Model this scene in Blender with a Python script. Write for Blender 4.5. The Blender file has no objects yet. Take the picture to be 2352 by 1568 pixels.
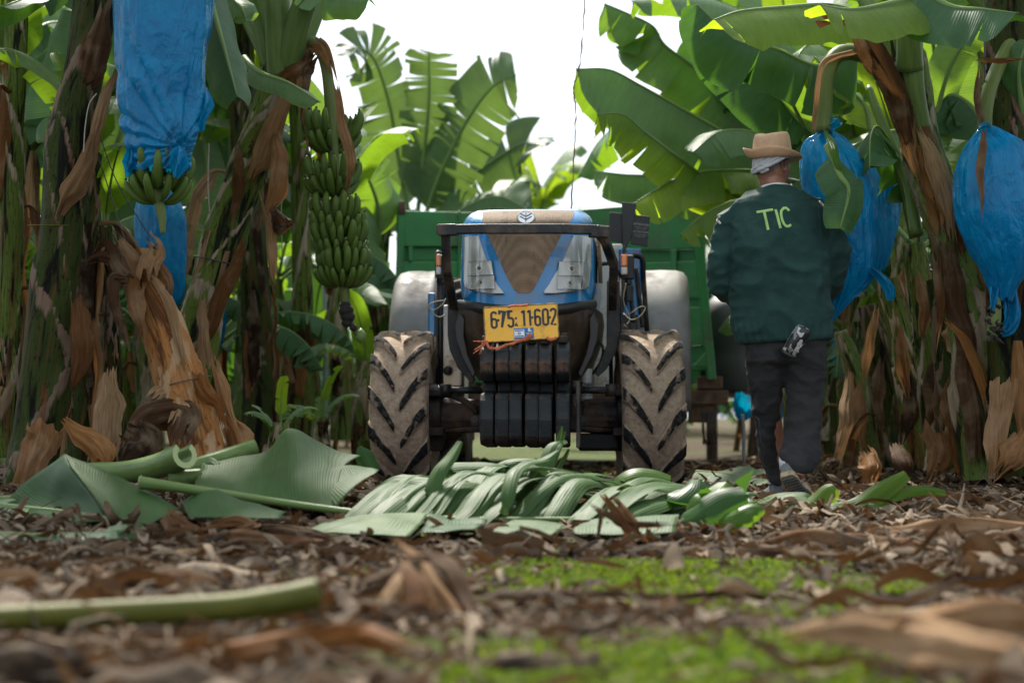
import bpy, bmesh, math, random
import numpy as np
from mathutils import Vector, Matrix, Euler, noise
from mathutils.bvhtree import BVHTree
R = math.radians
PI = math.pi
sc = bpy.context.scene
COL = sc.collection

# ------------------------------------------------------------------ camera
CAM_H = 0.42
PITCH = R(2.14)
FPX = 4573.0                     # 70 mm lens, measured on a 2352 px wide picture
cam_d = bpy.data.cameras.new('camera')
cam = bpy.data.objects.new('camera', cam_d)
COL.objects.link(cam)
cam.location = (0, 0, CAM_H)
cam.rotation_euler = (PI/2 + PITCH, 0, 0)
cam_d.sensor_width = 36
cam_d.lens = 70
cam_d.clip_end = 2000
cam_d.dof.use_dof = True
cam_d.dof.focus_distance = 9.9
cam_d.dof.aperture_fstop = 2.0
cam_d.dof.aperture_blades = 9
sc.camera = cam

# ------------------------------------------------------------------ sky, sun, exposure
SUN_EL, SUN_AZ = R(50), R(-14)   # azimuth from +Y towards +X; the sun stands behind the tractor
w = bpy.data.worlds.new('World'); sc.world = w; w.use_nodes = True
nt = w.node_tree; nt.nodes.clear()
sky = nt.nodes.new('ShaderNodeTexSky'); sky.sky_type = 'NISHITA'; sky.sun_disc = False
sky.sun_elevation = SUN_EL; sky.sun_rotation = SUN_AZ; sky.dust_density = 4.0; sky.air_density = 1.0
hs = nt.nodes.new('ShaderNodeHueSaturation'); hs.inputs['Saturation'].default_value = 0.25
mx = nt.nodes.new('ShaderNodeMix'); mx.data_type = 'RGBA'; mx.inputs[0].default_value = 0.6
mx.inputs[7].default_value = (9.2, 10.2, 11.4, 1)          # an even white cloud layer
bg = nt.nodes.new('ShaderNodeBackground'); bg.inputs['Strength'].default_value = 0.080
wo = nt.nodes.new('ShaderNodeOutputWorld')
nt.links.new(sky.outputs[0], hs.inputs['Color']); nt.links.new(hs.outputs[0], mx.inputs[6])
nt.links.new(mx.outputs[2], bg.inputs['Color']); nt.links.new(bg.outputs[0], wo.inputs[0])
sd = bpy.data.lights.new('sun', 'SUN'); sd.energy = 4.6; sd.angle = R(5); sd.color = (1.0, 0.94, 0.84)
so = bpy.data.objects.new('sun', sd); COL.objects.link(so)
sdir = Vector((math.sin(SUN_AZ)*math.cos(SUN_EL), math.cos(SUN_AZ)*math.cos(SUN_EL), math.sin(SUN_EL)))
so.rotation_euler = sdir.to_track_quat('Z', 'Y').to_euler()
so.location = (0, 0, 30)
sc.view_settings.view_transform = 'Standard'; sc.view_settings.look = 'None'
sc.view_settings.exposure = 1.08; sc.view_settings.gamma = 1.0
sc.render.engine = 'CYCLES'
sc.cycles.max_bounces = 6; sc.cycles.transparent_max_bounces = 8; sc.cycles.use_denoising = True

# ------------------------------------------------------------------ helpers
_cp, _sp = math.cos(PITCH), math.sin(PITCH)
def at(vx, vy, Y):
    """the point of the place seen at (vx, vy) of the photograph (2352 wide), Y metres away"""
    a, b = (vx-1176)/FPX, (784-vy)/FPX
    d = Vector((a, _cp - b*_sp, _sp + b*_cp))
    return Vector((0, 0, CAM_H)) + d*(Y/d.y)
def ppm(Y): return FPX/Y
def V3(*a): return Vector(a)
def lerp(a, b, t): return a + (b-a)*t
def smooth01(t):
    t = max(0., min(1., t)); return t*t*(3-2*t)
def catmull(P, n):
    """n points evenly in parameter through the control points P"""
    P = [Vector(p) for p in P]
    if len(P) == 2: return [P[0].lerp(P[1], i/(n-1)) for i in range(n)]
    Q = [P[0]*2-P[1]] + P + [P[-1]*2-P[-2]]
    out = []; m = len(P)-1
    for i in range(n):
        u = i/(n-1)*m; k = min(int(u), m-1); t = u-k
        a, b, c, d = Q[k:k+4]
        out.append(0.5*((2*b) + (c-a)*t + (2*a-5*b+4*c-d)*t*t + (3*b-a-3*c+d)*t**3))
    return out
def interp(tab, x):
    """piecewise linear through [(x, y), ...]"""
    if x <= tab[0][0]: return tab[0][1]
    for (x0, y0), (x1, y1) in zip(tab, tab[1:]):
        if x <= x1: return y0 + (y1-y0)*(x-x0)/max(1e-9, x1-x0)
    return tab[-1][1]

class MB:
    def __init__(s): s.v = []; s.f = []; s.m = []; s.uv = []; s.at = []
    def add(s, verts, faces, mat=0, uvs=None, attr=None):
        o = len(s.v); s.v += [tuple(p) for p in verts]
        s.uv += (uvs if uvs else [(0, 0)]*len(verts))
        s.at += (attr if attr else [0.0]*len(verts))
        for f in faces: s.f.append(tuple(i+o for i in f)); s.m.append(mat)
    def grid(s, rows, mat=0, closed=False, uvs=None, attr=None, flip=False):
        n, m = len(rows), len(rows[0]); F = []
        for i in range(n-1):
            for j in range(m if closed else m-1):
                q = (i*m+j, i*m+(j+1) % m, (i+1)*m+(j+1) % m, (i+1)*m+j)
                F.append(q[::-1] if flip else q)
        s.add([p for r in rows for p in r], F, mat, [u for r in uvs for u in r] if uvs else None, [a for r in attr for a in r] if attr else None)
    def box(s, c, size, rot=None, mat=0):
        hx, hy, hz = size[0]/2, size[1]/2, size[2]/2
        P = [Vector((x, y, z)) for x in (-hx, hx) for y in (-hy, hy) for z in (-hz, hz)]
        M = Euler(rot).to_matrix() if rot else Matrix.Identity(3)
        s.add([M @ p + Vector(c) for p in P], [(0, 1, 3, 2), (4, 6, 7, 5), (0, 4, 5, 1), (2, 3, 7, 6), (0, 2, 6, 4), (1, 5, 7, 3)], mat)
    def prism(s, poly, d, mat=0):
        """closed polygon (list of Vector) extruded by vector d"""
        n = len(poly); d = Vector(d); P = [Vector(p) for p in poly]; Q = [p+d for p in P]
        s.add(P+Q, [tuple(range(n))[::-1], tuple(range(n, 2*n))] + [(i, (i+1) % n, n+(i+1) % n, n+i) for i in range(n)], mat)
    def tube(s, pts, rad, seg=8, mat=0, cap=True, flat=1.0, up=None, uvlen=True):
        pts = [Vector(p) for p in pts]; n = len(pts)
        if not hasattr(rad, '__len__'): rad = [rad]*n
        ref = Vector(up) if up else Vector((0.3, 0.1, 1)).normalized()
        rows = []; uvs = []; L = 0; prev = None
        for i, p in enumerate(pts):
            t = (pts[min(i+1, n-1)] - pts[max(i-1, 0)])
            t = t.normalized() if t.length > 1e-9 else Vector((0, 0, 1))
            if prev is None:
                a = t.cross(ref)
                if a.length < 1e-3: a = t.cross(Vector((1, 0, 0)))
            else: a = prev - t*prev.dot(t)
            a.normalize(); prev = a; b = t.cross(a)
            if i: L += (p-pts[i-1]).length
            rows.append([p + (a*math.cos(2*PI*k/seg) + b*math.sin(2*PI*k/seg)*flat)*rad[i] for k in range(seg)])
            uvs.append([(k/seg, L) for k in range(seg)])
        o = len(s.v); s.grid(rows, mat, closed=True, uvs=uvs)
        if cap:
            s.f.append(tuple(o+k for k in range(seg))[::-1]); s.m.append(mat)
            s.f.append(tuple(o+(n-1)*seg+k for k in range(seg))); s.m.append(mat)
    def lathe(s, prof, origin, axis='x', seg=32, mat=0, closed=False):
        """prof: [(along axis, radius)]"""
        rows = []
        for a, r in prof:
            row = []
            for k in range(seg):
                c, q = math.cos(2*PI*k/seg)*r, math.sin(2*PI*k/seg)*r
                p = {'x': (a, c, q), 'y': (q, a, c), 'z': (c, q, a)}[axis]
                row.append(Vector(p)+Vector(origin))
            rows.append(row)
        s.grid(rows, mat, closed=True)
        if not closed:
            o = len(s.v)-len(rows)*seg
            s.f.append(tuple(o+k for k in range(seg))[::-1]); s.m.append(mat)
            s.f.append(tuple(o+(len(rows)-1)*seg+k for k in range(seg))); s.m.append(mat)
    def mesh(s, name, mats, smooth=True):
        me = bpy.data.meshes.new(name); me.from_pydata(s.v, [], s.f)
        for m in mats: me.materials.append(m)
        if len(s.f):
            me.polygons.foreach_set('material_index', s.m)
            me.polygons.foreach_set('use_smooth', [smooth]*len(s.f))
            ul = me.uv_layers.new(name='UVMap'); li = np.empty(len(me.loops), dtype=np.int32)
            me.loops.foreach_get('vertex_index', li)
            ul.data.foreach_set('uv', np.array(s.uv, dtype=np.float32)[li].ravel())
            if any(s.at):
                a = me.attributes.new('wear', 'FLOAT', 'POINT'); a.data.foreach_set('value', s.at)
        me.update()
        return me
    def build(s, name, mats, parent=None, smooth=True, bevel=0, sharp=None):
        if not isinstance(mats, (list, tuple)): mats = [mats]
        ob = link(name, s.mesh(name, mats, smooth), parent)
        if bevel:
            b = ob.modifiers.new('bevel', 'BEVEL'); b.width = bevel; b.segments = 2; b.limit_method = 'ANGLE'; b.angle_limit = R(40)
        if smooth and sharp is not None: sharpen(ob.data, sharp)
        return ob
def sharpen(me, deg):
    bm = bmesh.new(); bm.from_mesh(me)
    for e in bm.edges:
        if len(e.link_faces) == 2 and e.calc_face_angle(0) > R(deg): e.smooth = False
    bm.to_mesh(me); bm.free()
def link(name, data, parent=None):
    o = bpy.data.objects.new(name, data); COL.objects.link(o)
    if parent is not None: o.parent = parent
    return o
def tag(o, label=None, cat=None, group=None, kind=None):
    if label: o['label'] = label
    if cat: o['category'] = cat
    if group: o['group'] = group
    if kind: o['kind'] = kind
    return o
def thing(name, label, cat, loc=(0, 0, 0), rz=0, group=None):
    o = bpy.data.objects.new(name, None); COL.objects.link(o); o.empty_display_size = .1
    o.location = loc; o.rotation_euler = (0, 0, rz)
    return tag(o, label, cat, group)
def evaluated_mesh(o):
    dg = bpy.context.evaluated_depsgraph_get(); dg.update()
    me = bpy.data.meshes.new_from_object(o.evaluated_get(dg))
    return me
def remeshed(mb, voxel, smooth_it=4, fac=0.6):
    """one continuous skin over overlapping closed shapes"""
    o = link('tmp', mb.mesh('tmp', []))
    m = o.modifiers.new('r', 'REMESH'); m.mode = 'VOXEL'; m.voxel_size = voxel
    if smooth_it:
        q = o.modifiers.new('s', 'SMOOTH'); q.iterations = smooth_it; q.factor = fac
    me = evaluated_mesh(o)
    bpy.data.objects.remove(o)
    return me
def text_mesh(body, size, extrude=0.001, align='CENTER', offset=0.0, spacing=1.0):
    c = bpy.data.curves.new('text', 'FONT'); c.body = body; c.size = size; c.extrude = extrude
    c.align_x = align; c.align_y = 'CENTER'; c.offset = offset; c.space_character = spacing; c.resolution_u = 3
    o = bpy.data.objects.new('text', c); COL.objects.link(o)
    me = evaluated_mesh(o); bpy.data.objects.remove(o)
    return me
def text_ob(name, body, size, mat, M, parent=None, extrude=0.001, sx=1.0, offset=0.0, spacing=1.0):
    me = text_mesh(body, size, extrude, offset=offset, spacing=spacing)
    me.transform(M @ Matrix.Diagonal((sx, 1, 1, 1)))
    me.materials.clear(); me.materials.append(mat)
    return link(name, me, parent)

# ------------------------------------------------------------------ materials
class NM:
    """small node-graph writer"""
    def __init__(s, name):
        s.mat = bpy.data.materials.new(name); s.mat.use_nodes = True
        s.t = s.mat.node_tree; s.t.nodes.clear()
        s.out = s.n('ShaderNodeOutputMaterial')
    def n(s, typ, **kw):
        x = s.t.nodes.new(typ)
        for k, v in kw.items(): setattr(x, k, v)
        return x
    def set(s, sock, v):
        if isinstance(v, bpy.types.NodeSocket): s.t.links.new(v, sock)
        elif isinstance(v, (tuple, list)) and len(v) == 3 and sock.type == 'RGBA': sock.default_value = (*v, 1)
        else: sock.default_value = v
    def coord(s, which='Object', scale=(1, 1, 1), loc=(0, 0, 0)):
        c = s.n('ShaderNodeTexCoord'); m = s.n('ShaderNodeMapping')
        m.inputs['Scale'].default_value = scale; m.inputs['Location'].default_value = loc
        s.t.links.new(c.outputs[which], m.inputs['Vector']); return m.outputs[0]
    def noise(s, vec, scale=5, detail=4, rough=.55, dist=0):
        x = s.n('ShaderNodeTexNoise'); x.inputs['Scale'].default_value = scale; x.inputs['Detail'].default_value = detail
        x.inputs['Roughness'].default_value = rough; x.inputs['Distortion'].default_value = dist
        s.set(x.inputs['Vector'], vec); return x.outputs['Fac']
    def ramp(s, fac, stops):
        x = s.n('ShaderNodeValToRGB'); e = x.color_ramp.elements
        while len(e) < len(stops): e.new(.5)
        for k, (p, c) in zip(e, stops):
            k.position = p; k.color = (c, c, c, 1) if not hasattr(c, '__len__') else (*c, 1)
        s.set(x.inputs[0], fac); return x.outputs[0]
    def mix(s, fac, a, b, mode='MIX'):
        x = s.n('ShaderNodeMix', data_type='RGBA', blend_type=mode)
        s.set(x.inputs[0], fac); s.set(x.inputs[6], a); s.set(x.inputs[7], b); return x.outputs[2]
    def math(s, op, a, b=0.0, c=0.0):
        x = s.n('ShaderNodeMath', operation=op)
        s.set(x.inputs[0], a); s.set(x.inputs[1], b)
        if op in ('MULTIPLY_ADD',): s.set(x.inputs[2], c)
        return x.outputs[0]
    def bump(s, h, strength=.3, dist=.01, normal=None):
        x = s.n('ShaderNodeBump'); x.inputs['Strength'].default_value = strength; x.inputs['Distance'].default_value = dist
        s.set(x.inputs['Height'], h)
        if normal is not None: s.set(x.inputs['Normal'], normal)
        return x.outputs[0]
    def bsdf(s, color, rough=.5, metal=0, spec=.5, normal=None, coat=0, **kw):
        x = s.n('ShaderNodeBsdfPrincipled')
        s.set(x.inputs['Base Color'], color); s.set(x.inputs['Roughness'], rough); s.set(x.inputs['Metallic'], metal)
        s.set(x.inputs['Specular IOR Level'], spec); s.set(x.inputs['Coat Weight'], coat)
        if normal is not None: s.set(x.inputs['Normal'], normal)
        for k, v in kw.items(): s.set(x.inputs[k], v)
        return x.outputs[0]
    def shader_mix(s, fac, a, b):
        x = s.n('ShaderNodeMixShader'); s.set(x.inputs[0], fac); s.set(x.inputs[1], a); s.set(x.inputs[2], b); return x.outputs[0]
    def rand(s): return s.n('ShaderNodeObjectInfo').outputs['Random']
    def island(s): return s.n('ShaderNodeNewGeometry').outputs['Random Per Island']
    def backfacing(s): return s.n('ShaderNodeNewGeometry').outputs['Backfacing']
    def attr(s, name): return s.n('ShaderNodeAttribute', attribute_name=name).outputs['Fac']
    def done(s, shader):
        s.t.links.new(shader, s.out.inputs[0]); return s.mat

def simple(name, col, rough=.5, metal=0, nscale=8, var=.35, bump=.15, coat=0, spec=.5, dirt=None, dirt_amt=.5, dscale=3, bdist=.004):
    """paint / metal / plastic with uneven tone, dirt and a fine bump"""
    g = NM(name); v = g.coord('Object')
    a = g.noise(v, nscale, 5, .6)
    c = g.mix(g.ramp(a, [(.3, 0.), (.75, 1.)]), tuple(x*(1-var) for x in col), tuple(min(1, x*(1+var*.6)) for x in col))
    rr = rough
    if dirt:
        d = g.noise(v, dscale, 7, .68)
        f = g.ramp(d, [(.62-dirt_amt*.35, 0.), (.78-dirt_amt*.2, 1.)])
        c = g.mix(f, c, dirt); rr = g.math('ADD', g.math('MULTIPLY', f, .35), rough)
    return g.done(g.bsdf(c, rr, metal, spec, g.bump(g.noise(v, nscale*9, 3), bump, bdist), coat))

def leaf_material(name, top, under, trans, tfac=.45, rough=.42, brown=.0, vein=70.0, edge=(.35, .25, .08)):
    g = NM(name)
    c = g.n('ShaderNodeTexCoord'); sx = g.n('ShaderNodeSeparateXYZ'); g.t.links.new(c.outputs['UV'], sx.inputs[0])
    u, v = sx.outputs[0], sx.outputs[1]
    wv = g.math('SINE', g.math('MULTIPLY', v, vein*6.283))
    ns = g.noise(g.coord('UV', (3, 26, 1)), 1.0, 4, .6)
    nb = g.noise(g.coord('UV', (5, 3.2, 1)), 1.0, 3, .5)
    rnd = g.rand()
    shade = g.math('ADD', g.math('MULTIPLY', ns, .55), g.math('MULTIPLY', nb, .45))
    f = g.ramp(shade, [(.32, 0.), (.7, 1.)])
    topc = g.mix(f, tuple(x*.62 for x in top), tuple(x*1.25 for x in top))
    topc = g.mix(g.math('MULTIPLY', rnd, .45), topc, (top[0]*1.7, top[1]*1.25, top[2]*.7))
    unc = g.mix(f, tuple(x*.78 for x in under), tuple(x*1.15 for x in under))
    col = g.mix(g.backfacing(), topc, unc)
    au = g.math('ABSOLUTE', g.math('SUBTRACT', g.math('MULTIPLY', u, 2.0), 1.0))
    edn = g.math('ADD', au, g.math('MULTIPLY', g.noise(g.coord('UV', (2, 9, 1)), 2.0, 5, .7), .22))
    ef = g.ramp(edn, [(1.03-brown*.3, 0.), (1.10-brown*.3, 1.)])
    col = g.mix(ef, col, edge)
    nrm = g.bump(g.math('ADD', g.math('MULTIPLY', wv, .22), g.math('MULTIPLY', ns, 1.6)), .4, .004)
    col = g.mix(g.math('MULTIPLY', g.ramp(wv, [(.55, 0.), (1., 1.)]), .12), col, (.02, .05, .012))
    p = g.bsdf(col, g.math('ADD', g.math('MULTIPLY', nb, .25), rough-.12), 0, .2, nrm)
    t = g.n('ShaderNodeBsdfTranslucent')
    tc = g.mix(f, tuple(x*.7 for x in trans), trans); tc = g.mix(ef, tc, edge)
    g.set(t.inputs[0], tc); g.set(t.inputs[1], nrm)
    return g.done(g.shader_mix(tfac, p, t.outputs[0]))

def dry_material(name, a, b, c3, tfac=.2, per='island', rough=.7):
    g = NM(name)
    st = g.noise(g.coord('UV', (9, 2.2, 1)), 1.6, 5, .62)
    st2 = g.noise(g.coord('UV', (46, 2.5, 1)), 1.0, 2, .5)
    bl = g.noise(g.coord('Object'), 5.5, 4, .6)
    rnd = g.island() if per == 'island' else g.rand()
    base = g.ramp(rnd, [(0, a), (.45, b), (.8, c3), (1, tuple(x*.45 for x in a))])
    col = g.mix(g.ramp(st, [(.3, 0.), (.72, 1.)]), g.mix(1.0, base, (.36, .34, .33), 'MULTIPLY'), base)
    col = g.mix(g.ramp(bl, [(.48, 0.), (.75, .5)]), col, (.38, .28, .18))
    col = g.mix(g.math('MULTIPLY', st2, .35), col, tuple(x*.5 for x in a))
    nrm = g.bump(g.math('ADD', st, g.math('MULTIPLY', st2, .6)), .6, .006)
    p = g.bsdf(col, rough, 0, .05, nrm)
    t = g.n('ShaderNodeBsdfTranslucent'); g.set(t.inputs[0], g.mix(.5, col, (.45, .2, .06))); g.set(t.inputs[1], nrm)
    return g.done(g.shader_mix(tfac, p, t.outputs[0]))

def trunk_material(name, green, brown, dark, pale, gfac=.5):
    """fibrous pseudostem: green skin, brown and black rot, pale papery sheath edges"""
    g = NM(name); rnd = g.rand()
    off = g.n('ShaderNodeCombineXYZ'); g.set(off.inputs[1], g.math('MULTIPLY', rnd, 31.0))
    def co(scale):
        c = g.n('ShaderNodeTexCoord'); ad = g.n('ShaderNodeVectorMath', operation='ADD')
        g.t.links.new(c.outputs['UV'], ad.inputs[0]); g.t.links.new(off.outputs[0], ad.inputs[1])
        m = g.n('ShaderNodeMapping'); m.inputs['Scale'].default_value = scale
        g.t.links.new(ad.outputs[0], m.inputs[0]); return m.outputs[0]
    a = g.noise(co((4.5, .9, 1)), 1.9, 6, .62, .8); b = g.noise(co((5.5, 1.2, 1)), 1.7, 7, .66, .6); fine = g.noise(co((70, 2.6, 1)), 1.0, 3, .6)
    spots = g.noise(co((22, 9, 1)), 1.8, 5, .72)
    c = g.mix(g.ramp(a, [(gfac-.07, 0.), (gfac+.05, 1.)]), green, brown)
    c = g.mix(g.ramp(b, [(.50, 0.), (.58, .95)]), c, dark)
    c = g.mix(g.ramp(spots, [(.56, 0.), (.63, .85)]), c, dark)
    wv = g.attr('wear')
    wf = g.ramp(g.math('ADD', wv, g.math('MULTIPLY', g.math('SUBTRACT', b, .5), 1.7)), [(.50, 0.), (.66, 1.)])
    pc = g.mix(fine, tuple(x*.45 for x in pale), pale); pc = g.mix(g.ramp(a, [(.48, 0.), (.6, .7)]), pc, brown)
    c = g.mix(wf, c, pc)
    c = g.mix(g.math('MULTIPLY', g.ramp(fine, [(.45, 0.), (.7, 1.)]), .38), c, (.008, .006, .004))
    nrm = g.bump(g.math('ADD', g.math('MULTIPLY', fine, .7), a), .4, .012)
    rg = g.math('ADD', g.math('MULTIPLY', b, .35), .42)
    return g.done(g.bsdf(c, rg, 0, .07, nrm))

M = {}
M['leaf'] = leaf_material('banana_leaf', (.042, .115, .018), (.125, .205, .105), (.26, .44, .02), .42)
M['leaf_far'] = leaf_material('leaf_backlit_far', (.045, .10, .028), (.075, .135, .055), (.13, .21, .035), .38, .45, .06)
M['leaf_glow'] = leaf_material('banana_leaf_sun_glow', (.05, .13, .014), (.10, .18, .05), (.50, .66, .02), .55, .45, .06)  # leaf copy with sun glow from behind put into its translucent colour
M['leaf_dark'] = leaf_material('banana_leaf_dark_shaded', (.022, .074, .020), (.048, .115, .048), (.11, .26, .02), .34)  # darker leaf copy; on shaded leaves the shade sits in its colour
M['leaf_fresh'] = leaf_material('fresh_leaf_pale', (.03, .075, .018), (.118, .172, .090), (.12, .22, .03), .16, .58, .05, 75)
M['leaf_ragged'] = leaf_material('ragged_leaf', (.06, .14, .016), (.09, .18, .045), (.34, .48, .02), .5, .45, .10)
M['dry'] = dry_material('dry_leaf', (.26, .125, .048), (.46, .30, .165), (.12, .052, .02), .22, 'rand')
M['dry_litter'] = dry_material('dry_litter', (.026, .018, .012), (.105, .072, .047), (.46, .365, .265), .08)
M['dry_dark'] = dry_material('dry_leaf_dark', (.05, .026, .014), (.11, .062, .034), (.022, .013, .008), .15, 'rand')
M['dry_orange'] = dry_material('dry_sheath', (.34, .15, .045), (.42, .23, .10), (.22, .085, .022), .28, 'rand', .55)
M['trunk'] = trunk_material('pseudostem', (.085, .115, .022), (.13, .052, .018), (.006, .005, .004), (.46, .34, .23), .60)
M['trunk_mottled'] = trunk_material('pseudostem_mottled', (.085, .125, .022), (.10, .062, .020), (.005, .005, .004), (.42, .33, .25), .60)
M['trunk_green'] = trunk_material('pseudostem_green', (.115, .17, .04), (.14, .09, .03), (.014, .012, .007), (.42, .34, .25), .62)
M['trunk_dark'] = trunk_material('pseudostem_dark', (.028, .040, .008), (.085, .030, .010), (.002, .002, .002), (.20, .14, .10), .60)
M['stump'] = trunk_material('dry_stump', (.25, .125, .048), (.33, .14, .04), (.09, .035, .012), (.48, .32, .18), .5)
def stem_mat(name, c1, c2, rough=.4):
    g = NM(name)
    a = g.noise(g.coord('UV', (14, 3, 1)), 1.2, 4, .6); b = g.noise(g.coord('Object'), 28, 4, .7)
    c = g.mix(g.ramp(a, [(.3, 0.), (.7, 1.)]), c1, c2); c = g.mix(g.ramp(b, [(.68, 0.), (.76, .7)]), c, (.06, .045, .025))
    return g.done(g.bsdf(c, rough, 0, .18, g.bump(a, .3, .006)))
M['midrib'] = stem_mat('leaf_midrib', (.09, .155, .04), (.16, .23, .075))
M['petiole'] = stem_mat('petiole', (.07, .12, .03), (.13, .19, .06))
M['petiole_old'] = stem_mat('old_petiole', (.048, .052, .005), (.10, .10, .014), .6)
M['petiole_cut'] = stem_mat('cut_petiole_face', (.26, .32, .13), (.38, .42, .22), .6)
M['banana'] = stem_mat('green_banana', (.042, .080, .012), (.085, .135, .024), .42)
M['stalk'] = stem_mat('bunch_stalk', (.075, .11, .03), (.13, .16, .05), .5)
M['black_rot'] = simple('withered_black', (.02, .016, .012), .9, 0, 14, .6, .5)
M['string'] = simple('twine', (.36, .33, .25), .8, 0, 20, .3, .2)
M['wire'] = simple('dark_wire', (.05, .05, .05), .6, 0, 20, .3, .2)
M['rust_wire'] = simple('rusty_wire', (.16, .09, .06), .8, 0, 20, .3, .2)
M['galv'] = simple('galvanised_post', (.30, .33, .36), .5, .6, 12, .3, .2)

def bag_material():
    g = NM('blue_bag_film'); v = g.coord('UV', (7, 2.6, 1)); o = g.coord('Object')
    f1 = g.noise(v, 1.6, 3, .5, .9); f2 = g.noise(g.coord('UV', (26, 4, 1)), 1.4, 3, .6, .4)
    f3 = g.noise(o, 9, 4, .65, .8); sp = g.noise(o, 38, 2, .5)
    h = g.math('ADD', g.math('ADD', f1, g.math('MULTIPLY', f2, .35)), g.math('MULTIPLY', f3, .35))
    nrm = g.bump(h, .7, .05)
    c = g.mix(g.ramp(f3, [(.35, 0.), (.7, 1.)]), (.0002, .135, .325), (.0008, .235, .485))
    c = g.mix(g.ramp(sp, [(.745, 0.), (.765, 1.)]), c, (.01, .012, .015))
    p = g.bsdf(c, .13, 0, .2, nrm, .22, **{'Coat Roughness': .04})
    t = g.n('ShaderNodeBsdfTranslucent'); g.set(t.inputs[0], (.0006, .42, .62)); g.set(t.inputs[1], nrm)
    return g.done(g.shader_mix(.34, p, t.outputs[0]))
M['bag'] = bag_material()
M['bag_thin'] = M['bag']
# ================================================================== tractor
M['blue'] = simple('blue_paint', (.001, .175, .45), .25, 0, 5, .2, .05, .6, .5, (.16, .13, .10), .28, 4)
M['blue_dusty'] = simple('blue_paint_dusty', (.02, .11, .30), .45, 0, 5, .3, .1, .2, .5, (.22, .19, .16), .55, 4)
M['black_steel'] = simple('black_steel', (.013, .015, .017), .42, 0, 9, .4, .25, .05, .35, (.12, .09, .07), .42, 6)
M['black_plastic'] = simple('black_plastic', (.02, .021, .022), .5, 0, 8, .3, .2)
M['shroud'] = simple('brown_shroud', (.042, .029, .019), .4, 0, 4, .35, .12, 0, .3, (.12, .085, .055), .4, 3)
M['shroud_edge'] = simple('shroud_edge', (.016, .015, .014), .4, 0, 4, .3, .15)
M['weight'] = simple('cast_weight', (.013, .016, .018), .45, 0, 8, .5, .45, .0, .3, (.16, .085, .05), .24, 7)
M['weight_top'] = simple('cast_weight_dusty', (.075, .055, .042), .75, 0, 12, .5, .5, 0, .4, (.03, .025, .022), .5, 9)
M['axle'] = simple('axle_casting', (.014, .014, .015), .5, 0, 7, .5, .5, .0, .25, (.14, .085, .055), .5, 5)
M['fender'] = simple('fender_grey', (.17, .165, .16), .5, 0, 5, .35, .12, .1, .5, (.10, .085, .075), .5, 3.2)
M['cream'] = simple('cream_paint', (.85, .83, .77), .5, 0, 5, .15, .1, 0, .5, (.25, .13, .06), .28, 9)
M['headlight'] = simple('headlight_housing', (.55, .55, .54), .35, .0, 3, .18, .03, .5, .5)
M['chrome'] = simple('chrome', (.86, .83, .76), .22, .45, 26, .10, .4, .8, .5, None, 0, 3, .012)
M['emblem'] = simple('emblem_silver', (.75, .75, .75), .25, .9, 30, .2, .2, .5)
M['emblem_dark'] = simple('emblem_line', (.10, .10, .10), .4)
M['lamp'] = simple('lamp_reflector', (.95, .93, .87), .25, .12, 40, .12, .6, .6, .5, None, 0, 3, .008)
M['orange_lens'] = simple('orange_lens', (.85, .22, .02), .2, 0, 6, .15, .05, 1)
M['clear_lens'] = simple('clear_lens', (.62, .55, .50), .25, 0, 6, .15, .05, 1)
M['yellow'] = simple('plate_yellow', (.90, .46, .006), .38, 0, 6, .12, .04, .3, .5, (.45, .22, .04), .25, 12)
M['plate_black'] = simple('plate_black', (.018, .02, .025), .5)
M['plate_white'] = simple('plate_white', (.78, .78, .76), .5)
M['plate_blue'] = simple('plate_blue', (.008, .12, .38), .45)
M['plate_rim'] = simple('plate_rim', (.55, .34, .08), .6, 0, 30, .6, .3, 0, .5, (.06, .04, .03), .7, 25)
M['twine'] = simple('orange_twine', (.62, .17, .07), .85, 0, 60, .35, .6)
M['trailer'] = simple('trailer_green', (.028, .22, .058), .42, 0, 2.2, .3, .1, .1, .5, (.065, .075, .04), .38, 2.6)
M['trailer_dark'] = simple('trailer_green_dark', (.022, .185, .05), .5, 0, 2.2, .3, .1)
M['rust'] = simple('rusty_steel', (.15, .085, .06), .8, 0, 9, .5, .4, 0, .3, (.05, .03, .025), .5, 6)
M['grey_tank'] = simple('dark_grey_plastic', (.045, .048, .05), .5, 0, 3, .3, .1)
def grille_mat():
    g = NM('grille_mesh'); v = g.coord('Object')
    vo = g.n('ShaderNodeTexVoronoi'); vo.inputs['Scale'].default_value = 120; vo.inputs['Randomness'].default_value = .12
    g.set(vo.inputs['Vector'], v)
    hole = g.ramp(vo.outputs['Distance'], [(.30, 1.), (.46, 0.)])
    d = g.noise(g.coord('Object', (7, 1, 1.6)), 1.7, 5, .6); e = g.noise(v, 7, 5, .6)
    c = g.mix(g.ramp(e, [(.3, 0.), (.7, 1.)]), (.17, .115, .075), (.29, .21, .145))
    c = g.mix(g.ramp(d, [(.60, 0.), (.72, .8)]), c, (.06, .05, .042))
    c = g.mix(g.math('MULTIPLY', hole, .42), c, (.03, .02, .014))
    return g.done(g.bsdf(c, .8, 0, .3, g.bump(hole, .5, .004)))
M['grille'] = grille_mat()
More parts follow.
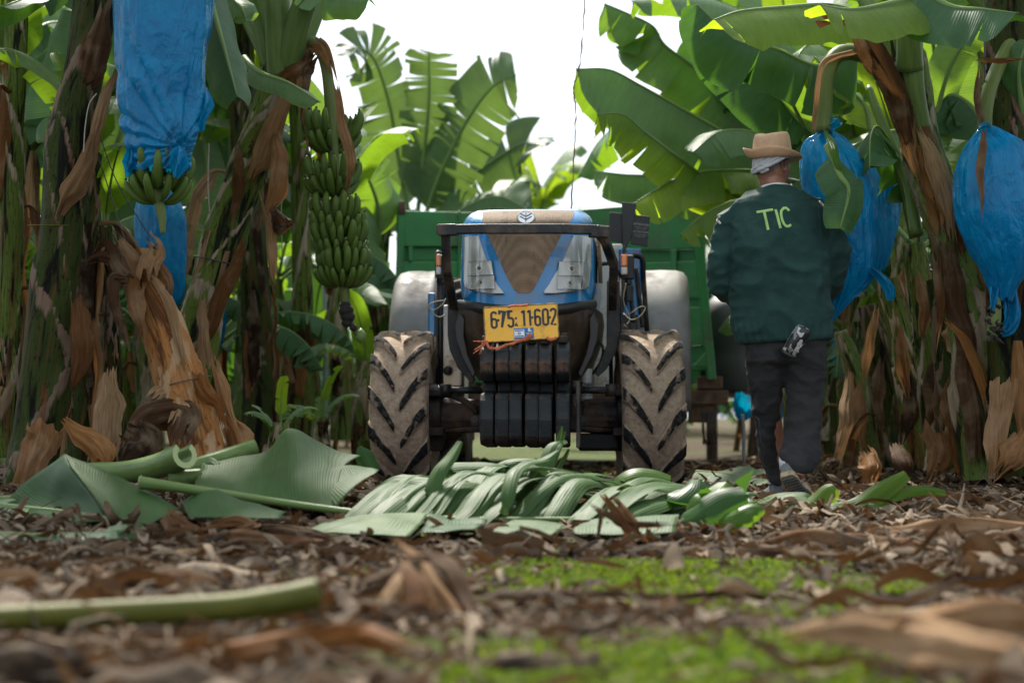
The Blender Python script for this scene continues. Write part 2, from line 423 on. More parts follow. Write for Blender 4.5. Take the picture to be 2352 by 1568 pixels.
def tyre_mat(name, mud=.5):
    g = NM(name); v = g.coord('Object')
    a = g.noise(v, 9, 7, .68); b = g.noise(v, 34, 5, .7); s = g.noise(v, 120, 3, .6)
    wv = g.attr('wear')
    mudc = g.mix(g.ramp(b, [(.3, 0.), (.7, 1.)]), (.29, .21, .15), (.52, .41, .31))
    rub = g.mix(g.ramp(b, [(.5, 0.), (.78, 1.)]), (.014, .015, .017), (.11, .09, .075))
    f = g.math('ADD', wv, g.math('MULTIPLY', g.math('SUBTRACT', a, .5), 1.7))
    c = g.mix(g.ramp(f, [(.42, 0.), (.66, 1.)]), mudc, rub)
    c = g.mix(g.ramp(s, [(.66, 0.), (.72, .6)]), c, (.30, .25, .20))
    return g.done(g.bsdf(c, .85, 0, .08, g.bump(g.math('ADD', g.math('ADD', b, a), g.math('MULTIPLY', s, .5)), .9, .02)))
M['tyre'] = tyre_mat('muddy_tyre')
M['rubber'] = simple('black_rubber', (.022, .021, .02), .75, 0, 12, .4, .4, 0, .4, (.10, .075, .055), .5, 6)
def glass_mat():
    g = NM('lamp_glass'); t = g.n('ShaderNodeBsdfTransparent'); g.set(t.inputs[0], (.93, .95, .95))
    gl = g.n('ShaderNodeBsdfGlossy'); g.set(gl.inputs[0], (.9, .9, .9)); gl.inputs[1].default_value = .08
    fr = g.n('ShaderNodeFresnel'); fr.inputs[0].default_value = 1.5
    return g.done(g.shader_mix(g.math('ADD', fr.outputs[0], .06), t.outputs[0], gl.outputs[0]))
M['glass'] = glass_mat()

TX, TY, TYAW = .10, 11.45, R(-2.9)
tractor = thing('tractor', 'blue farm tractor facing the camera with black front guard and stacked front weights', 'tractor', (TX, TY, 0), TYAW)
TM = Matrix.Translation((TX, TY, 0)) @ Matrix.Rotation(TYAW, 4, 'Z'); TMi = TM.inverted()
def tl(vx, vy, ly): return TMi @ at(vx, vy, TY+ly)

WT = [(1.02, .355), (1.12, .372), (1.30, .372), (1.46, .365), (1.50, .360), (1.54, .345), (1.565, .325), (1.585, .285)]
ZT = 1.585
def Wz(z): return interp(WT, z)
def S(x, z):
    a = abs(x)/.36
    return -.44 + .095*a*a + .055*max(0, (a-.72)/.28)**2 + (z-1.03)*.10 + (max(0, z-1.47)/.115)**2*.15
def zb(x): return 1.028 + .03*(abs(x)/.36)**2
# hood shell: nose cap and body
mb = MB(); NR, NC = 34, 30
rows = []
for i in range(NR+1):
    t = i/NR; row = []
    for j in range(NC+1):
        u = -1+2*j/NC
        zn = 1.028+t*(ZT-1.028); x = u*Wz(zn); z = lerp(zb(x), ZT, t)
        row.append(Vector((x, S(x, z), z)))
    rows.append(row)
mb.grid(rows)
prof = [r[0] for r in rows] + rows[-1][1:-1] + [r[-1] for r in rows[::-1]]
body = []
for k, (dy, sw) in enumerate([(0, 1), (.02, 1.012), (.08, 1.03), (.4, 1.07), (.9, 1.12), (1.5, 1.14)]):
    body.append([Vector((p.x*sw, p.y+(dy if k < 3 else lerp(p.y, dy, 1)-p.y), p.z + (0 if k < 2 else .004*k*(p.z > 1.5)))) for p in prof])
mb.grid(body, flip=True)
hood = mb.build('hood', M['blue'], tractor)
def region(tab, off, name, mat, parent, nr=20, ncl=12, ly=-.38, bowl=0):
    """patch hugging the nose; tab rows (vy, vx left, vx right) from the photograph"""
    mbr = MB(); tt = [(k, *r) for k, r in enumerate(tab)]; rws = []; uv = []
    for i in range(nr+1):
        q = i/nr*(len(tab)-1); k = min(int(q), len(tab)-2); f = q-k
        vy, a, b = [lerp(tab[k][c], tab[k+1][c], f) for c in range(3)]
        pl, pr = tl(a, vy, ly), tl(b, vy, ly); row = []
        for j in range(ncl+1):
            x = lerp(pl.x, pr.x, j/ncl); z = lerp(pl.z, pr.z, j/ncl)
            bw = bowl*(max(0, 1-(2*j/ncl-1)**2)*max(0, 1-(2*i/nr-1)**2))**.7*(1+.25*math.sin(j*2.2)*math.cos(i*1.9)); row.append(Vector((x, S(x, min(z, ZT))-off+bw, min(z, ZT))))
        rws.append(row)
    # rim going back to the nose
    ring = [r[0] for r in rws] + rws[-1][1:] + [r[-1] for r in rws[-2::-1]] + rws[0][-2:0:-1]
    mbr.grid(rws, flip=True)
    mbr.grid([ring, [p+Vector((0, off+.012, 0)) for p in ring]], closed=True)
    return mbr.build(name, mat, parent, sharp=50)
region([(477.5, 1104, 1318), (484, 1103, 1319), (500, 1105, 1314), (515, 1109, 1307), (540, 1120, 1289), (600, 1148, 1258), (640, 1167, 1240), (660, 1178, 1229), (669, 1184, 1223), (674, 1191, 1216)],
       .005, 'grille', M['grille'], hood, 34, 20)
HL = [(540, 1061, 1098), (600, 1061, 1118), (640, 1062, 1135), (655, 1064, 1143), (664, 1078, 1151), (671, 1105, 1157), (675, 1130, 1158)]
HR = [(540, 1318, 1357), (600, 1293, 1357), (640, 1270, 1354), (655, 1261, 1352), (664, 1255, 1342), (671, 1250, 1310), (675, 1252, 1275)]
for tabh, lamps, rects in ((HL, ((1100, 616, 13), (1105, 649, 10)), ((600, 632, 1074, 1129, 1072, 1134), (634, 664, 1074, 1136, 1078, 1137))),
                           (HR, ((1313.5, 618, 13), (1309, 651, 10)), ((602, 634, 1285, 1340, 1283, 1339), (636, 665, 1281, 1338, 1281, 1334)))):
    hl = region(tabh, .006, 'headlight', M['headlight'], tractor)
    for (y0, y1, a0, b0, a1, b1) in rects:
        region([(y0-1.5, a0-1.5, b0+1.5), (y1+1, a1-1.5, b1+1.5)], .010, 'bezel', M['black_plastic'], hl, 6, 8); region([(y0, a0, b0), (y1, a1, b1)], .034, 'reflector', M['lamp'], hl, 16, 16, bowl=.022)
    for (cx, cy, r) in lamps:
        c = tl(cx, cy, -.38); c.y = S(c.x, c.z)-.016; m = MB(); rr = r/413*.8
        m.lathe([(-.006, rr*.4), (-.018, rr*.45), (-.018, rr*.75), (-.004, rr), (.012, rr)], c, 'y', 20)
        m.lathe([(-.026, rr*.2), (-.02, rr*.38), (.0, rr*.42)], c, 'y', 14, 1)
        m.build('bulb', [M['chrome'], M['emblem_dark']], hl)
    region([(r[0]+(2 if k == 0 else 0), r[1]+1, r[2]-1) for k, r in enumerate(tabh)], .042, 'lens', M['glass'], hl)
# side vent on the visible flank, emblem
m = MB(); vp = [Vector((.415, y, z)) for y, z in ((-.2, 1.46), (.35, 1.46), (.28, 1.2), (-.17, 1.17))]
for p in vp: p.x = Wz(p.z)*1.055+.006+.02*(p.y+.2)
m.prism(vp, (.012, 0, 0)); m.build('side_vent', M['grille'], hood)
c = tl(1207.5, 500, -.4); ey = S(c.x, c.z)
em = MB()
em.lathe([(.02, .052), (-.012, .052), (-.02, .047), (-.021, .0435), (-.016, .042), (-.016, .0005)], (0, 0, 0), 'y', 36)
emo = em.build('emblem', M['emblem'], hood, sharp=40); emo.location = (c.x, ey-.004, c.z); emo.scale = (1, 1, .82); emo.rotation_euler = (-.35, 0, 0)
ev = MB()
ev.box((0, -.018, -.003), (.004, .006, .064))
for s in (-1, 1):
    for z0, ln in ((-.012, .034), (.010, .03)):
        ev.box((s*.017, -.018, z0+.006), (ln*1.1, .006, .004), (0, -s*R(38), 0))
ev.build('emblem_leaf', M['emblem_dark'], emo)
# black lip, shroud below the nose
m = MB(); rws = []
for i, (z, ww, yo) in enumerate([(1.03, .385, .0), (1.012, .392, -.028), (.99, .392, -.03), (.972, .385, .0)]):
    rws.append([Vector((u*ww, -.44+.10*(abs(u)**2)+.07*max(0, (abs(u)-.7)/.3)**2+yo*.8, z+.045*abs(u)**2)) for u in [k/12-1 for k in range(25)]])
m.grid(rws); m.build('lip', M['black_plastic'], tractor)
m = MB(); rws = []
for z, ww, y in [(1.02, .39, -.41), (.95, .40, -.415), (.86, .39, -.40), (.78, .365, -.37), (.70, .33, -.33), (.62, .28, -.30)]:
    row = []
    for k in range(29):
        u = k/14-1; a = abs(u)
        groove = .03*math.exp(-((a-.62)/.06)**2)
        row.append(Vector((u*ww, y+.05*a*a+.12*max(0, (a-.75)/.25)**2 + groove*(1-max(0, (z-.98)/.04)), z)))
    rws.append(row)
m.grid(rws)
m.grid([[rw[0] for rw in rws], [rw[0]+Vector((-.03, .5, 0)) for rw in rws]]); m.grid([[rw[-1] for rw in rws], [rw[-1]+Vector((.03, .5, 0)) for rw in rws]])
sh = m.build('shroud', M['shroud'], tractor)
for s in (-1, 1):
    m = MB()
    P = [(s*.375, .995), (s*.405, .93), (s*.395, .84), (s*.36, .74), (s*.30, .63), (s*.285, .66), (s*.33, .76), (s*.352, .86), (s*.35, .96)]
    poly = [Vector((x, -.36+.1*(abs(x)-.3), z)) for x, z in P]
    m.prism(poly if s < 0 else poly[::-1], (0, .05, 0)); m.build('shroud_rim', M['shroud_edge'], sh, bevel=.006, smooth=False)
# guard bar
g = MB()
A = [tl(1009, 528, -.66), tl(1395, 530, -.66)]
mid = [tl(1035, 527.5, -.70), tl(1120, 526, -.73), tl(1207, 526, -.74), tl(1290, 526, -.73), tl(1368, 528, -.70)]
def bar(mbx, pts, w, h):
    for p, q in zip(pts, pts[1:]):
        p, q = Vector(p), Vector(q); d = q-p; L = d.length
        qt = d.to_track_quat('X', 'Z').to_euler()
        mbx.box((p+q)/2, (L+.006, w, h), qt)
bar(g, [A[0]]+mid+[A[1]], .055, .052)
bar(g, [tl(1009, 529, -.68), tl(1050, 528, -.70)], .07, .062); bar(g, [tl(1356, 532, -.70), tl(1395, 534, -.68)], .07, .062)
guard = g.build('front_guard', M['black_steel'], tractor, smooth=False, bevel=.006)
for pts in ([(1024, 540, -.64), (1025, 575, -.62), (1026, 618, -.55), (1042, 706, -.18)], [(1377, 538, -.66), (1391, 556, -.63), (1410, 608, -.52), (1409, 640, -.4), (1408, 708, -.2)]):
    g = MB(); bar(g, [tl(*p) for p in pts], .05, .038); g.build('guard_leg', M['black_steel'], guard, smooth=False, bevel=.006)
# J shaped frame plates and cream side panels
for s, P in ((-1, [(1028, 690), (1057, 690), (1057, 770), (1062, 800), (1090, 872), (1084, 882), (1052, 845), (1033, 805), (1028, 770)]),
             (1, [(1394, 645), (1423, 645), (1423, 775), (1417, 806), (1394, 846), (1373, 866), (1366, 856), (1380, 826), (1393, 792)])):
    m = MB(); poly = [tl(x, y, -.08) for x, y in P]; m.prism(poly, (0, .05, 0))
    m.build('frame_plate', M['black_steel'], tractor, smooth=False, bevel=.004)
for (x0, x1, y0, y1) in ((1018, 1060, 700, 886), (1362, 1430, 560, 890)):
    m = MB(); a, b, c2, d = tl(x0, y1, .75), tl(x1, y1, .75), tl(x1, y0, .75), tl(x0, y0, .75)
    m.prism([a, b, c2, d], (0, .03, 0)); pn = m.build('side_panel', M['cream'], tractor, smooth=False, bevel=.01)
h = tl(1029, 851, .74); m = MB(); m.lathe([(-.02, .025), (.01, .03)], h, 'y', 16); m.build('panel_plug', M['black_plastic'], tractor)
m = MB()
for (x0, x1, y0, y1) in ((988, 1003, 690, 885), (1008, 1014, 690, 885), (1000, 1010, 640, 880)):
    pass
a = tl(996, 790, .8); m.box((a.x, .8, a.z), (.05, .3, .62)); m.build('step_panel', M['blue'], tractor, smooth=False, bevel=.012); m = MB(); a = tl(1447, 690, .9); m.box((a.x, .9, a.z+.1), (.14, .3, .42))
m.build('step_panel', M['blue'], tractor, smooth=False, bevel=.012)
for vx in (1004, 1012, 1402, 1428):
    m = MB(); m.tube([tl(vx, 640, .35), tl(vx, 740, .3), tl(vx+2, 905, .2)], .013, 8); m.build('hydraulic_pipe', M['black_steel'], tractor)
# engine block, radiator
m = MB(); m.box((0, .45, .72), (.50, 1.3, .62)); m.box((0, .2, .55), (.34, .7, .3)); m.box((0, 1.6, .62), (.5, 1.4, .5))
m.build('engine_block', M['axle'], tractor, smooth=False, bevel=.02)

# wheels ------------------------------------------------------------
def tyre(Rt, Wt, rim, lugs, lug_h, lug_w, seg=72):
    mbt = MB(); hw = Wt/2; base = Rt-lug_h
    prof = [(-hw*.80, rim), (-hw*.98, rim+.05), (-hw*1.03, (rim+base)/2), (-hw*1.0, base-.055), (-hw*.95, base-.025), (-hw*.82, base-.006), (-hw*.5, base+.002), (0, base+.006),
            (hw*.5, base+.002), (hw*.82, base-.006), (hw*.95, base-.025), (hw*1.0, base-.055), (hw*1.03, (rim+base)/2), (hw*.98, rim+.05), (hw*.80, rim)]
    rws = []
    for x, r in prof:
        rws.append([Vector((x, -math.cos(2*PI*k/seg)*r, math.sin(2*PI*k/seg)*r)) for k in range(seg)])
    mbt.grid(rws, closed=True, attr=[[.12]*seg for _ in prof], flip=True)
    def tp(x, th, r): return Vector((x, -math.cos(th)*r, math.sin(th)*r))
    dth = 2*PI/lugs
    rg = random.Random(4)
    for sd in (-1, 1):
        for k in range(lugs):
            th0 = k*dth + (0 if sd < 0 else dth/2) + rg.uniform(-.012, .012)
            secs = []
            # from near the centre line (low) curving outwards and up the tyre front
            for q in range(8):
                t = q/7
                x = sd*lerp(.015, hw*1.01, t**.95)
                th = th0 + (-.5+ t)*dth*1.0*(.95) + .10*dth*math.sin(t*PI)
                r = base + lug_h*(1 if t < .8 else 1-.55*((t-.8)/.2)**1.5)
                wd = lug_w*(.8+.35*t)
                if t == 0: wd *= .75
                dr = -.02 if t < .9 else -.07
                e = wd/2/Rt
                secs.append([tp(x, th-e*1.25, base+dr), tp(x, th-e, r-.006), tp(x, th-e*.7, r), tp(x, th+e*.7, r), tp(x, th+e, r-.006), tp(x, th+e*1.25, base+dr)])
            at_ = [[.15, .45, .85+rg.uniform(-.3, .1), .85+rg.uniform(-.3, .1), .45, .15] for _ in secs]
            mbt.grid(secs, attr=at_, flip=(sd < 0))
            o = len(mbt.v)
            mbt.add(secs[0], [(0, 1, 2, 3, 4, 5) if sd > 0 else (5, 4, 3, 2, 1, 0)], attr=[.3]*6); mbt.add(secs[-1], [(5, 4, 3, 2, 1, 0) if sd > 0 else (0, 1, 2, 3, 4, 5)], attr=[.5]*6)
    return mbt
def wheel(x, y, Rt, Wt, rim, lugs, lug_h, lug_w, steer=0, mat='tyre', dz=0, tilt=0):
    wb = bpy.data.objects.new('wheel', None); COL.objects.link(wb); wb.parent = tractor
    wb.location = (x, y, Rt+dz); wb.rotation_euler = (0, tilt, steer)
    t = tyre(Rt, Wt, rim, lugs, lug_h, lug_w).build('tyre', M[mat], wb, sharp=60)
    m = MB(); sgn = 1 if x > 0 else -1
    m.lathe([(-Wt*.42, rim+.005), (-Wt*.40, rim-.02), (-Wt*.1, rim-.05), (-Wt*.05, rim*.45), (-Wt*.1, rim*.42), (-Wt*.1, rim*.2)], (0, 0, 0), 'x', 36)
    m.lathe([(Wt*.42, rim+.005), (Wt*.40, rim-.02), (Wt*.1, rim-.05), (Wt*.05, rim*.45), (Wt*.12, rim*.42), (Wt*.12, rim*.2)], (0, 0, 0), 'x', 36)
    m.build('rim', M['cream'], wb, sharp=40)
    return wb
wheel(-.713, 0, .455, .325, .27, 13, .030, .076, R(-.5))
wheel(.685, 0, .468, .345, .275, 13, .030, .076, R(3.5), dz=-.02, tilt=R(-.8))
wheel(-.70, 2.1, .68, .40, .38, 18, .04, .06, 0, 'rubber')
wheel(.72, 2.1, .68, .40, .38, 18, .04, .06, 0, 'rubber')
# fenders
for s in (-1, 1):
    m = MB(); rws = []
    xi, xo = (.63, .98) if s > 0 else (.68, .98)
    for k in range(22):
        th = R(-18+k*7.5); r = .735
        cx = [(xi, 0), (xi+.05, .004), (xi+.09, .0), ((xi+xo)/2, .004), (xo-.07, 0), (xo-.025, -.012), (xo, -.045), (xo+.004, -.085)]
        rws.append([Vector((s*x, 2.1-math.cos(th)*(r+dr), .67+math.sin(th)*(r+dr))) for x, dr in cx])
    m.grid(rws, flip=s < 0)
    f = m.build('fender', M['fender'], tractor)
    so_ = f.modifiers.new('th', 'SOLIDIFY'); so_.thickness = .012
    m = MB()
    m.prism([Vector((s*(xi-.012), 2.1-math.cos(R(a))*.73, .67+math.sin(R(a))*.73)) for a in range(-18, 145, 8)], (s*.012, 0, 0))
    m.build('inner_panel', M['blue'], f, smooth=False)
    m = MB(); m.tube([Vector((s*(xi-.012), 2.1-math.cos(R(a))*.742, .67+math.sin(R(a))*.742)) for a in range(-18, 145, 8)], .016, 8); m.build('fender_trim', M['black_plastic'], f)
# axle, hubs, rods
m = MB()
m.box((-.36, 0, .40), (.42, .15, .15)); m.box((.36, 0, .40), (.42, .15, .15)); m.box((0, .02, .44), (.4, .22, .24))
m.tube([(-.56, 0, .42), (-.30, 0, .42)], [.115, .095], 18); m.tube([(.56, 0, .42), (.30, 0, .42)], [.115, .095], 18)
m.box((-.28, -.03, .49), (.14, .12, .05)); m.box((.40, -.02, .49), (.12, .12, .04))
m.box((.40, .05, .27), (.24, .2, .1))
axle = m.build('front_axle', M['axle'], tractor, smooth=False, bevel=.018)
for s in (-1, 1):
    m = MB(); m.tube([(s*.58, 0, .22), (s*.575, 0, .34), (s*.57, 0, .5), (s*.56, 0, .60)], [.075, .105, .10, .055], 16)
    m.tube([(s*.60, 0, .45), (s*.50, 0, .45)], [.16, .15], 20)
    m.box((s*.53, -.12, .55), (.08, .16, .04)); m.box((s*.53, -.1, .33), (.1, .1, .05))
    m.build('steering_knuckle', M['axle'], axle, bevel=.008, sharp=40)
    m = MB(); m.tube([(s*.22, -.17, .565), (s*.50, -.17, .565)], .02, 12); m.tube([(s*.47, -.17, .53), (s*.47, -.17, .6)], .034, 12)
    m.build('steering_rod', M['black_steel'], axle)
    m = MB(); m.lathe([(-.012, .0), (-.012, .022), (0, .026), (.0, .034), (.01, .034)], (s*.31, -.085, .40), 'y', 12); m.build('axle_bolt', M['black_steel'], axle, sharp=40)
m = MB(); m.tube(catmull([(-.50, -.1, .55), (-.42, -.13, .53), (-.34, -.12, .49), (-.30, -.08, .44)], 14), .019, 10); m.build('hydraulic_hose', M['rubber'], axle)
m = MB(); m.box((0, -.30, .50), (.42, .5, .34)); m.box((0, -.34, .66), (.46, .3, .10)); m.build('weight_carrier', M['black_steel'], tractor, smooth=False, bevel=.015)
# six suitcase weights
xs0, xs1 = tl(1107, 850, -.75).x, tl(1307, 850, -.75).x
for k in range(6):
    wd = (xs1-xs0)/6; cx = xs0+wd*(k+.5)
    P = [(-.50, .245), (-.87, .262), (-.915, .30), (-.925, .40), (-.915, .50), (-.88, .538), (-.70, .545), (-.69, .60), (-.86, .605), (-.905, .64), (-.915, .70), (-.90, .765), (-.85, .80), (-.76, .815), (-.50, .815)]
    m = MB(); rj = random.Random(k)
    lx = cx + (k-2.5)*.004; dy = rj.uniform(-.006, .006)
    poly = [Vector((-wd*.475, y+dy, z)) for y, z in P]
    m.prism(poly, (wd*.95, 0, 0))
    wt = m.build('front_weight', M['weight'], tractor, smooth=False, bevel=.012)
    wt.location = (cx, 0, rj.uniform(-.004, .004)); wt.rotation_euler = (0, R(rj.uniform(-.4, .4)), R(rj.uniform(-.5, .5)))
    m = MB(); m.box((-wd*.06, -.80, .826), (wd*.62, .12, .04)); m.box((wd*.05, -.72, .84), (wd*.5, .1, .05)); m.build('weight_lug', M['weight_top'], wt, smooth=False, bevel=.01)
m = MB(); m.box((xs1+.05, -.72, .42), (.02, .30, .34)); m.build('weight_bracket', M['black_steel'], tractor, smooth=False, bevel=.006)
# number plate
pw, ph = .395, .19
pc = tl(1197, 741.5, -.86)
PM = Matrix.Translation(pc) @ Matrix.Rotation(R(-3.2), 4, 'Y') @ Matrix.Rotation(R(82), 4, 'X')
plate = bpy.data.objects.new('number_plate', None); COL.objects.link(plate); plate.parent = tractor
plate.matrix_local = PM
def rrect(wd, ht, r, n=5):
    P = []
    for cx, cy, a0 in ((wd/2-r, ht/2-r, 0), (-wd/2+r, ht/2-r, 90), (-wd/2+r, -ht/2+r, 180), (wd/2-r, -ht/2+r, 270)):
        for k in range(n+1): P.append((cx+r*math.cos(R(a0+90*k/n)), cy+r*math.sin(R(a0+90*k/n))))
    return P
m = MB(); m.prism([Vector((x, y, 0)) for x, y in rrect(pw, ph, .012)], (0, 0, .003)); m.build('plate_sheet', M['yellow'], plate, smooth=False)
m = MB(); rim = rrect(pw-.002, ph-.002, .013)
m.tube([Vector((x, y, .003)) for x, y in rim+rim[:2]], .0035, 6); m.build('plate_rim', M['plate_rim'], plate)
def flat(x, y, rz=0): return Matrix.Translation((x, y, .0042)) @ Matrix.Rotation(rz, 4, 'Z')
# condensed registration digits drawn as strokes, as embossed on the plate
def stroke(mbx, pts, wd, z=.0035, h=.002):
    pts = [Vector((*p, 0)) for p in pts]; n = len(pts); Lp = []; Rp = []
    for i in range(n):
        d = (pts[min(i+1, n-1)]-pts[max(i-1, 0)]).normalized(); nn = Vector((-d.y, d.x, 0))
        k = 1.0
        if 0 < i < n-1:
            d1 = (pts[i]-pts[i-1]).normalized(); c = max(.5, d1.dot(d)); k = 1/c
        Lp.append(pts[i]+nn*wd/2*k); Rp.append(pts[i]-nn*wd/2*k)
    top = [[p+Vector((0, 0, z+h)) for p in Lp], [p+Vector((0, 0, z+h)) for p in Rp]]
    mbx.grid(top, flip=True)
    for side in (Lp, Rp):
        mbx.grid([[p+Vector((0, 0, z+h)) for p in side], [p+Vector((0, 0, z-.001)) for p in side]])
def arc(cx, cy, rx, ry, a0, a1, n=10): return [(cx+rx*math.cos(R(lerp(a0, a1, k/n))), cy+ry*math.sin(R(lerp(a0, a1, k/n)))) for k in range(n+1)]
def digit(ch, w_, h_):
    r = w_/2; ry = r*1.05
    if ch == '0': return [arc(r, h_-ry, r, ry, 0, 180)+arc(r, ry, r, ry, 180, 360)+[(w_, h_-ry)]]
    if ch == '1': return [[(w_*.62, 0), (w_*.62, h_), (w_*.5, h_*.96), (w_*.12, h_*.86)]]
    if ch == '2': return [arc(r, h_-ry, r, ry, 180, -20)+[(w_*.9, h_*.62), (w_*.03, 0), (w_*1.02, 0)]]
    if ch == '5': return [[(w_*.95, h_), (w_*.08, h_), (w_*.08, h_*.56)]+arc(r, h_*.56-ry, r, ry, 120, 0)+arc(r, ry, r, ry, 0, -180)]
    if ch == '6': return [arc(r, h_-ry, r, ry, 10, 180)+arc(r, ry, r, ry, 180, 360)+arc(r, h_*.56-ry, r, ry, 0, 180)]
    if ch == '7': return [[(0, h_*.82), (0, h_), (w_, h_), (w_*.42, 0)]]
dw, dh = .0265, .084
reg = bpy.data.objects.new('registration', None); 
m = MB()
xpos = {0: -.152, 1: -.108, 2: -.062, 4: .006-.012, 5: .036-.012, 7: .083-.005, 8: .124-.006, 9: .166-.008}
xpos = {0: -.156, 1: -.113, 2: -.067, 4: .002, 5: .034, 7: .077, 8: .119, 9: .161}
for k, ch in enumerate('675-11-602'):
    if ch == '-': continue
    for st in digit(ch, dw, dh): stroke(m, [(x+xpos[k]-.001, y-.018) for x, y in st], .0114)
for x in (-.026, .061): m.box((x, .026, .004), (.0105, .0105, .004))
m.build('registration', M['plate_black'], plate, smooth=False)
m = MB()
for x in (-.121, .153): m.lathe([(0, .0075), (.006, .006), (.006, .0005)], (x, .022, .003), 'z', 12)
m.build('rivet', M['rust'], plate)
m = MB(); stroke(m, [(-.035, -.016), (-.026, .002), (-.017, -.016), (-.022, -.016), (-.026, -.008), (-.03, -.016)], .003); m.box((-.026, -.012, .004), (.009, .006, .002)); m.build('safety_mark', M['plate_black'], plate, smooth=False)
fl = MB(); fl.box((.0115, -.058, .0032), (.106, .058, .003)); flo = fl.build('country_band', M['plate_blue'], plate, smooth=False)
m = MB(); m.box((-.012, -.057, .0045), (.054, .042, .002)); m.build('flag', M['plate_white'], flo, smooth=False)
m = MB(); m.box((-.012, -.042, .0055), (.048, .0055, .001)); m.box((-.012, -.072, .0055), (.048, .0055, .001))
for a0 in (90, 270):
    tri = [(-.012+.0085*math.cos(R(a0+120*k)), -.057+.0085*math.sin(R(a0+120*k))) for k in range(4)]
    stroke(m, tri, .0017, .0052, .001)
m.build('flag_mark', M['plate_blue'], flo, smooth=False)
text_ob('country_code', 'IL', .024, M['plate_white'], flat(.044, -.041), flo, .0008, 1.1, .0012)
text_ob('country_name', '\u05dc\u05d0\u05e8\u05e9\u05d9', .014, M['plate_white'], flat(.042, -.060), flo, .0008)
# lights, mirror plates, rails
def lamp(vx, vy, ly, wd, ht):
    c = tl(vx, vy, ly); m = MB(); m.box((c.x+wd*.2, ly+.03, c.z-.01), (wd*1.2, .06, ht*1.1)); m.tube([(c.x+wd*.3, ly+.03, c.z-ht*.5), (c.x+wd*.3, ly+.03, c.z-ht*.5-.05)], .02, 10); m.tube([(c.x+wd*.3, ly+.04, c.z-ht*.5-.05), (c.x+wd*.3, ly+.04, c.z-ht*.5-.15)], .03, 10)
    o = m.build('indicator_lamp', M['black_plastic'], tractor, smooth=False, bevel=.008)
    m = MB(); m.box((c.x-wd*.1, ly-.01, c.z+ht*.2), (wd*.6, .06, ht*.55)); m.build('amber_lens', M['orange_lens'], o, smooth=False, bevel=.008)
    m = MB(); m.box((c.x-wd*.1, ly-.01, c.z-ht*.27), (wd*.6, .06, ht*.36)); m.build('white_lens', M['clear_lens'], o, smooth=False, bevel=.008)
lamp(1436, 610, .3, .065, .13); lamp(1009, 608, .3, .05, .13)
def plate_px(P, ly, th, name, mat, parent=tractor):
    m = MB(); m.prism([tl(x, y, ly) for x, y in P], (0, th, 0)); return m.build(name, mat, parent, smooth=False, bevel=.003)
mp = plate_px([(1428, 464), (1462, 467), (1457, 505), (1450, 545), (1440, 567), (1430, 565)], .52, .03, 'mirror_bracket', M['black_plastic'])
plate_px([(1400, 487), (1430, 490), (1430, 558), (1397, 553)], .55, .02, 'folded_plate', M['black_plastic'], mp)
pr = plate_px([(1455, 493), (1493, 497), (1487, 567), (1448, 560)], .53, .02, 'warning_plate', M['black_plastic'], mp)
M['warn_text'] = simple('warning_text', (.42, .42, .40), .6)
for tx, vy, sz in (('ATTENTION', 516, .017), ('Translation of original', 522, .009), ('rules for safe use', 526, .009), ('ATTENTION', 533, .017), ('Fold the plate before', 539, .009), ('driving on roads', 543, .009)):
    c = tl(1473-(vy-516)*.1, vy, .527)
    text_ob('warning_text', tx, sz, M['warn_text'], Matrix.Translation((c.x, c.y-.001, c.z)) @ Matrix.Rotation(R(6), 4, 'Y') @ Matrix.Rotation(PI/2, 4, 'X'), pr, .0005)
for pts, r in (([(1434, 566, .52), (1434, 585, .5), (1436, 700, .4)], .011), ([(1452, 586, .7), (1468, 588, .7), (1477, 600, .7), (1478, 640, .72), (1486, 760, .8)], .016), ([(1461, 616, .5), (1468, 680, .5), (1476, 752, .5)], .014),
               ([(1380, 606, .4), (1402, 606, .5), (1420, 625, .5), (1438, 650, .5), (1450, 690, .4), (1455, 740, .35)], .013), ([(1003, 700, .5), (1004, 590, .55), (1010, 580, .6)], .012)):
    m = MB(); m.tube(catmull([tl(*p) for p in pts], 24), r, 10); m.build('handrail', M['black_steel'], tractor)
for pts in ([(1022, 690, -.1), (1000, 693, -.15), (984, 702, -.1), (990, 716, -.05), (1008, 728, 0), (1024, 722, 0)], [(1024, 686, -.1), (1015, 700, -.12), (995, 712, -.1), (985, 705, -.1)],
            [(1432, 720, 0), (1450, 734, -.05), (1470, 726, -.1), (1482, 708, -.1), (1472, 704, -.1), (1445, 722, 0)], [(1438, 650, .1), (1432, 690, .1), (1446, 730, .1), (1440, 745, .1)]):
    m = MB(); m.tube(catmull([tl(*p) for p in pts], 28), .0035, 6); m.build('loose_cable', M['string'], tractor)
# oil filter with its print
c = tl(1348, 890, .05); m = MB()
m.lathe([(-.10, .02), (-.10, .033), (.10, .033), (.11, .028), (.11, .005)], c, 'z', 24); fo = m.build('oil_filter', M['plate_white'], tractor, sharp=40)
text_ob('filter_text', 'CNH', .032, M['plate_black'], Matrix.Translation(c+Vector((0, -.034, .015))) @ Matrix.Rotation(PI/2, 4, 'X'), fo, .0006, .8, .0012)
text_ob('filter_text', 'GENUINE PARTS', .0095, M['plate_black'], Matrix.Translation(c+Vector((0, -.034, -.045))) @ Matrix.Rotation(PI/2, 4, 'X'), fo, .0006, .9)
m = MB()
for pts in ([(1375, 780, .0), (1385, 800, -.05), (1380, 830, 0), (1360, 860, .05)], [(1330, 830, .1), (1340, 870, .05), (1325, 900, 0), (1335, 925, 0)], [(1402, 760, .1), (1412, 790, .1), (1408, 815, .1)]):
    m.tube(catmull([tl(*p) for p in pts], 16), .008, 8)
m.build('engine_hose', M['rubber'], tractor)

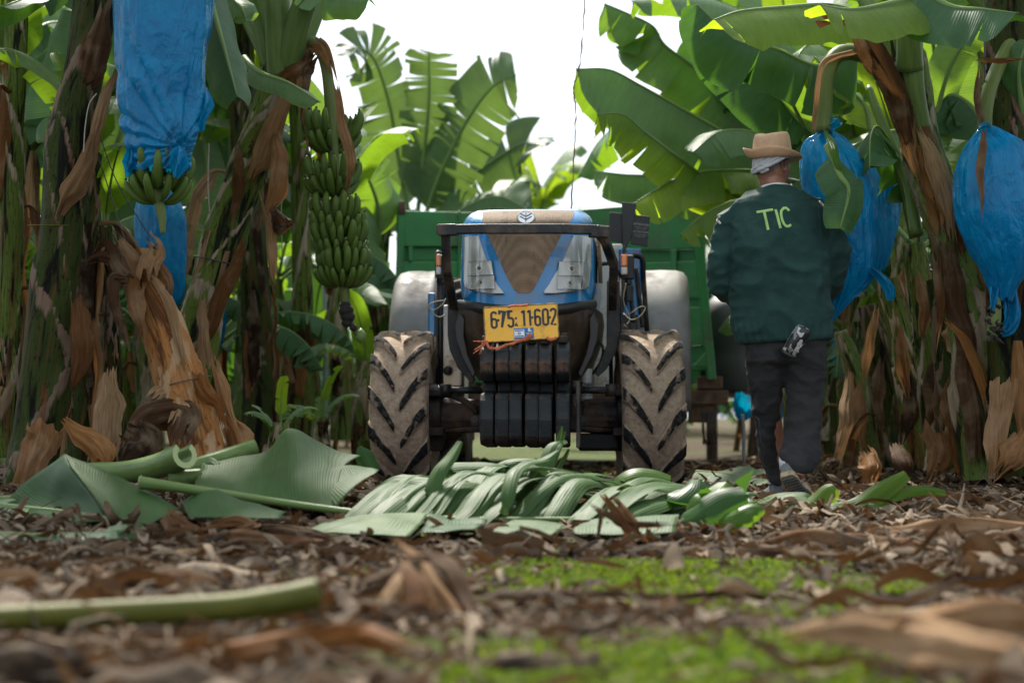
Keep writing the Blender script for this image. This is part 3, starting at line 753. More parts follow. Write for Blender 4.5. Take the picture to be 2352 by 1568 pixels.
# orange twine over the number plate
tw = thing('twine', 'frayed orange twine tying the yellow number plate to the front weights', 'twine')
def strand(pts, r, seg=8):
    q = MB(); q.tube(pts, r, seg); q.build('strand', M['twine'], tw)
def tpx(vx, vy, ly=-.885): return at(vx, vy, TY+ly)
main = catmull([tpx(1119, 783), tpx(1120, 793, -.90), tpx(1127, 800, -.92), tpx(1145, 799, -.92), tpx(1165, 792, -.91), tpx(1185, 786, -.90), tpx(1205, 779, -.90), tpx(1214, 772, -.90)], 30)
strand(main, .007, 8)
strand([p+Vector((0, -.003, .006*math.sin(i*.9))) for i, p in enumerate(main)], .005, 6)
strand(catmull([tpx(1204, 783, -.905), tpx(1212, 772, -.91), tpx(1219, 768, -.91), tpx(1216, 776, -.91), tpx(1208, 781, -.90)], 14), .0075, 8)
strand(catmull([tpx(1166, 705, -.89), tpx(1180, 702, -.895), tpx(1198, 702, -.89), tpx(1212, 700, -.885)], 10), .006, 8)
strand(catmull([tpx(1256, 776), tpx(1266, 780, -.90), tpx(1277, 776)], 10), .009, 8)
rr = random.Random(3)
for k in range(9):
    e = tpx(1096+rr.uniform(-10, 10), 797+rr.uniform(-14, 20), -.88+rr.uniform(-.04, .04))
    strand(catmull([tpx(1119, 786), tpx(1110+rr.uniform(-3, 3), 788+rr.uniform(-8, 8), -.89), e], 8), .0022, 5)

# ================================================================== trailer
trailer = thing('trailer', 'green slatted farm trailer with rusty corner caps standing behind the blue tractor', 'trailer', at(1280, 955, 16.5).to_2d().to_3d())
TRL = trailer.location.copy()
def tr(vx, vy, Y): return at(vx, vy, Y)-TRL
def wall_piece(P, th=.05, name='board', mat='trailer', parent=trailer, bevel=.008):
    m = MB(); poly = [tr(*p) for p in P]; m.prism(poly, (0, th, 0)); return m.build(name, M[mat], parent, smooth=False, bevel=bevel)
YL, YM, YR = 16.2, 16.5, 15.7
def yy(vx): return interp([(905, YL), (1210, YM), (1650, YR)], vx)
def strip(x0, x1, t0, t1, b0, b1, th=.05, dy=0, name='board', mat='trailer'):
    return wall_piece([(x0, b0, yy(x0)+dy), (x1, b1, yy(x1)+dy), (x1, t1, yy(x1)+dy), (x0, t0, yy(x0)+dy)], th, name, mat)
strip(914, 1210, 483, 491, 566, 566); strip(914, 1210, 600, 600, 752, 748)
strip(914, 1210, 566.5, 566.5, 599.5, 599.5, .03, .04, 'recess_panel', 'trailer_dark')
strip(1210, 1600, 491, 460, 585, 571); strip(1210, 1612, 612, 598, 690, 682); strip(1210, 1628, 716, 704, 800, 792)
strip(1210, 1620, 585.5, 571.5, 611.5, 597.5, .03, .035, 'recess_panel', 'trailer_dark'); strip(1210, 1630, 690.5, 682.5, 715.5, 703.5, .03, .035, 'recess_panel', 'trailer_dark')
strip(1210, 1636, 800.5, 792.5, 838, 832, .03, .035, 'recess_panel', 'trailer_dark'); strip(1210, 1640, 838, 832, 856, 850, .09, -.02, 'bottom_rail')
for x, y0, y1, xx in ((938, 566, 600, 10), (1052, 484, 750, 6), (1540, 572, 832, 14), (1480, 690, 712, 8)):
    strip(x, x+xx, y0, y0, y1, y1, .03, -.022, 'stiffener')
wall_piece([(903, 755, YL-.06), (921, 755, YL-.06), (931, 470, YL-.06), (915, 470, YL-.06)], .1, 'corner_post')
wall_piece([(1626, 872, YR-.08), (1646, 872, YR-.08), (1608, 455, YR-.08), (1588, 455, YR-.08)], .12, 'corner_post')
wall_piece([(1590, 842, YR-.07), (1632, 842, YR-.07), (1628, 800, YR-.07)], .05, 'gusset')
wall_piece([(915, 492, YL-.075), (931, 492, YL-.075), (930, 462, YL-.075), (916, 462, YL-.075)], .12, 'post_cap', 'rust')
wall_piece([(1585, 476, YR-.10), (1604, 478, YR-.10), (1601, 445, YR-.10), (1584, 446, YR-.10)], .14, 'post_cap', 'rust')
# sides, rear, floor, chassis
Lc, Rc = tr(910, 955, YL), tr(1625, 955, YR)
zt, zl = at(0, 470, 16.2).z, at(0, 850, 16.2).z
m = MB(); m.box((Lc.x+.02, Lc.y+2.1, (zt+zl)/2), (.05, 4.1, zt-zl)); m.build('side_wall', M['trailer'], trailer, smooth=False)
m = MB(); m.box((Rc.x-.02, Rc.y+2.3, (zt+zl)/2), (.05, 4.3, zt-zl)); m.build('side_wall', M['trailer'], trailer, smooth=False)
m = MB(); m.box(((Lc.x+Rc.x)/2, Rc.y+2.4, zl-.05), (Rc.x-Lc.x-.05, 4.2, .1)); m.build('floor', M['trailer_dark'], trailer, smooth=False)
m = MB(); m.box(((Lc.x+Rc.x)/2, Rc.y+4.5, (zt+zl)/2), (Rc.x-Lc.x-.1, .05, zt-zl)); m.build('rear_wall', M['trailer'], trailer, smooth=False)
bc = tr(1622, 912, YR)
m = MB(); m.box((bc.x-1.2, bc.y+.05, bc.z), (2.75, .12, .11)); m.build('front_beam', M['rust'], trailer, smooth=False, bevel=.01)
m = MB(); m.box((bc.x+.03, bc.y+.05, bc.z+.115), (.2, .12, .10)); m.build('beam_bracket', M['rust'], trailer, smooth=False, bevel=.01); m = MB(); m.box((bc.x-.02, bc.y+.1, bc.z-.13), (.22, .15, .14)); m.build('beam_bracket', M['rust'], trailer, smooth=False, bevel=.01)
for x in (Lc.x+.6, Rc.x-.6):
    m = MB(); m.box((x, Rc.y+2.3, zl-.2), (.12, 4.3, .18)); m.build('chassis_rail', M['black_steel'], trailer, smooth=False, bevel=.01)
for x in (Lc.x+.25, Rc.x-.3):
    for y in (2.2, 3.1):
        m = MB(); m.lathe([(-.11, .2), (-.12, .36), (-.09, .40), (.09, .40), (.12, .36), (.11, .2)], (x, Rc.y+y, .40), 'x', 30); m.build('trailer_wheel', M['rubber'], trailer, sharp=40)
m = MB(); m.tube([(0, -.4, .5), (bc.x-1.25, bc.y, .5)], .05, 10); m.tube([(-.3, -.3, .5), (-.3, -2.2, .5)], .05, 10)
m.build('drawbar', M['rust'], trailer)
for k in range(6):
    x = 1612+k*6
    m = MB(); m.tube(catmull([tr(x, 945, YR), tr(x+random.Random(k).uniform(-6, 6), 985, YR-.05), tr(x+4, 1020, YR)], 10), .008, 6); m.build('dangling_hose', M['rubber'], trailer)
# dark tank partly behind the man
c = at(1690, 870, 18.2)
tank = thing('water_tank', 'dark grey plastic tank standing in shade between trailer and walking man', 'tank', (c.x, c.y, 0))
m = MB(); rws = []
for z, hw in ((.62, .30), (.66, .33), (.95, .34), (1.0, .325), (1.05, .34), (1.28, .33), (1.42, .27), (1.52, .16), (1.56, .03)):
    rws.append((z, hw))
m.lathe(rws, (-.03, 0, 0), 'z', 32); m.build('shell', M['grey_tank'], tank)
m = MB()
for x in (-.22, .18):
    for y in (-.2, .2): m.box((x, y, .31), (.06, .06, .62))
m.box((0, 0, .62), (.6, .6, .05)); m.build('stand', M['rust'], tank, smooth=False, bevel=.006)
# ================================================================== the walking man
def cloth(name, col, rough=.75, fold=.5, sheen=.2, tint=None):
    g = NM(name); o = g.coord('Object'); a = g.noise(o, 7, 5, .6, .6); wv = g.noise(o, 210, 2, .5); b = g.noise(g.coord('Object', (1, 1, 1.5)), 7, 4, .5, 1.5)
    c = g.mix(g.ramp(a, [(.3, 0.), (.72, 1.)]), tuple(x*.72 for x in col), tuple(x*1.18 for x in col))
    if tint: c = g.mix(g.ramp(g.noise(o, 5, 6, .7), [(.6, 0.), (.8, .6)]), c, tint)
    nrm = g.bump(g.math('ADD', g.math('MULTIPLY', b, 1.0), g.math('MULTIPLY', wv, .12)), fold, .02)
    return g.done(g.bsdf(c, rough, 0, .06, nrm, **{'Sheen Weight': sheen*.15, 'Sheen Roughness': .5}))
M['jacket'] = cloth('green_jacket_cloth', (.020, .052, .046), .62, .3, .25)
M['trousers'] = cloth('charcoal_trousers', (.031, .031, .032), .75, .5, .25, (.06, .056, .054))
M['white_cloth'] = cloth('off_white_cloth', (.62, .60, .57), .8, .5)
M['wrap'] = cloth('grey_head_wrap', (.46, .47, .48), .8, .8)
M['hat'] = cloth('tan_corduroy', (.52, .35, .23), .85, .4, .4, (.26, .15, .09))
M['hat_band'] = cloth('tan_brim', (.50, .31, .185), .8, .3, .3)
g = NM('skin'); o = g.coord('Object')
hx = g.attr('wear')
c = g.mix(g.ramp(g.noise(o, 26, 5, .6), [(.3, 0.), (.75, 1.)]), (.20, .085, .052), (.34, .16, .10))
c = g.mix(hx, c, (.03, .022, .018))
M['skin'] = g.done(g.bsdf(c, .5, 0, .4, g.bump(g.noise(o, 160, 3), .2, .003), **{'Subsurface Weight': .08}))
M['hair'] = simple('short_dark_hair', (.025, .02, .018), .8, 0, 90, .5, .8)
M['eye'] = simple('eye', (.5, .48, .45), .2)
M['shoe'] = simple('grey_shoe', (.085, .12, .15), .65, 0, 20, .4, .4, 0, .4, (.22, .18, .13), .4, 14)
M['sole'] = simple('rubber_sole', (.44, .35, .24), .75, 0, 30, .3, .7, 0, .3, (.16, .12, .08), .4, 20)
M['sock'] = cloth('white_sock', (.6, .6, .62), .9, .3)
M['lime'] = cloth('lime_print', (.36, .56, .20), .6, .1, 0)
M['tobacco'] = simple('cigarette_paper', (.75, .72, .66), .7)
def camo():
    g = NM('camouflage_flask'); vo = g.n('ShaderNodeTexVoronoi'); vo.inputs['Scale'].default_value = 48; vo.distance = 'CHEBYCHEV'
    g.set(vo.inputs['Vector'], g.coord('Object', (1, 1, .8)))
    v = g.n('ShaderNodeSeparateXYZ'); g.set(v.inputs[0], vo.outputs['Color'])
    c = g.ramp(v.outputs[0], [(.0, (.012, .012, .013)), (.36, (.16, .16, .16)), (.52, (.42, .41, .40)), (.72, (.012, .012, .013))])
    for e in g.t.nodes:
        if e.bl_idname == 'ShaderNodeValToRGB': e.color_ramp.interpolation = 'CONSTANT'
    return g.done(g.bsdf(c, .4, 0, .5))
M['camo'] = camo()

PX, PY = at(1792, 1150, 9.85).x, 9.85
man = thing('person', 'man in a tan hat and green jacket walking away, smoking, cylinder speaker in back pocket', 'person', (PX, PY, 0))
def mp_(vx, vy, y=0.0):
    p = at(vx, vy, PY+y); return Vector((p.x-PX, y, p.z))
def ellring(c, hw, hd, n=28, pw=2.3, rz=0):
    out = []
    for k in range(n):
        a = 2*PI*k/n; ca, sa = math.cos(a), math.sin(a)
        x = abs(ca)**(2/pw)*(1 if ca > 0 else -1)*hw; y = abs(sa)**(2/pw)*(1 if sa > 0 else -1)*hd
        out.append(Vector((c.x+x*math.cos(rz)-y*math.sin(rz), c.y+x*math.sin(rz)+y*math.cos(rz), c.z)))
    return out
def loft(mb, rings):
    o = len(mb.v); mb.grid(rings, closed=True, flip=False); n = len(rings[0])
    mb.f.append(tuple(o+k for k in range(n))[::-1]); mb.m.append(0)
    mb.f.append(tuple(o+(len(rings)-1)*n+k for k in range(n))); mb.m.append(0)
def limb(mb, pts, rads, n=18, seg=16):
    P = catmull(pts, n); rr = [interp([(i/(len(rads)-1), r) for i, r in enumerate(rads)], k/(n-1)) for k in range(n)]
    mb.tube(P, rr, seg)
def wrinkle(me, amp, sc_, stretch=(1, 1, 1), seed=0, ridged=True, mask=None):
    me.update(); n = [v.normal.copy() for v in me.vertices]
    for v, nn in zip(me.vertices, n):
        p = Vector((v.co.x*stretch[0], v.co.y*stretch[1], v.co.z*stretch[2]))*sc_+Vector((seed, seed*.7, -seed))
        h = noise.noise(p)
        if ridged: h = (1-min(1, abs(h)*1.6))**3*1.8-.5
        h2 = noise.noise(p*2.3)
        k = 1 if mask is None else mask(v.co)
        v.co += nn*amp*k*(h*.7+h2*.4)
    me.update()

# jacket: torso and sleeves in one skin
J = MB()
tor = [(428, 1752, 1824, .075, .035), (440, 1728, 1842, .10, .03), (455, 1700, 1866, .12, .02), (475, 1678, 1888, .135, .01), (500, 1668, 1899, .145, -.005), (540, 1668, 1902, .155, -.015), (600, 1672, 1902, .165, -.01),
       (660, 1676, 1904, .17, .0), (710, 1679, 1908, .172, .01), (745, 1684, 1912, .172, .01), (768, 1690, 1915, .168, .012), (785, 1697, 1916, .162, .012)]
rings = []
for vy, l, r_, hd, y in tor[::-1]:
    a, b = mp_(l, vy), mp_(r_, vy); tilt = (vy-428)/357*.0
    rings.append(ellring(Vector(((a.x+b.x)/2, y, a.z)), (b.x-a.x)/2, hd, pw=2.6))
for k, ring in enumerate(rings[:3]):            # hem hangs lower at the left
    for p in ring: p.z -= .012*(-p.x/.24)+.005
loft(J, rings)
limb(J, [mp_(1705, 490, .01), mp_(1682, 508, -.0), mp_(1664, 545, -.01), mp_(1656, 600, -.02), mp_(1655, 645, .0), mp_(1668, 668, .06), mp_(1690, 676, .17), mp_(1716, 676, .26)], [.066, .066, .064, .063, .064, .062, .055, .045], 24)
limb(J, [mp_(1862, 484, .01), mp_(1888, 500, .0), mp_(1912, 540, -.02), mp_(1922, 592, -.02), mp_(1918, 634, .03), mp_(1905, 664, .10), mp_(1888, 674, .18), mp_(1860, 676, .27)], [.066, .068, .066, .064, .064, .06, .055, .045], 24)
jm = remeshed(J, .0125, 5)
def jm_mask(co): return 1.0 if co.z > .82 else .4
wrinkle(jm, .016, 4.6, (1.2, 1, .9), 3.1, True, jm_mask)
wrinkle(jm, .009, 9.0, (.8, 1, 1.5), 9.4, True, lambda c: 1 if abs(c.x) > .2 else .4)
# waist gather
for v in jm.vertices:
    if v.co.z < .90:
        v.co += Vector((v.co.x, v.co.y, 0)).normalized()*.006*math.sin(math.atan2(v.co.y, v.co.x)*34)*smooth01((.90-v.co.z)/.06)
sm = bpy.data.objects.new('tmp', jm); COL.objects.link(sm); q = sm.modifiers.new('s', 'SUBSURF'); q.levels = q.render_levels = 1
jm2 = evaluated_mesh(sm); bpy.data.objects.remove(sm)
jm2.materials.clear(); jm2.materials.append(M['jacket']); jm2.polygons.foreach_set('use_smooth', [True]*len(jm2.polygons))
jacket = link('jacket', jm2, man)
jb = bmesh.new(); jb.from_mesh(jm2); jtree = BVHTree.FromBMesh(jb)
def on_jacket(x, z, off=.003):
    hit = jtree.ray_cast(Vector((x, -2, z)), Vector((0, 1, 0)))
    return Vector((x, hit[0].y-off, z)) if hit[0] else Vector((x, -.15, z))
# print on the back: T, I, C as stitched strokes
tm = MB()
def lstroke(pts, wd):
    P = []
    for a, b in zip(pts, pts[1:]):
        n = max(2, int(math.hypot(b[0]-a[0], b[1]-a[1])/1.5))
        P += [(lerp(a[0], b[0], i/n), lerp(a[1], b[1], i/n)) for i in range(n)]
    P.append(pts[-1]); rows = []
    for i, p in enumerate(P):
        q0, q1 = P[max(0, i-1)], P[min(len(P)-1, i+1)]
        d = Vector((q1[0]-q0[0], q1[1]-q0[1])); d.normalize(); nn = Vector((-d.y, d.x))*wd/2
        row = []
        for s in (-1, -.4, .4, 1):
            c3 = mp_(p[0]+nn.x*s, p[1]+nn.y*s, -.14); row.append(on_jacket(c3.x, c3.z, .0045 if abs(s) < .9 else .001))
        rows.append(row)
    tm.grid(rows)
lstroke([(1738, 487), (1775, 482)], 6.0); lstroke([(1755, 485), (1763, 529)], 6.0); lstroke([(1781, 481), (1790, 526)], 6.0)
lstroke([(1813+0, 484), (1806, 477.5), (1800, 478), (1794, 485), (1793, 494), (1795, 506), (1799, 516), (1804, 521), (1810, 521), (1816, 517)], 6.0)
tm.build('back_print', M['lime'], jacket)
# shoulder piping
for pts in ([(1650, 497), (1653, 505), (1658, 512)], [(1886, 459), (1893, 465), (1898, 470)]):
    m = MB(); row = []
    for x, y in catmull([Vector((a, b, 0)) for a, b in pts], 8) and [(p.x, p.y) for p in catmull([Vector((a, b, 0)) for a, b in pts], 8)]:
        c3 = mp_(x, y, -.12); row.append(on_jacket(c3.x, c3.z, .004))
    m.tube(row, .006, 8); m.build('shoulder_piping', M['white_cloth'], jacket)
# seams of the sleeves, drawn on the cloth
for pts in ([(1684, 492), (1679, 540), (1680, 610), (1684, 668)], [(1882, 474), (1884, 520), (1889, 580), (1890, 640)]):
    m = MB(); row = []
    for p in catmull([Vector((a, b, 0)) for a, b in pts], 24):
        c3 = mp_(p.x, p.y, -.12); row.append(on_jacket(c3.x, c3.z, .0005))
    m.tube(row, .0035, 6); m.build('sleeve_seam', M['jacket'], jacket)
# collar
m = MB()
for off, zz, r0, mt in ((.0, 0, 1.0, 0), (.012, -.026, 1.14, 0)):
    rws = []
    for t in range(6):
        q = t/5; row = []
        for k in range(33):
            a = 2*PI*k/32; rx, ry = lerp(.098, .072, q)*r0, lerp(.095, .078, q)*r0
            z0 = mp_(1788, 437).z+zz - .022*math.cos(a)**2*(1-q) -.055*max(0, math.sin(a))**2
            row.append(Vector((mp_(1785, 430).x+rx*math.cos(a), .035+ry*math.sin(a), z0+lerp(-.02, .035, q)-.008*abs(math.cos(a)))))
        rws.append(row)
    m.grid(rws)
cl = m.build('collar', M['white_cloth'], jacket); q = cl.modifiers.new('t', 'SOLIDIFY'); q.thickness = .006
m = MB(); m.tube([Vector((mp_(1785, 430).x+.105*math.cos(a), .035+.102*math.sin(a), mp_(1788, 437).z-.016-.024*math.cos(a)**2-.05*max(0, math.sin(a))**2)) for a in [2*PI*k/40 for k in range(41)]], .003, 6)
m.build('collar_stripe', M['plate_black'], jacket)

# trousers
Tm = MB()
hr = []
for vy, l, r_, hd, y in ((835, 1712, 1898, .125, .0), (800, 1710, 1899, .128, .0), (770, 1708, 1898, .125, .0), (740, 1712, 1895, .115, .0)):
    a, b = mp_(l, vy), mp_(r_, vy); hr.append(ellring(Vector(((a.x+b.x)/2, y, a.z)), (b.x-a.x)/2, hd, pw=2.4))
loft(Tm, hr)
def leg(P):
    rings = []
    dense = []
    for i in range(len(P)-1):
        for k in range(5): dense.append([lerp(P[i][c], P[i+1][c], k/5) for c in range(5)])
    dense.append(list(P[-1]))
    for vy, l, r_, hd, y in dense[::-1]:
        a, b = mp_(l, vy, y), mp_(r_, vy, y); rings.append(ellring(Vector(((a.x+b.x)/2, y, a.z)), (b.x-a.x)/2, hd, pw=2.2))
    loft(Tm, rings)
leg([(800, 1711, 1812, .11, .0), (850, 1714, 1803, .105, .03), (900, 1724, 1793, .10, .07), (950, 1730, 1789, .086, .11), (1000, 1735, 1786, .080, .14), (1050, 1747, 1785, .072, .16), (1085, 1762, 1794, .064, .17), (1114, 1770, 1797, .056, .175)])
leg([(800, 1800, 1898, .115, .0), (850, 1803, 1896, .11, .0), (900, 1808, 1892, .10, .0), (950, 1809, 1886, .09, -.02), (985, 1802, 1884, .085, -.05), (1020, 1793, 1886, .085, -.10), (1045, 1790, 1885, .082, -.14), (1070, 1794, 1876, .07, -.17), (1088, 1803, 1868, .055, -.185)])
tmh = remeshed(Tm, .0125, 4)
wrinkle(tmh, .017, 5.0, (1.2, 1, 1.5), 5.3, True, lambda c: (.5+.5*smooth01((.75-c.z)/.5))*(.4+.6*smooth01((c.z-.2)/.2)))
wrinkle(tmh, .009, 10.0, (.9, 1, 1.7), 1.3, True, lambda c: .7)
sm = bpy.data.objects.new('tmp', tmh); COL.objects.link(sm); q = sm.modifiers.new('s', 'SUBSURF'); q.levels = q.render_levels = 1
tm2 = evaluated_mesh(sm); bpy.data.objects.remove(sm)
tm2.materials.clear(); tm2.materials.append(M['trousers']); tm2.polygons.foreach_set('use_smooth', [True]*len(tm2.polygons))
trousers = link('trousers', tm2, man)
tbm = bmesh.new(); tbm.from_mesh(tm2); ttree = BVHTree.FromBMesh(tbm)
def on_trousers(vx, vy, off=.002):
    c3 = mp_(vx, vy, -.1); hit = ttree.ray_cast(Vector((c3.x, -2, c3.z)), Vector((0, 1, 0)))
    return Vector((c3.x, (hit[0].y if hit[0] else -.1)-off, c3.z))
m = MB(); m.tube([on_trousers(p.x, p.y, -.0005) for p in catmull([Vector((1832, 834, 0)), Vector((1860, 842, 0)), Vector((1886, 846, 0)), Vector((1893, 815, 0))], 24)], .003, 6); m.build('pocket_seam', M['trousers'], trousers)
m = MB(); m.tube([on_trousers(p.x, p.y, -.001) for p in catmull([Vector((1722, 812, 0)), Vector((1735, 880, 0)), Vector((1742, 950, 0)), Vector((1748, 1020, 0))], 30)], .003, 6); m.build('side_seam', M['trousers'], trousers)

# body: legs, trunk, arms, hands, neck and head as one surface
HC = mp_(1774, 383, .055); FACE = R(-48)            # the head is turned to the right
HR_ = Matrix.Rotation(FACE, 3, 'Z')
B = MB()
hv, hf = [], []
NU, NVv = 40, 30
for i in range(NVv+1):
    ph = PI*i/NVv-PI/2
    for j in range(NU):
        th = 2*PI*j/NU
        x, y, z = math.cos(ph)*math.sin(th), math.cos(ph)*math.cos(th), math.sin(ph)      # +y is the face
        fl_ = 1 if z > 0 else max(.05, math.cos(ph))**-.38
        wx = .076*(1-.20*smooth01((-z-.15)/.7)); p = Vector((x*wx*fl_, y*.097*(fl_ if y > 0 else 1), z*.118))
        if z < 0: p.y *= 1-.05*(-z); p.y += .012*(-z)*(y > 0)
        if y > 0:
            fx = x
            nose = math.exp(-(fx/.17)**2)*math.exp(-((z+.10)/.16)**2); p.y += .028*nose
            p.y += .012*math.exp(-(fx/.2)**2)*math.exp(-((z+.72)/.16)**2)              # chin
            p.y += .007*math.exp(-(fx/.28)**2)*math.exp(-((z+.42)/.09)**2)             # lips
            p.y += .007*math.exp(-(fx/.6)**2)*math.exp(-((z-.24)/.1)**2)               # brow
            for sx in (-1, 1): p.y -= .010*math.exp(-((fx-sx*.38)/.17)**2)*math.exp(-((z-.06)/.11)**2)
        hv.append(HC+HR_ @ p)
for i in range(NVv):
    for j in range(NU):
        hf.append((i*NU+j, (i+1)*NU+j, (i+1)*NU+(j+1) % NU, i*NU+(j+1) % NU))
B.add(hv, hf)
nk = mp_(1784, 440, .03)
B.tube([nk+Vector((0, -.01, -.08)), nk+Vector((0, 0, 0)), HC+HR_ @ Vector((0, -.02, -.05))], [.075, .060, .058], 20)
for sx in (-1, 1):                                  # ears
    ec = HC+HR_ @ Vector((sx*.078, -.008, .005)); e1 = []
    for k in range(14):
        a = 2*PI*k/14; e1.append(ec+HR_ @ Vector((sx*(.006+.004*math.sin(a)), .018*math.cos(a)-.006*math.sin(a), .032*math.sin(a))))
    B.tube(e1+e1[:1], .0065, 8)
    B.tube([ec+HR_ @ Vector((-sx*.004, .004, -.01)), ec+HR_ @ Vector((sx*.005, -.004, .008))], .011, 8)
loft(B, [ellring(Vector((p.x, .01, p.z)), hw, hd, 20) for p, hw, hd in ((mp_(1805, 820), .13, .09), (mp_(1800, 740), .14, .095), (mp_(1790, 640), .15, .10), (mp_(1785, 540), .17, .105), (mp_(1785, 480), .16, .09), (mp_(1785, 450), .08, .06))])
limb(B, [mp_(1758, 810, 0), mp_(1766, 900, .07), mp_(1770, 955, .11), mp_(1782, 1050, .16), mp_(1787, 1122, .175)], [.085, .07, .055, .05, .036])
limb(B, [mp_(1850, 810, 0), mp_(1846, 900, .0), mp_(1842, 955, -.02), mp_(1836, 1040, -.14), mp_(1828, 1095, -.205)], [.085, .07, .055, .05, .036])
def arm_hand(S0, E, Wr, sx):
    limb(B, [S0, (S0+E)/2, E, (E+Wr)/2, Wr], [.055, .05, .042, .038, .027], 20)
    d = (Wr-E).normalized(); side = d.cross(Vector((0, 0, 1))).normalized()*sx; up = side.cross(d)*sx
    palm = Wr+d*.05
    B.tube([Wr, Wr+d*.03, Wr+d*.075, Wr+d*.095], [.026, .036, .040, .034], 14, flat=.55, up=up)
    for k, ln in enumerate((.072, .080, .075, .06)):
        b0 = Wr+d*.088+side*(.030-.020*k)
        c1 = b0+d*ln*.42-up*.008; c2 = c1+d*ln*.3-up*ln*.30; c3 = c2+d*ln*.08-up*ln*.34
        B.tube([b0-d*.02, b0, c1, c2, c3], [.010, .0098, .009, .0085, .0065], 8)
    t0 = Wr+d*.035+side*.030; B.tube([t0-d*.01-side*.012, t0+d*.02+side*.014-up*.006, t0+d*.045+side*.016-up*.02, t0+d*.06+side*.006-up*.032], [.013, .012, .0105, .008], 8)
arm_hand(mp_(1680, 500, .0), mp_(1664, 638, .0), mp_(1722, 672, .27), 1)
arm_hand(mp_(1890, 500, .0), mp_(1914, 625, .0), mp_(1853, 674, .28), -1)
bm_ = remeshed(B, .0052, 3, .5)
bm_.materials.clear(); bm_.materials.append(M['skin']); bm_.polygons.foreach_set('use_smooth', [True]*len(bm_.polygons))
a = bm_.attributes.new('wear', 'FLOAT', 'POINT')
vals = []
for v in bm_.vertices:                              # close cropped hair at the nape and temples
    q = HR_.inverted() @ (v.co-HC); f = 0
    lim = -.012-.030*max(0, -q.y/.09)+(.012 if abs(q.x) > .06 else 0)
    if q.length < .16 and q.y < .045 and q.z > -.085: f = smooth01((q.z-lim+.022)/.036)*smooth01((.045-q.y)/.02)*.92
    vals.append(f)
a.data.foreach_set('value', vals)
body = link('body', bm_, man)
m = MB()
for sx in (-1, 1):
    e = HC+HR_ @ Vector((sx*.031, .083, .008)); m.lathe([(-.011*math.cos(t), .011*math.sin(t)+.0003) for t in [PI*k/8 for k in range(9)]], e, 'z', 12)
m.build('eye', M['eye'], body)
# head wrap: twisted cloth band round the head, low at the nape
def wrap_low(xw): return .010+.52*xw if xw < .06 else .041
m = MB(); rws = []
for t in range(11):
    q = t/10; row = []
    for k in range(72):
        a = 2*PI*k/72; d = HR_ @ Vector((math.sin(a)*.086, math.cos(a)*.105, 0)); z0 = wrap_low(d.x); z = lerp(z0, .082, q)
        fold = .0026*math.sin(q*13+a*2.2)+.0018*math.sin(q*23-a*3.1)
        sh = math.sqrt(max(.3, 1-(z/.17)**2)); row.append(HC+d*sh*(1+fold/.09)+Vector((0, 0, z)))
    rws.append(row)
m.grid(rws, closed=True)
wrap = m.build('head_wrap', M['wrap'], man); q = wrap.modifiers.new('t', 'SOLIDIFY'); q.thickness = .005
m = MB()
for kk in range(3):
    pts = []
    for k in range(49):
        a = 2*PI*k/48; d = HR_ @ Vector((math.sin(a)*.087, math.cos(a)*.106, 0)); z = wrap_low(d.x)+.004+.017*kk+.010*kk*d.x/.09+.004*math.sin(a*2+kk)
        sh = math.sqrt(max(.3, 1-(z/.17)**2)); pts.append(HC+d*sh*(1.02+.02*math.sin(3*a+kk*2))+Vector((0, 0, z)))
    m.tube(pts, .0105, 8)
for k in range(5):
    kc = HC+Vector((-.078+.004*k, -.055-.004*k, -.010-.006*k)); m.tube(catmull([kc+Vector((-.012, -.004, .014)), kc, kc+Vector((.03, -.022, -.002+.004*k))], 8), [.006, .009, .010, .011, .012, .012, .011, .009], 8)
m.build('wrap_twist', M['wrap'], wrap)
# hat
hat = bpy.data.objects.new('hat', None); COL.objects.link(hat); hat.parent = man
hat.location = HC+Vector((.0, .0, .058)); hat.rotation_euler = (R(4), R(3), FACE)
m = MB(); rws = []; NA = 72
for t, (r, z) in enumerate([(1.06, -.008), (1.0, .0), (1.0, .02), (.985, .05), (.965, .075), (.93, .094), (.87, .106), (.76, .111), (.55, .106), (.3, .101), (.02, .100)]):
    row = []
    for k in range(NA):
        a = 2*PI*k/NA; x = math.sin(a)*.088*r; y = math.cos(a)*.108*r; zz = z
        if z > .04:
            x *= 1-.16*max(0, math.cos(a))*(z/.11)           # front pinch
            zz += .012*math.cos(a)*0 - .006*math.cos(2*a)*(z/.11)
            if r < .8: zz -= .016*(1-abs(x)/.09)
        n_ = noise.noise(Vector((x*14, y*14, z*16)))
        row.append(Vector((x*(1+.02*n_), y*(1+.02*n_), zz+.004*n_)))
    rws.append(row)
m.grid(rws, closed=True); m.build('crown', M['hat'], hat)
m = MB(); rws = []
for t in range(9):
    q = t/8; row = []
    for k in range(NA):
        a = 2*PI*k/NA; back = max(0, -math.cos(a)); front = max(0, math.cos(a)); side = abs(math.sin(a))
        ext = (.044+.010*front)*q
        x = math.sin(a)*(.0895+ext); y = math.cos(a)*(.1095+ext)
        z = -.004 + q*q*(.026*side+.034*back) - .03*front*q*q - .012*math.sin(q*PI)*(.6+.5*back)
        z += .004*math.sin(3*a+1)*q
        row.append(Vector((x, y, z)))
    rws.append(row)
m.grid(rws, closed=True); br = m.build('brim', M['hat_band'], hat); q = br.modifiers.new('t', 'SOLIDIFY'); q.thickness = .0045
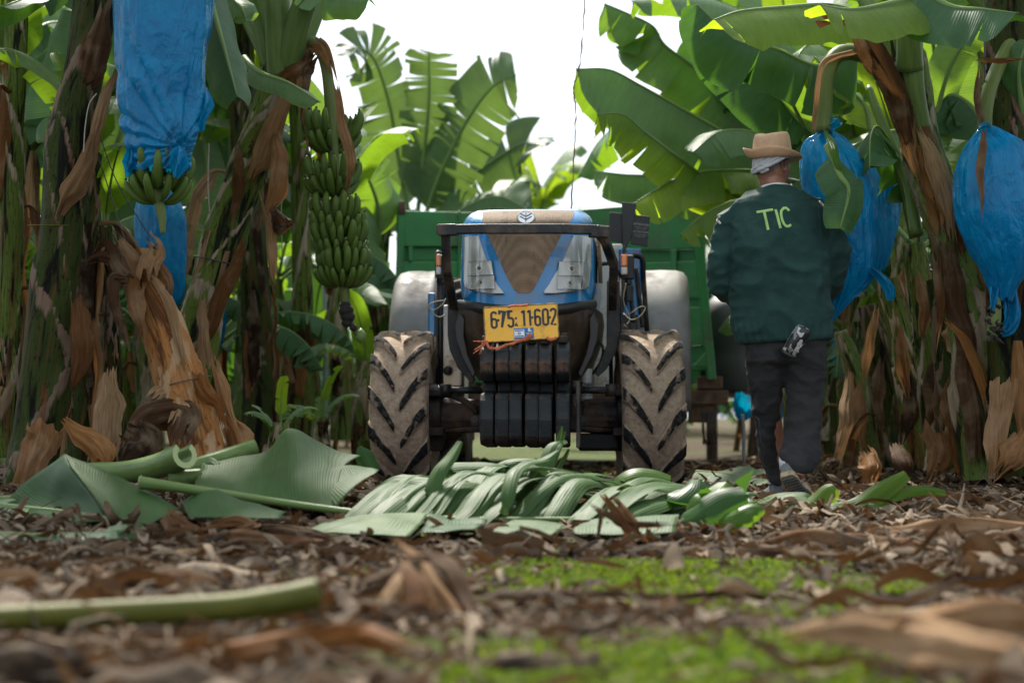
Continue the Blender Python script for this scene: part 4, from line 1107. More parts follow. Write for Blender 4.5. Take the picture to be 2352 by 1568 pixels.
# shoes
def shoe(toe, heel, up, name='shoe'):
    d = (toe-heel); L = d.length; d.normalize(); up = (up-d*up.dot(d)).normalized(); sd = d.cross(up)
    sh = bpy.data.objects.new(name, None); COL.objects.link(sh); sh.parent = man
    outl = [(0, .024), (.06, .034), (.2, .040), (.38, .036), (.55, .041), (.72, .049), (.86, .046), (.95, .034), (1, .012)]
    def W_(t): return interp(outl, t)
    for nm, mat, z0, z1, gr in (('sole', 'sole', 0, .026, 1.06), ('upper', 'shoe', .024, None, 1.0)):
        m = MB(); rws = []
        for i in range(25):
            t = i/24; wv = W_(t)*gr; c0 = heel+d*(t*L)+up*(.012*smooth01((t-.75)/.25)); row = []
            if nm == 'sole': prof_ = [(-1, 0), (-1.02, z1*.5), (-1, z1), (0, z1), (1, z1), (1.02, z1*.5), (1, 0), (.4, -.001), (-.4, -.001)]
            else:
                h = interp([(0, .075), (.1, .092), (.3, .09), (.45, .078), (.65, .06), (.85, .046), (1, .024)], t)
                prof_ = [(math.cos(R(180-180*k/10))*(1-.16*math.sin(R(180*k/10))), z0+(h-z0)*math.sin(R(180*k/10))**.75) for k in range(11)]+[(.5, z0), (-.5, z0)]
            rws.append([c0+sd*(x*wv)+up*z for x, z in prof_])
        loft(m, rws); m.build(nm, M[mat], sh, sharp=45)
    m = MB()
    for i in range(9):
        c0 = heel+d*(L*(.12+.095*i)); m.box(c0-up*.003, (.001, .001, .001)); 
        P = [c0+sd*s*W_(.12+.095*i)*.9+d*dd-up*uu for s, dd, uu in ((-1, -.006, 0), (1, -.006, 0), (1, .006, 0), (-1, .006, 0))]
        m.prism(P, -up*.006)
    m.build('tread', M['shoe'], sh, smooth=False)
    m = MB(); m.tube([heel+d*L*.16+up*.07, heel+d*L*.15+up*.13], [.042, .038], 16); m.build('sock', M['sock'], sh)
    return sh
shoe(mp_(1775, 1148, .42)+Vector((-.02, 0, .0)), mp_(1786, 1146, .13)+Vector((0, 0, .008)), Vector((0, 0, 1)))
sr_toe = mp_(1850, 1155, -.06); sr_heel = mp_(1806, 1092, -.25)
sr_toe.z = max(sr_toe.z, .004)
shoe(sr_toe, sr_heel, Vector((.22, .85, .45)))
# flask in the back pocket and the cigarette
fb, ft_ = at(1811, 812, PY-.155), at(1849, 752, PY-.185)
flask = thing('portable_speaker', 'small cylinder speaker in black and grey camouflage tucked into a back pocket', 'speaker', fb)
ax = (ft_-fb); Lf = ax.length; qm = ax.to_track_quat('Z', 'Y').to_matrix().to_4x4()
m = MB(); m.lathe([(-.002, .002), (-.002, .030), (.004, .038), (Lf*.5, .0405), (Lf-.02, .039), (Lf-.004, .033), (Lf+.002, .015), (Lf+.003, .001)], (0, 0, 0), 'z', 28, closed=True)
fo_ = m.build('casing', M['camo'], flask); fo_.matrix_local = qm
m = MB(); m.lathe([(-.006, .014), (-.010, .028), (-.008, .040), (.004, .042), (.006, .038)], (0, 0, 0), 'z', 28); fo_ = m.build('base_ring', M['black_plastic'], flask); fo_.matrix_local = qm
axn = ax.normalized(); nrm_ = Vector((.55, -.83, .1)); nrm_ = (nrm_-axn*nrm_.dot(axn)).normalized(); tup = nrm_.cross(axn)
TMX = Matrix((axn, tup, nrm_)).transposed().to_4x4(); TMX.translation = axn*Lf*.34+nrm_*.0412
text_ob('speaker_mark', 'JBL', .030, M['white_cloth'], TMX, flask, .0008, .9, .001)
mouth = Vector((PX, PY, 0))+HC+HR_ @ Vector((.012, .106, -.05))
cig = thing('cigarette', 'white cigarette held between the lips of the man in the hat', 'cigarette', mouth)
m = MB(); dcg = Vector((.95, .25, -.16)).normalized(); m.tube([(0, 0, 0), dcg*.062], .0042, 10); m.build('paper', M['tobacco'], cig)
m = MB(); m.tube([dcg*.062, dcg*.068], .0038, 10); m.build('ash', M['black_rot'], cig)
# ================================================================== banana plants
def leaf_mesh(name, path, width, up, mats, seed=0, petiole=.15, fold=-.35, curl=-.5, tears=6, gap=.012, droop=.25, rib=.02, n=44, nj=6, tip_round=1.0, lopsided=(1, 1), rag=.0, asym=0, wave=.02, sweep=.20):
    """banana leaf along the centre line `path`; its upper face looks towards `up`.
    fold / curl (radians): how the two half blades bend away from the flat; tears: split strips per half"""
    rg = random.Random(seed); P = catmull(path, n); mb = MB()
    up = Vector(up); T = []
    for i in range(n):
        d = P[min(i+1, n-1)]-P[max(i-1, 0)]; T.append(d.normalized())
    N, Sd = [], []
    for i in range(n):
        u = up[i] if isinstance(up, list) else up
        s = T[i].cross(u); s.normalize(); Sd.append(s); N.append(s.cross(T[i]).normalized())
    Ls = [0]
    for i in range(1, n): Ls.append(Ls[-1]+(P[i]-P[i-1]).length)
    i0 = int(petiole*(n-1))
    def wid(t):                                     # t 0..1 along the blade
        return width*(min(1, (t/.10))**.6 if t < .10 else 1)*(1-.10*t)*(1 if t < .72 else math.sqrt(max(0, 1-((t-.72)/.28)**2.2*tip_round)))
    for s in (-1, 1):
        nb = n-1-i0; lop = lopsided[0 if s < 0 else 1]
        cuts = sorted(rg.sample(range(3, nb-1), min(tears, nb-5))) if tears else []
        segs = []; a = 0
        for c in cuts+[nb]:
            segs.append((a, c)); a = c
        for (a, b) in segs:
            if b <= a: continue
            df, dc, dt = (rg.gauss(0, droop), rg.gauss(0, droop*1.2), rg.gauss(0, droop*.45)) if tears else (0, 0, 0)
            dl = 1-abs(rg.gauss(0, rag)) if rag else 1
            rows, uvs = [], []
            for q in range(a, b+1):
                i = i0+q; t = q/nb; w_ = wid(t)*lop*dl; row, uv = [], []
                x = Vector((0, 0, 0)); ed = 0
                for j in range(nj+1):
                    f = j/nj
                    ph = fold+df*min(1, f*2)+(curl+dc)*f + wave*math.sin(q*.55+s+seed)*f*3
                    step = w_/nj
                    if j:
                        x = x + (Sd[i]*s*math.cos(ph)+N[i]*math.sin(ph))*step
                        x = x + T[i]*(step*(sweep+dt*f))
                    # a torn strip narrows towards its end
                    sh = 0
                    if tears and b-a >= 1:
                        mid = (a+b)/2; sh = (mid-q)/(max(1, b-a))*f*f*gap*2.5
                        if a == 0 and q <= mid: sh = 0
                    row.append(P[i]+x+T[i]*sh+N[i]*(.0+noise.noise(Vector((q*.21, f*2+s*5, seed)))*.03*f*width*2))
                    uv.append((.5+.5*f*s, Ls[i]))
                rows.append(row); uvs.append(uv)
            mb.grid(rows, 0, uvs=uvs, flip=(s > 0))
    rr = [rib*(1.25 if i < i0 else lerp(1.1, .16, (i-i0)/(n-1-i0))) for i in range(n)]
    mb.tube([P[i]-N[i]*rr[i]*.55 for i in range(n)], rr, 8, 1, True)
    return mb.mesh(name, mats)
def arch(L, e0, e1, lean=0, n=7):
    """centre line starting at the origin in the xz plane, elevation from e0 to e1 degrees"""
    P = [Vector((0, 0, 0))]; st = L/(n-1)
    for i in range(n-1):
        e = R(lerp(e0, e1, (i/(n-2))**1.3)); P.append(P[-1]+Vector((math.cos(e), math.sin(lean)*i*.04, math.sin(e)))*st)
    return P
def up_for(P): return Vector((-(P[-1].z-P[0].z), 0, (P[-1].x-P[0].x))).normalized()+Vector((0, 0, .3))
BANK = []
for k, (L, e0, e1, wd, tr_, fo, mt) in enumerate([(2.3, 72, -10, .30, 5, -.25, 'leaf'), (2.4, 60, -35, .32, 9, -.4, 'leaf'), (2.2, 48, -55, .30, 14, -.5, 'leaf'), (2.5, 80, 30, .28, 3, .15, 'leaf'),
                                               (2.2, 35, -60, .30, 18, -.6, 'leaf_dark'), (2.3, 66, -25, .33, 12, -.3, 'leaf_ragged'), (2.4, 55, -45, .30, 7, -.7, 'leaf_dark'), (2.0, 84, 50, .24, 1, .3, 'leaf_ragged')]):
    P = arch(L, e0, e1, .3*(-1)**k)
    BANK.append(leaf_mesh('leaf_blade', P, wd, up_for(P), [M[mt], M['midrib']], 20+k, .16, fo, -.5, tr_, .02, .22, n=36, nj=4))
DRY = []
for k in range(6):
    rg = random.Random(70+k); L = rg.uniform(.8, 1.5); P = [Vector((0, 0, 0))]
    for i in range(7): P.append(P[-1]+Vector((.03+.10*(1-i/6)*(i < 2), rg.uniform(-.03, .03), (.05 if i == 0 else -1)*L/7)))
    DRY.append(leaf_mesh('dry_blade', P, rg.uniform(.07, .15), (1, 0, .25), [M[('dry', 'dry_dark', 'dry')[k % 3]], M['dry']], 90+k, .12, -.9, -1.5, 3, .004, .35, rib=.010, n=34, nj=6, rag=.15, wave=.05))
def trunk_mesh(path, r0, r1, mat, seed=0, seg=26, n=60, layers=7, fine=False):
    if fine: seg, n = 48, 150
    rg = random.Random(seed); P = catmull(path, n); mb = MB(); rows, uvs, ats = [], [], []
    L = [0]
    for i in range(1, n): L.append(L[-1]+(P[i]-P[i-1]).length)
    Lt = L[-1]
    lay = [(rg.uniform(0, 2*PI), Lt*(k+.6+rg.uniform(-.2, .2))/layers, rg.uniform(.25, .55), rg.uniform(.006, .016), rg.uniform(.15, .5)) for k in range(layers)]
    prev = None
    for i in range(n):
        t = (P[min(i+1, n-1)]-P[max(i-1, 0)]).normalized()
        if prev is None: a = t.cross(Vector((0, 1, 0)))
        else: a = prev-t*prev.dot(t)
        a.normalize(); prev = a; b = t.cross(a)
        f = L[i]/Lt; r = lerp(r0, r1, f)+.012*math.exp(-f*9); row, uv, at_ = [], [], []
        for k in range(seg):
            th = 2*PI*k/seg; rr = r*(1+.03*noise.noise(Vector((math.cos(th)*1.3, math.sin(th)*1.3, L[i]*2.1+seed))))
            we = 0
            for (tk, vk, hk, sk, dk) in lay:
                d = abs((th-tk+PI) % (2*PI)-PI)/PI
                edge = vk+hk*(1-d*2)+.05*noise.noise(Vector((math.cos(th)*2.2, math.sin(th)*2.2+vk*3, seed)))+.03*noise.noise(Vector((math.cos(th)*7, math.sin(th)*7, seed+vk)))
                s_ = smooth01((edge-L[i])/.03+.5); rr += sk*s_*(1-smooth01((edge-L[i]-.05)/.45))
                dd = edge-L[i]
                if 0 <= dd < dk*.5+.05: we = max(we, (1-dd/(dk*.5+.05))*smooth01(dd/.05))
            row.append(P[i]+(a*math.cos(th)+b*math.sin(th))*rr); uv.append((k/seg if k <= seg/2 else 1-k/seg, L[i])); at_.append(we)
        rows.append(row); uvs.append(uv); ats.append(at_)
    mb.grid(rows, 0, closed=True, uvs=uvs, attr=ats)
    o = len(mb.v)-seg; mb.f.append(tuple(o+k for k in range(seg))); mb.m.append(0)
    return mb.mesh('pseudostem', [M[mat]])
def place_mesh(name, me, parent, loc=(0, 0, 0), rot=(0, 0, 0), s=1.0, label=None):
    o = link(name, me, parent); o.location = loc; o.rotation_euler = rot
    o.scale = (s, s, s) if not hasattr(s, '__len__') else s
    if label: o['label'] = label
    return o
def plant(label, path, r0, r1, mat='trunk', leaves=7, dry=4, seed=0, group='banana plants along the avenue', cat='banana plant', az0=None, azr=2*PI, bank=None, lsc=1.0, layers=7, tilt=0, name='banana_plant', strips=3):
    """path in world coordinates"""
    base = Vector(path[0]); root = thing(name, label, cat, base, 0, group); rg = random.Random(seed)
    P = [Vector(p)-base for p in path]
    link('trunk', trunk_mesh(P, r0, r1, mat, seed, layers=layers, fine=base.y < 12), root)
    top = P[-1]; a0 = rg.uniform(0, 6.28) if az0 is None else az0
    for k in range(leaves):
        me = BANK[(bank[k % len(bank)] if bank else rg.randrange(len(BANK)))]
        az = a0+(k*2.4 if azr > 6 else (k/(max(1, leaves-1))-.5)*azr)
        place_mesh('leaf', me, root, top+Vector((0, 0, rg.uniform(-.15, .05))), (rg.uniform(-.12, .12), rg.uniform(-.1, .1)+tilt, az), lsc*rg.uniform(.85, 1.1))
    for k in range(strips if base.y < 17 else 0):
        Q = catmull(P, 20); f = rg.uniform(.08, .7); a = rg.uniform(-2.7, -.45); r = lerp(r0, r1, f)*1.08; i0 = int(f*19); i1 = min(19, i0+rg.randrange(3, 7)); dv = Vector((math.cos(a), math.sin(a), 0))
        m = MB(); n = 28; rows, uv = [], []; wd = rg.uniform(.06, .13); out = rg.uniform(.0, .05); sd = rg.uniform(0, 50)
        side = dv.cross(Vector((0, 0, 1)))
        for i in range(n):
            t = i/(n-1); p = Q[i1].lerp(Q[i0], t)+dv*(r+.012+out*t*t); w_ = wd*(1-.6*abs(t-.5)*2)*(1+.35*noise.noise(Vector((t*3, sd, 0))))
            rows.append([p+side*x*w_*.5-dv*(x*x*w_*.35)+dv*.02*noise.noise(Vector((x*2, t*4, sd)))+Vector((0, 0, .12*noise.noise(Vector((x*4, sd, 3)))*(t > .7))) for x in [j/4-1 for j in range(9)]]); uv.append([(j/8, t*1.0+sd) for j in range(9)])
        m.grid(rows, uvs=uv); m.build('dry_sheath', M[rg.choice(['dry', 'dry_dark', 'dry_dark', 'dry_orange'])], root)
    for k in range(dry):
        f = rg.uniform(.35, .95); q = P[0].lerp(top, f) if len(P) == 2 else catmull(P, 20)[int(f*19)]
        az = rg.uniform(0, 6.28); r = lerp(r0, r1, f)*1.0
        place_mesh('dry_leaf', DRY[rg.randrange(len(DRY))], root, q+Vector((math.cos(az)*r, math.sin(az)*r, 0)), (0, 0, az), (rg.uniform(.6, 1.1),)*3)
    return root
def world_leaf(root, pts, width, up, seed, mat='leaf', name='leaf', **kw):
    """leaf of `root` laid along points given as (vx, vy, depth)"""
    o = root.location
    P = [at(*p)-o for p in pts]
    ups = Vector(up)
    me = leaf_mesh('leaf_blade', P, width, ups, [M[mat], M[kw.pop('ribmat', 'midrib')]], seed, **kw)
    return link(name, me, root)
def patch(root, G, mat, name='sheath', nu=16, nv=16, thick=.004, rough=0, seed=0, attr=None, uvs=(1, 1), across=True):
    """curved sheet through a net of points (vx, vy, depth)"""
    o = root.location if root is not None else Vector((0, 0, 0))
    C_ = [catmull([at(*p)-o for p in row], nu) for row in G]
    cols = [catmull([C_[i][k] for i in range(len(C_))], nv) for k in range(nu)]
    rows = [[cols[k][i] for k in range(nu)] for i in range(nv)]
    if rough:
        for i, r in enumerate(rows):
            for j, p in enumerate(r): r[j] = p+Vector((noise.noise(p*9+Vector((seed, 0, 0))), noise.noise(p*9+Vector((0, seed, 3))), noise.noise(p*9+Vector((5, 0, seed)))))*rough
    wd = (rows[0][0]-rows[0][-1]).length; ln = sum((rows[i+1][nu//2]-rows[i][nu//2]).length for i in range(nv-1))
    cw = [0]
    for j in range(1, nu): cw.append(cw[-1]+(rows[nv//2][j]-rows[nv//2][j-1]).length)
    mb = MB(); mb.grid(rows, 0, uvs=[[((.5-.46*i/(nv-1), cw[j]) if across else (j/(nu-1)*uvs[0], i/(nv-1)*ln*uvs[1])) for j in range(nu)] for i in range(nv)])
    ob = mb.build(name, M[mat] if isinstance(mat, str) else mat, root)
    if thick: q = ob.modifiers.new('t', 'SOLIDIFY'); q.thickness = thick; q.offset = 0
    return ob
def peel(root, pts, widths, mat, facing=(0, -1, .1), name='dry_sheath', seed=0, curl=.7, n=34):
    """papery strip along (vx, vy, depth) points, curled across its width"""
    o = root.location; P = catmull([at(*p)-o for p in pts], n); mb = MB(); rows, uv = [], []
    fv = Vector(facing).normalized()
    nj = 12; q_ = Vector((seed*1.37 % 17, seed*.71 % 13, seed*2.1 % 11))
    for i, p in enumerate(P):
        T = (P[min(i+1, n-1)]-P[max(i-1, 0)]).normalized(); s = T.cross(fv).normalized(); w_ = interp([(k/(len(widths)-1), x) for k, x in enumerate(widths)], i/(n-1))
        row = []; t = i/(n-1)
        el = 1+.30*noise.noise(q_+Vector((t*3.5, 0, 0)))+.06*noise.noise(q_+Vector((t*14, 0, 0))); er = 1+.30*noise.noise(q_+Vector((0, t*3.5, 5)))+.06*noise.noise(q_+Vector((0, t*14, 5)))
        for j in range(nj+1):
            a = j/nj*2-1; aa = a*(el if a < 0 else er)
            rid = .055*w_*math.sin(a*9+seed)+.05*w_*noise.noise(q_+Vector((a*4, t*3, 1)))*2
            fray = noise.noise(q_+Vector((a*5, 3, 7)))*.16*max(0, (t-.72)/.28)+noise.noise(q_+Vector((a*5, 9, 2)))*.10*max(0, (.2-t)/.2)
            cu = curl*(1+.5*noise.noise(q_+Vector((t*4, 7, 7))))
            row.append(p+s*aa*w_*.5*(1-.1*abs(cu))+fv*(-(aa*aa)*w_*.5*cu+rid)+fv*.03*noise.noise(p*6+q_)+s*.02*noise.noise(p*5+q_)+T*fray)
        rows.append(row); uv.append([(j/nj, i/n*1.2+seed*.37) for j in range(nj+1)])
    mb.grid(rows, uvs=uv); return mb.build(name, M[mat], root)

# ---- bunches and bags ------------------------------------------------
def banana_meshes():
    out = []
    for k in range(3):
        mb = MB(); ln = .128+.010*k; P = []
        for i in range(11):
            t = i/10; P.append(Vector((.026+.078*math.sin(t*1.75), 0, ln*(t**1.25)-.03)))
        rad = [.008, .011, .0165, .0192, .0202, .0205, .0205, .020, .0185, .015, .0075]
        mb.tube(P, rad, 9, 0); o = P[-1]
        mb.tube([P[-1]-Vector((0, 0, .004)), P[-1]+Vector((-.002, 0, .010))], [.0075, .0052], 6, 1)
        out.append(mb.mesh('banana', [M['banana'], M['black_rot']]))
    return out
BAN = banana_meshes()
def bunch(label, stalk_pts, hands, group=None, name='banana_bunch', rstalk=.032, tail=()):
    """stalk in world points, hands: (point along stalk 0..1, azimuth start, azimuth span, fingers, scale)"""
    base = Vector(stalk_pts[0]); root = thing(name, label, 'banana bunch', base, 0, group)
    P = catmull([Vector(p)-base for p in stalk_pts], 40); mb = MB()
    mb.tube(P, [rstalk*(1 if i < 28 else lerp(1, .45, (i-28)/11)) for i in range(40)], 12)
    link('stalk', mb.mesh('stalk', [M['stalk']]), root)
    rg = random.Random(len(label))
    for (f, a0, sp, n, s) in hands:
        p = P[int(f*39)]; hd = bpy.data.objects.new('hand', None); COL.objects.link(hd); hd.parent = root; hd.location = p
        mb = MB(); mb.tube([Vector((math.cos(a0+sp*k/8)*rstalk*1.25, math.sin(a0+sp*k/8)*rstalk*1.25, -.03)) for k in range(9)], .013, 8); mb.build('crown', M['stalk'], hd)
        for k in range(n):
            for row in (0, 1):
                az = a0+sp*(k+.5*row)/max(1, n-1)+rg.uniform(-.06, .06)
                o = link('banana', BAN[rg.randrange(3)], hd)
                o.rotation_euler = Euler((0, rg.uniform(-.13, .13)+(.22 if row else -.12), az)); o.location = (math.cos(az)*.018*(2 if not row else 1), math.sin(az)*.018*(2 if not row else 1), -.02-.055*row)
                sc_ = s*rg.uniform(.82, 1.10)*(1 if not row else .92); o.scale = (sc_*1.05, sc_, sc_)
    return root
def bag(label, rings, tie_top=None, tails=(), seed=0, name='blue_bag', group='blue bags over banana bunches', folds=13, amp=.05, depth=.8, tie=None):
    amp *= 1.5
    """film bag through horizontal rings (vy, left, right, depth Y); tails: lists of (vx, vy, width px, Y)"""
    Y0 = rings[0][3]; o = at((rings[len(rings)//2][1]+rings[len(rings)//2][2])/2, rings[-1][0], Y0)
    root = thing(name, label, 'bag', o, 0, group); mb = MB(); nv, nu = 60, 96; rows, uvs = [], []
    C_ = [at((l+r)/2, vy, Y)-o for vy, l, r, Y in rings]; W_ = [(r-l)/2*Y/FPX for vy, l, r, Y in rings]
    cc = catmull(C_, nv); ww = [max(.012, p.x) for p in catmull([Vector((w_, 0, 0)) for w_ in W_], nv)]
    wm = max(W_); L = 0
    for i in range(nv):
        if i: L += (cc[i]-cc[i-1]).length
        row, uv = [], []; tight = max(0, 1-ww[i]/wm)
        for k in range(nu):
            th = 2*PI*k/nu; c, s = math.cos(th), math.sin(th); z = cc[i].z
            wr = noise.noise(Vector((c*1.6+seed, s*1.6, z*1.3)))*.9; q1 = noise.noise(Vector((c*3.2, s*3.2+seed, z*2.0+c*1.2))); q2 = noise.noise(Vector((c*7+seed, s*7, z*2.6-s*2))); wr += .75*(1-2.6*abs(q1))*.6+.38*(1-2.6*abs(q2))
            ra = 1+amp*wr*(1+1.6*tight)
            if tight > .25: ra += .20*(tight-.25)*math.sin(folds*th+2.2*noise.noise(Vector((c, s, seed))))
            # a light diagonal pull
            if tie is not None:
                tp_ = at(*tie)-o; ddx, ddz = cc[i].x+c*ww[i]-tp_.x, z-tp_.z; rr_ = math.hypot(ddx, ddz); fr_ = smooth01((.35-s)/.5)
                an = math.atan2(ddz, ddx); ra += fr_*math.exp(-rr_/.45)*(.34*abs(math.sin(an*11+1.3*noise.noise(Vector((an*2, rr_*3, seed)))))**.7-.18)*(.55+.9*abs(noise.noise(Vector((an*3, 1.5, seed)))))-fr_*.15*math.exp(-(rr_/.055)**2)
            row.append(cc[i]+Vector((c*ww[i]*ra, s*ww[i]*depth*ra, .03*noise.noise(Vector((c*2+seed, s*2, z*2)))))); uv.append((k/nu, L))
        rows.append(row); uvs.append(uv)
    mb.grid(rows, closed=True, uvs=uvs)
    mb.build('film', M['bag'], root)
    for tpts in tails:
        m = MB(); P = [at(a, b, y)-o for a, b, _, y in tpts]; n = 16; Q = catmull(P, n); rws = []; uv = []
        wd = [t[2]*t[3]/FPX for t in tpts]
        for i, p in enumerate(Q):
            w_ = interp([(k/(len(wd)-1), x) for k, x in enumerate(wd)], i/(n-1)); T = (Q[min(i+1, n-1)]-Q[max(0, i-1)]).normalized(); s = T.cross(Vector((0, 1, 0))).normalized()
            rws.append([p+s*w_*.5*a+Vector((0, 1, 0))*(.30*w_*math.sin(a*5+i*.2+seed)) for a in [j/6-1 for j in range(13)]]); uv.append([(.4+.02*j, i*.03) for j in range(13)])
        m.grid(rws, uvs=uv); m.build('bag_tail', M['bag'], root)
    if tie_top:
        m = MB(); c = at(*tie_top[:3])-o; m.tube([c+Vector((math.cos(a)*.028, math.sin(a)*.028, .004*math.sin(2*a))) for a in [2*PI*k/12 for k in range(13)]], .010, 6); m.build('tie', M['bag'], root)
    return root

# ================================================================== left side of the avenue
L1 = plant('thick dark brown trunk with peeling sheaths at the left edge, beside the biggest blue bag', [at(70, 1120, 9.6), at(96, 900, 9.6), at(150, 450, 9.65), at(212, 40, 9.7), at(250, -260, 9.8)], .112, .088, 'trunk_dark', 7, 0, 11, None, layers=9, bank=[1, 2, 4, 6, 5], strips=0)
peel(L1, [(98, 975, 9.42), (85, 1030, 9.40), (45, 1125, 9.38)], [.16, .17, .12], 'dry', seed=1, curl=.4)
peel(L1, [(175, 695, 9.5), (180, 760, 9.44), (178, 830, 9.45), (165, 890, 9.5)], [.09, .12, .10, .03], 'dry', seed=2, curl=.8)
peel(L1, [(268, 165, 9.6), (245, 205, 9.55), (220, 290, 9.55), (190, 400, 9.53)], [.03, .05, .07, .02], 'dry', seed=3)
peel(L1, [(236, 20, 9.58), (226, 90, 9.52), (200, 160, 9.52), (188, 190, 9.55)], [.06, .14, .14, .06], 'dry_dark', seed=5)
peel(L1, [(222, 300, 9.56), (196, 360, 9.53), (160, 430, 9.51), (132, 500, 9.53)], [.04, .10, .12, .03], 'dry', seed=6, curl=.9)
m = MB(); c = at(122, 518, 9.63)-L1.location
m.tube([c+Vector((math.cos(a)*.119, math.sin(a)*.119, .01*math.sin(a))) for a in [2*PI*k/28 for k in range(29)]], .003, 6); m.build('binding_string', M['petiole_old'], L1)
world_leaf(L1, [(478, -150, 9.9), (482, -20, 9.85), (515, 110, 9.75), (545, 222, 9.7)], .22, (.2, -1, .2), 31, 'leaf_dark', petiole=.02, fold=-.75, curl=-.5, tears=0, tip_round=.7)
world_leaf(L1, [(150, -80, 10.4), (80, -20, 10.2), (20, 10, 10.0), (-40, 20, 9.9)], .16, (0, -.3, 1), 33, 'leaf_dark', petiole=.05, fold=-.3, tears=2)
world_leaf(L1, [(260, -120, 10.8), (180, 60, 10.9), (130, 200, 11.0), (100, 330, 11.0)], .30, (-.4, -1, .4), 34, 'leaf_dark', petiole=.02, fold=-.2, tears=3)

L2 = plant('leaning green and brown trunk with hanging dry leaves, carrying the uncovered green bunch', [at(405, 990, 11.1), at(448, 800, 11.1), at(500, 600, 11.15), at(560, 420, 11.2), at(622, 230, 11.2), at(652, 110, 11.2)], .12, .09, 'trunk_mottled', 0, 0, 23, layers=9)
def petiole_px(root, pts, r0, r1, mat='petiole', name='leaf_stalk'):
    o = root.location; P = catmull([at(*p)-o for p in pts], 20); m = MB(); m.tube(P, [lerp(r0, r1, i/19) for i in range(20)], 12); return m.build(name, M[mat], root)
for pts, r0, r1 in (([(640, 190, 11.2), (612, 80, 11.2), (575, -60, 11.3), (540, -160, 11.4)], .07, .045), ([(648, 180, 11.12), (640, 60, 11.05), (632, -80, 11.0), (628, -200, 10.9)], .085, .06), ([(660, 150, 11.1), (680, 70, 11.0), (715, -40, 10.9), (750, -170, 10.8)], .08, .055),
                    ([(668, 150, 11.25), (712, 60, 11.3), (755, -60, 11.35), (790, -180, 11.4)], .06, .04), ([(640, 180, 11.35), (600, 100, 11.5), (560, 20, 11.7), (500, -120, 11.9)], .055, .04), ([(650, 160, 11.4), (650, 40, 11.6), (662, -80, 11.8)], .05, .04)):
    petiole_px(L2, pts, r0, r1)
for k, az in enumerate((1.6, 2.3, 2.9, 3.5, 4.2)):
    place_mesh('leaf', BANK[k % 5], L2, at(655, -30, 11.2)-L2.location, (0, 0, az), 1.0)
world_leaf(L2, [(560, 130, 10.9), (600, 165, 10.7), (665, 190, 10.55), (735, 235, 10.45)], .10, (.1, -.6, .8), 35, 'leaf', petiole=.05, fold=-.4, curl=-.4, tears=1)
world_leaf(L2, [(500, -60, 11.0), (530, -10, 10.8), (556, 20, 10.7), (566, 50, 10.7)], .10, (0, -1, .4), 36, 'leaf', petiole=.05, fold=-.3, tears=0)
world_leaf(L2, [(690, -60, 10.9), (740, -10, 10.8), (800, -6, 10.7), (850, -2, 10.6)], .14, (0, -.4, 1), 37, 'leaf', petiole=.1, fold=-.3, tears=2)
for pts, wd, mt in (([(705, 110, 11.1), (690, 190, 11.0), (706, 280, 10.95), (712, 330, 10.95)], [.05, .07, .06, .02], 'dry'), ([(660, 190, 11.05), (640, 260, 11.0), (600, 350, 11.0), (570, 420, 11.05)], [.06, .12, .14, .04], 'dry'),
                    ([(630, 300, 11.0), (640, 360, 10.9), (630, 430, 10.9), (606, 500, 10.95)], [.05, .10, .12, .05], 'dry'), ([(612, 420, 11.0), (622, 480, 10.95), (650, 520, 10.9), (640, 500, 10.9)], [.04, .08, .12, .10], 'dry_dark'),
                    ([(600, 440, 11.0), (618, 500, 10.95), (620, 570, 10.95), (632, 640, 10.95)], [.05, .07, .06, .04], 'dry'), ([(560, 560, 11.0), (520, 640, 10.95), (486, 740, 10.95), (450, 800, 10.98)], [.05, .09, .09, .03], 'dry'),
                    ([(548, 330, 11.1), (548, 420, 11.05), (530, 500, 11.05)], [.05, .08, .03], 'dry'), ([(470, 690, 10.98), (466, 760, 10.9), (466, 840, 10.9)], [.10, .06, .12], 'dry'), ([(655, 185, 11.0), (700, 150, 11.0), (720, 130, 11.05)], [.16, .12, .05], 'dry')):
    peel(L2, pts, wd, mt, seed=pts[0][0])
m = MB(); c = at(500, 601, 11.15)-L2.location; m.tube([c+Vector((math.cos(a)*.135, math.sin(a)*.135, -.03*math.cos(a))) for a in [2*PI*k/28 for k in range(29)]], .004, 6); m.build('binding_string', M['wire'], L2)

# uncovered bunch
hd = []
sp = [at(700, 120, 11.2), at(722, 96, 11.15), at(748, 150, 11.0), at(760, 260, 10.98), at(770, 420, 11.0), at(782, 560, 11.0), at(790, 650, 11.02), at(798, 720, 11.04), at(822, 770, 11.05)]
for f, s in ((.43, 1.1), (.505, 1.1), (.575, 1.15), (.64, 1.1), (.70, 1.05)): hd.append((f, 2.3+f*9, 4.6, 13, s))
bunch('uncovered bunch of green bananas hanging in the open between leaning trunk and trailer', sp, hd)
fr = MB(); 
bl = [o for o in sc.objects if o.name.startswith('banana_bunch')][-1]
for (a, b), r in (((793, 700), .03), ((795, 712), .04), ((799, 726), .038), ((797, 740), .03), ((812, 752), .022)):
    c = at(a, b, 11.03)-bl.location; fr.lathe([(-r, .002), (-r*.6, r*.9), (0, r*1.1), (r*.6, r*.8), (r, .002)], c, 'z', 8)
me_ = fr.build('withered_flowers', M['black_rot'], bl)
m = MB(); c = at(829, 770, 11.05)-bl.location; m.lathe([(-.045, .003), (-.02, .03), (.01, .028), (.04, .004)], c, 'z', 12); m.build('bud_tip', M['midrib'], bl)
peel(bl, [(716, 100, 11.05), (745, 112, 10.95), (764, 170, 10.9)], [.10, .09, .03], 'dry', seed=8, curl=.4)
peel(bl, [(772, 200, 10.85), (786, 280, 10.75), (806, 360, 10.72), (798, 440, 10.74)], [.03, .055, .06, .012], 'dry', seed=18, curl=.3)
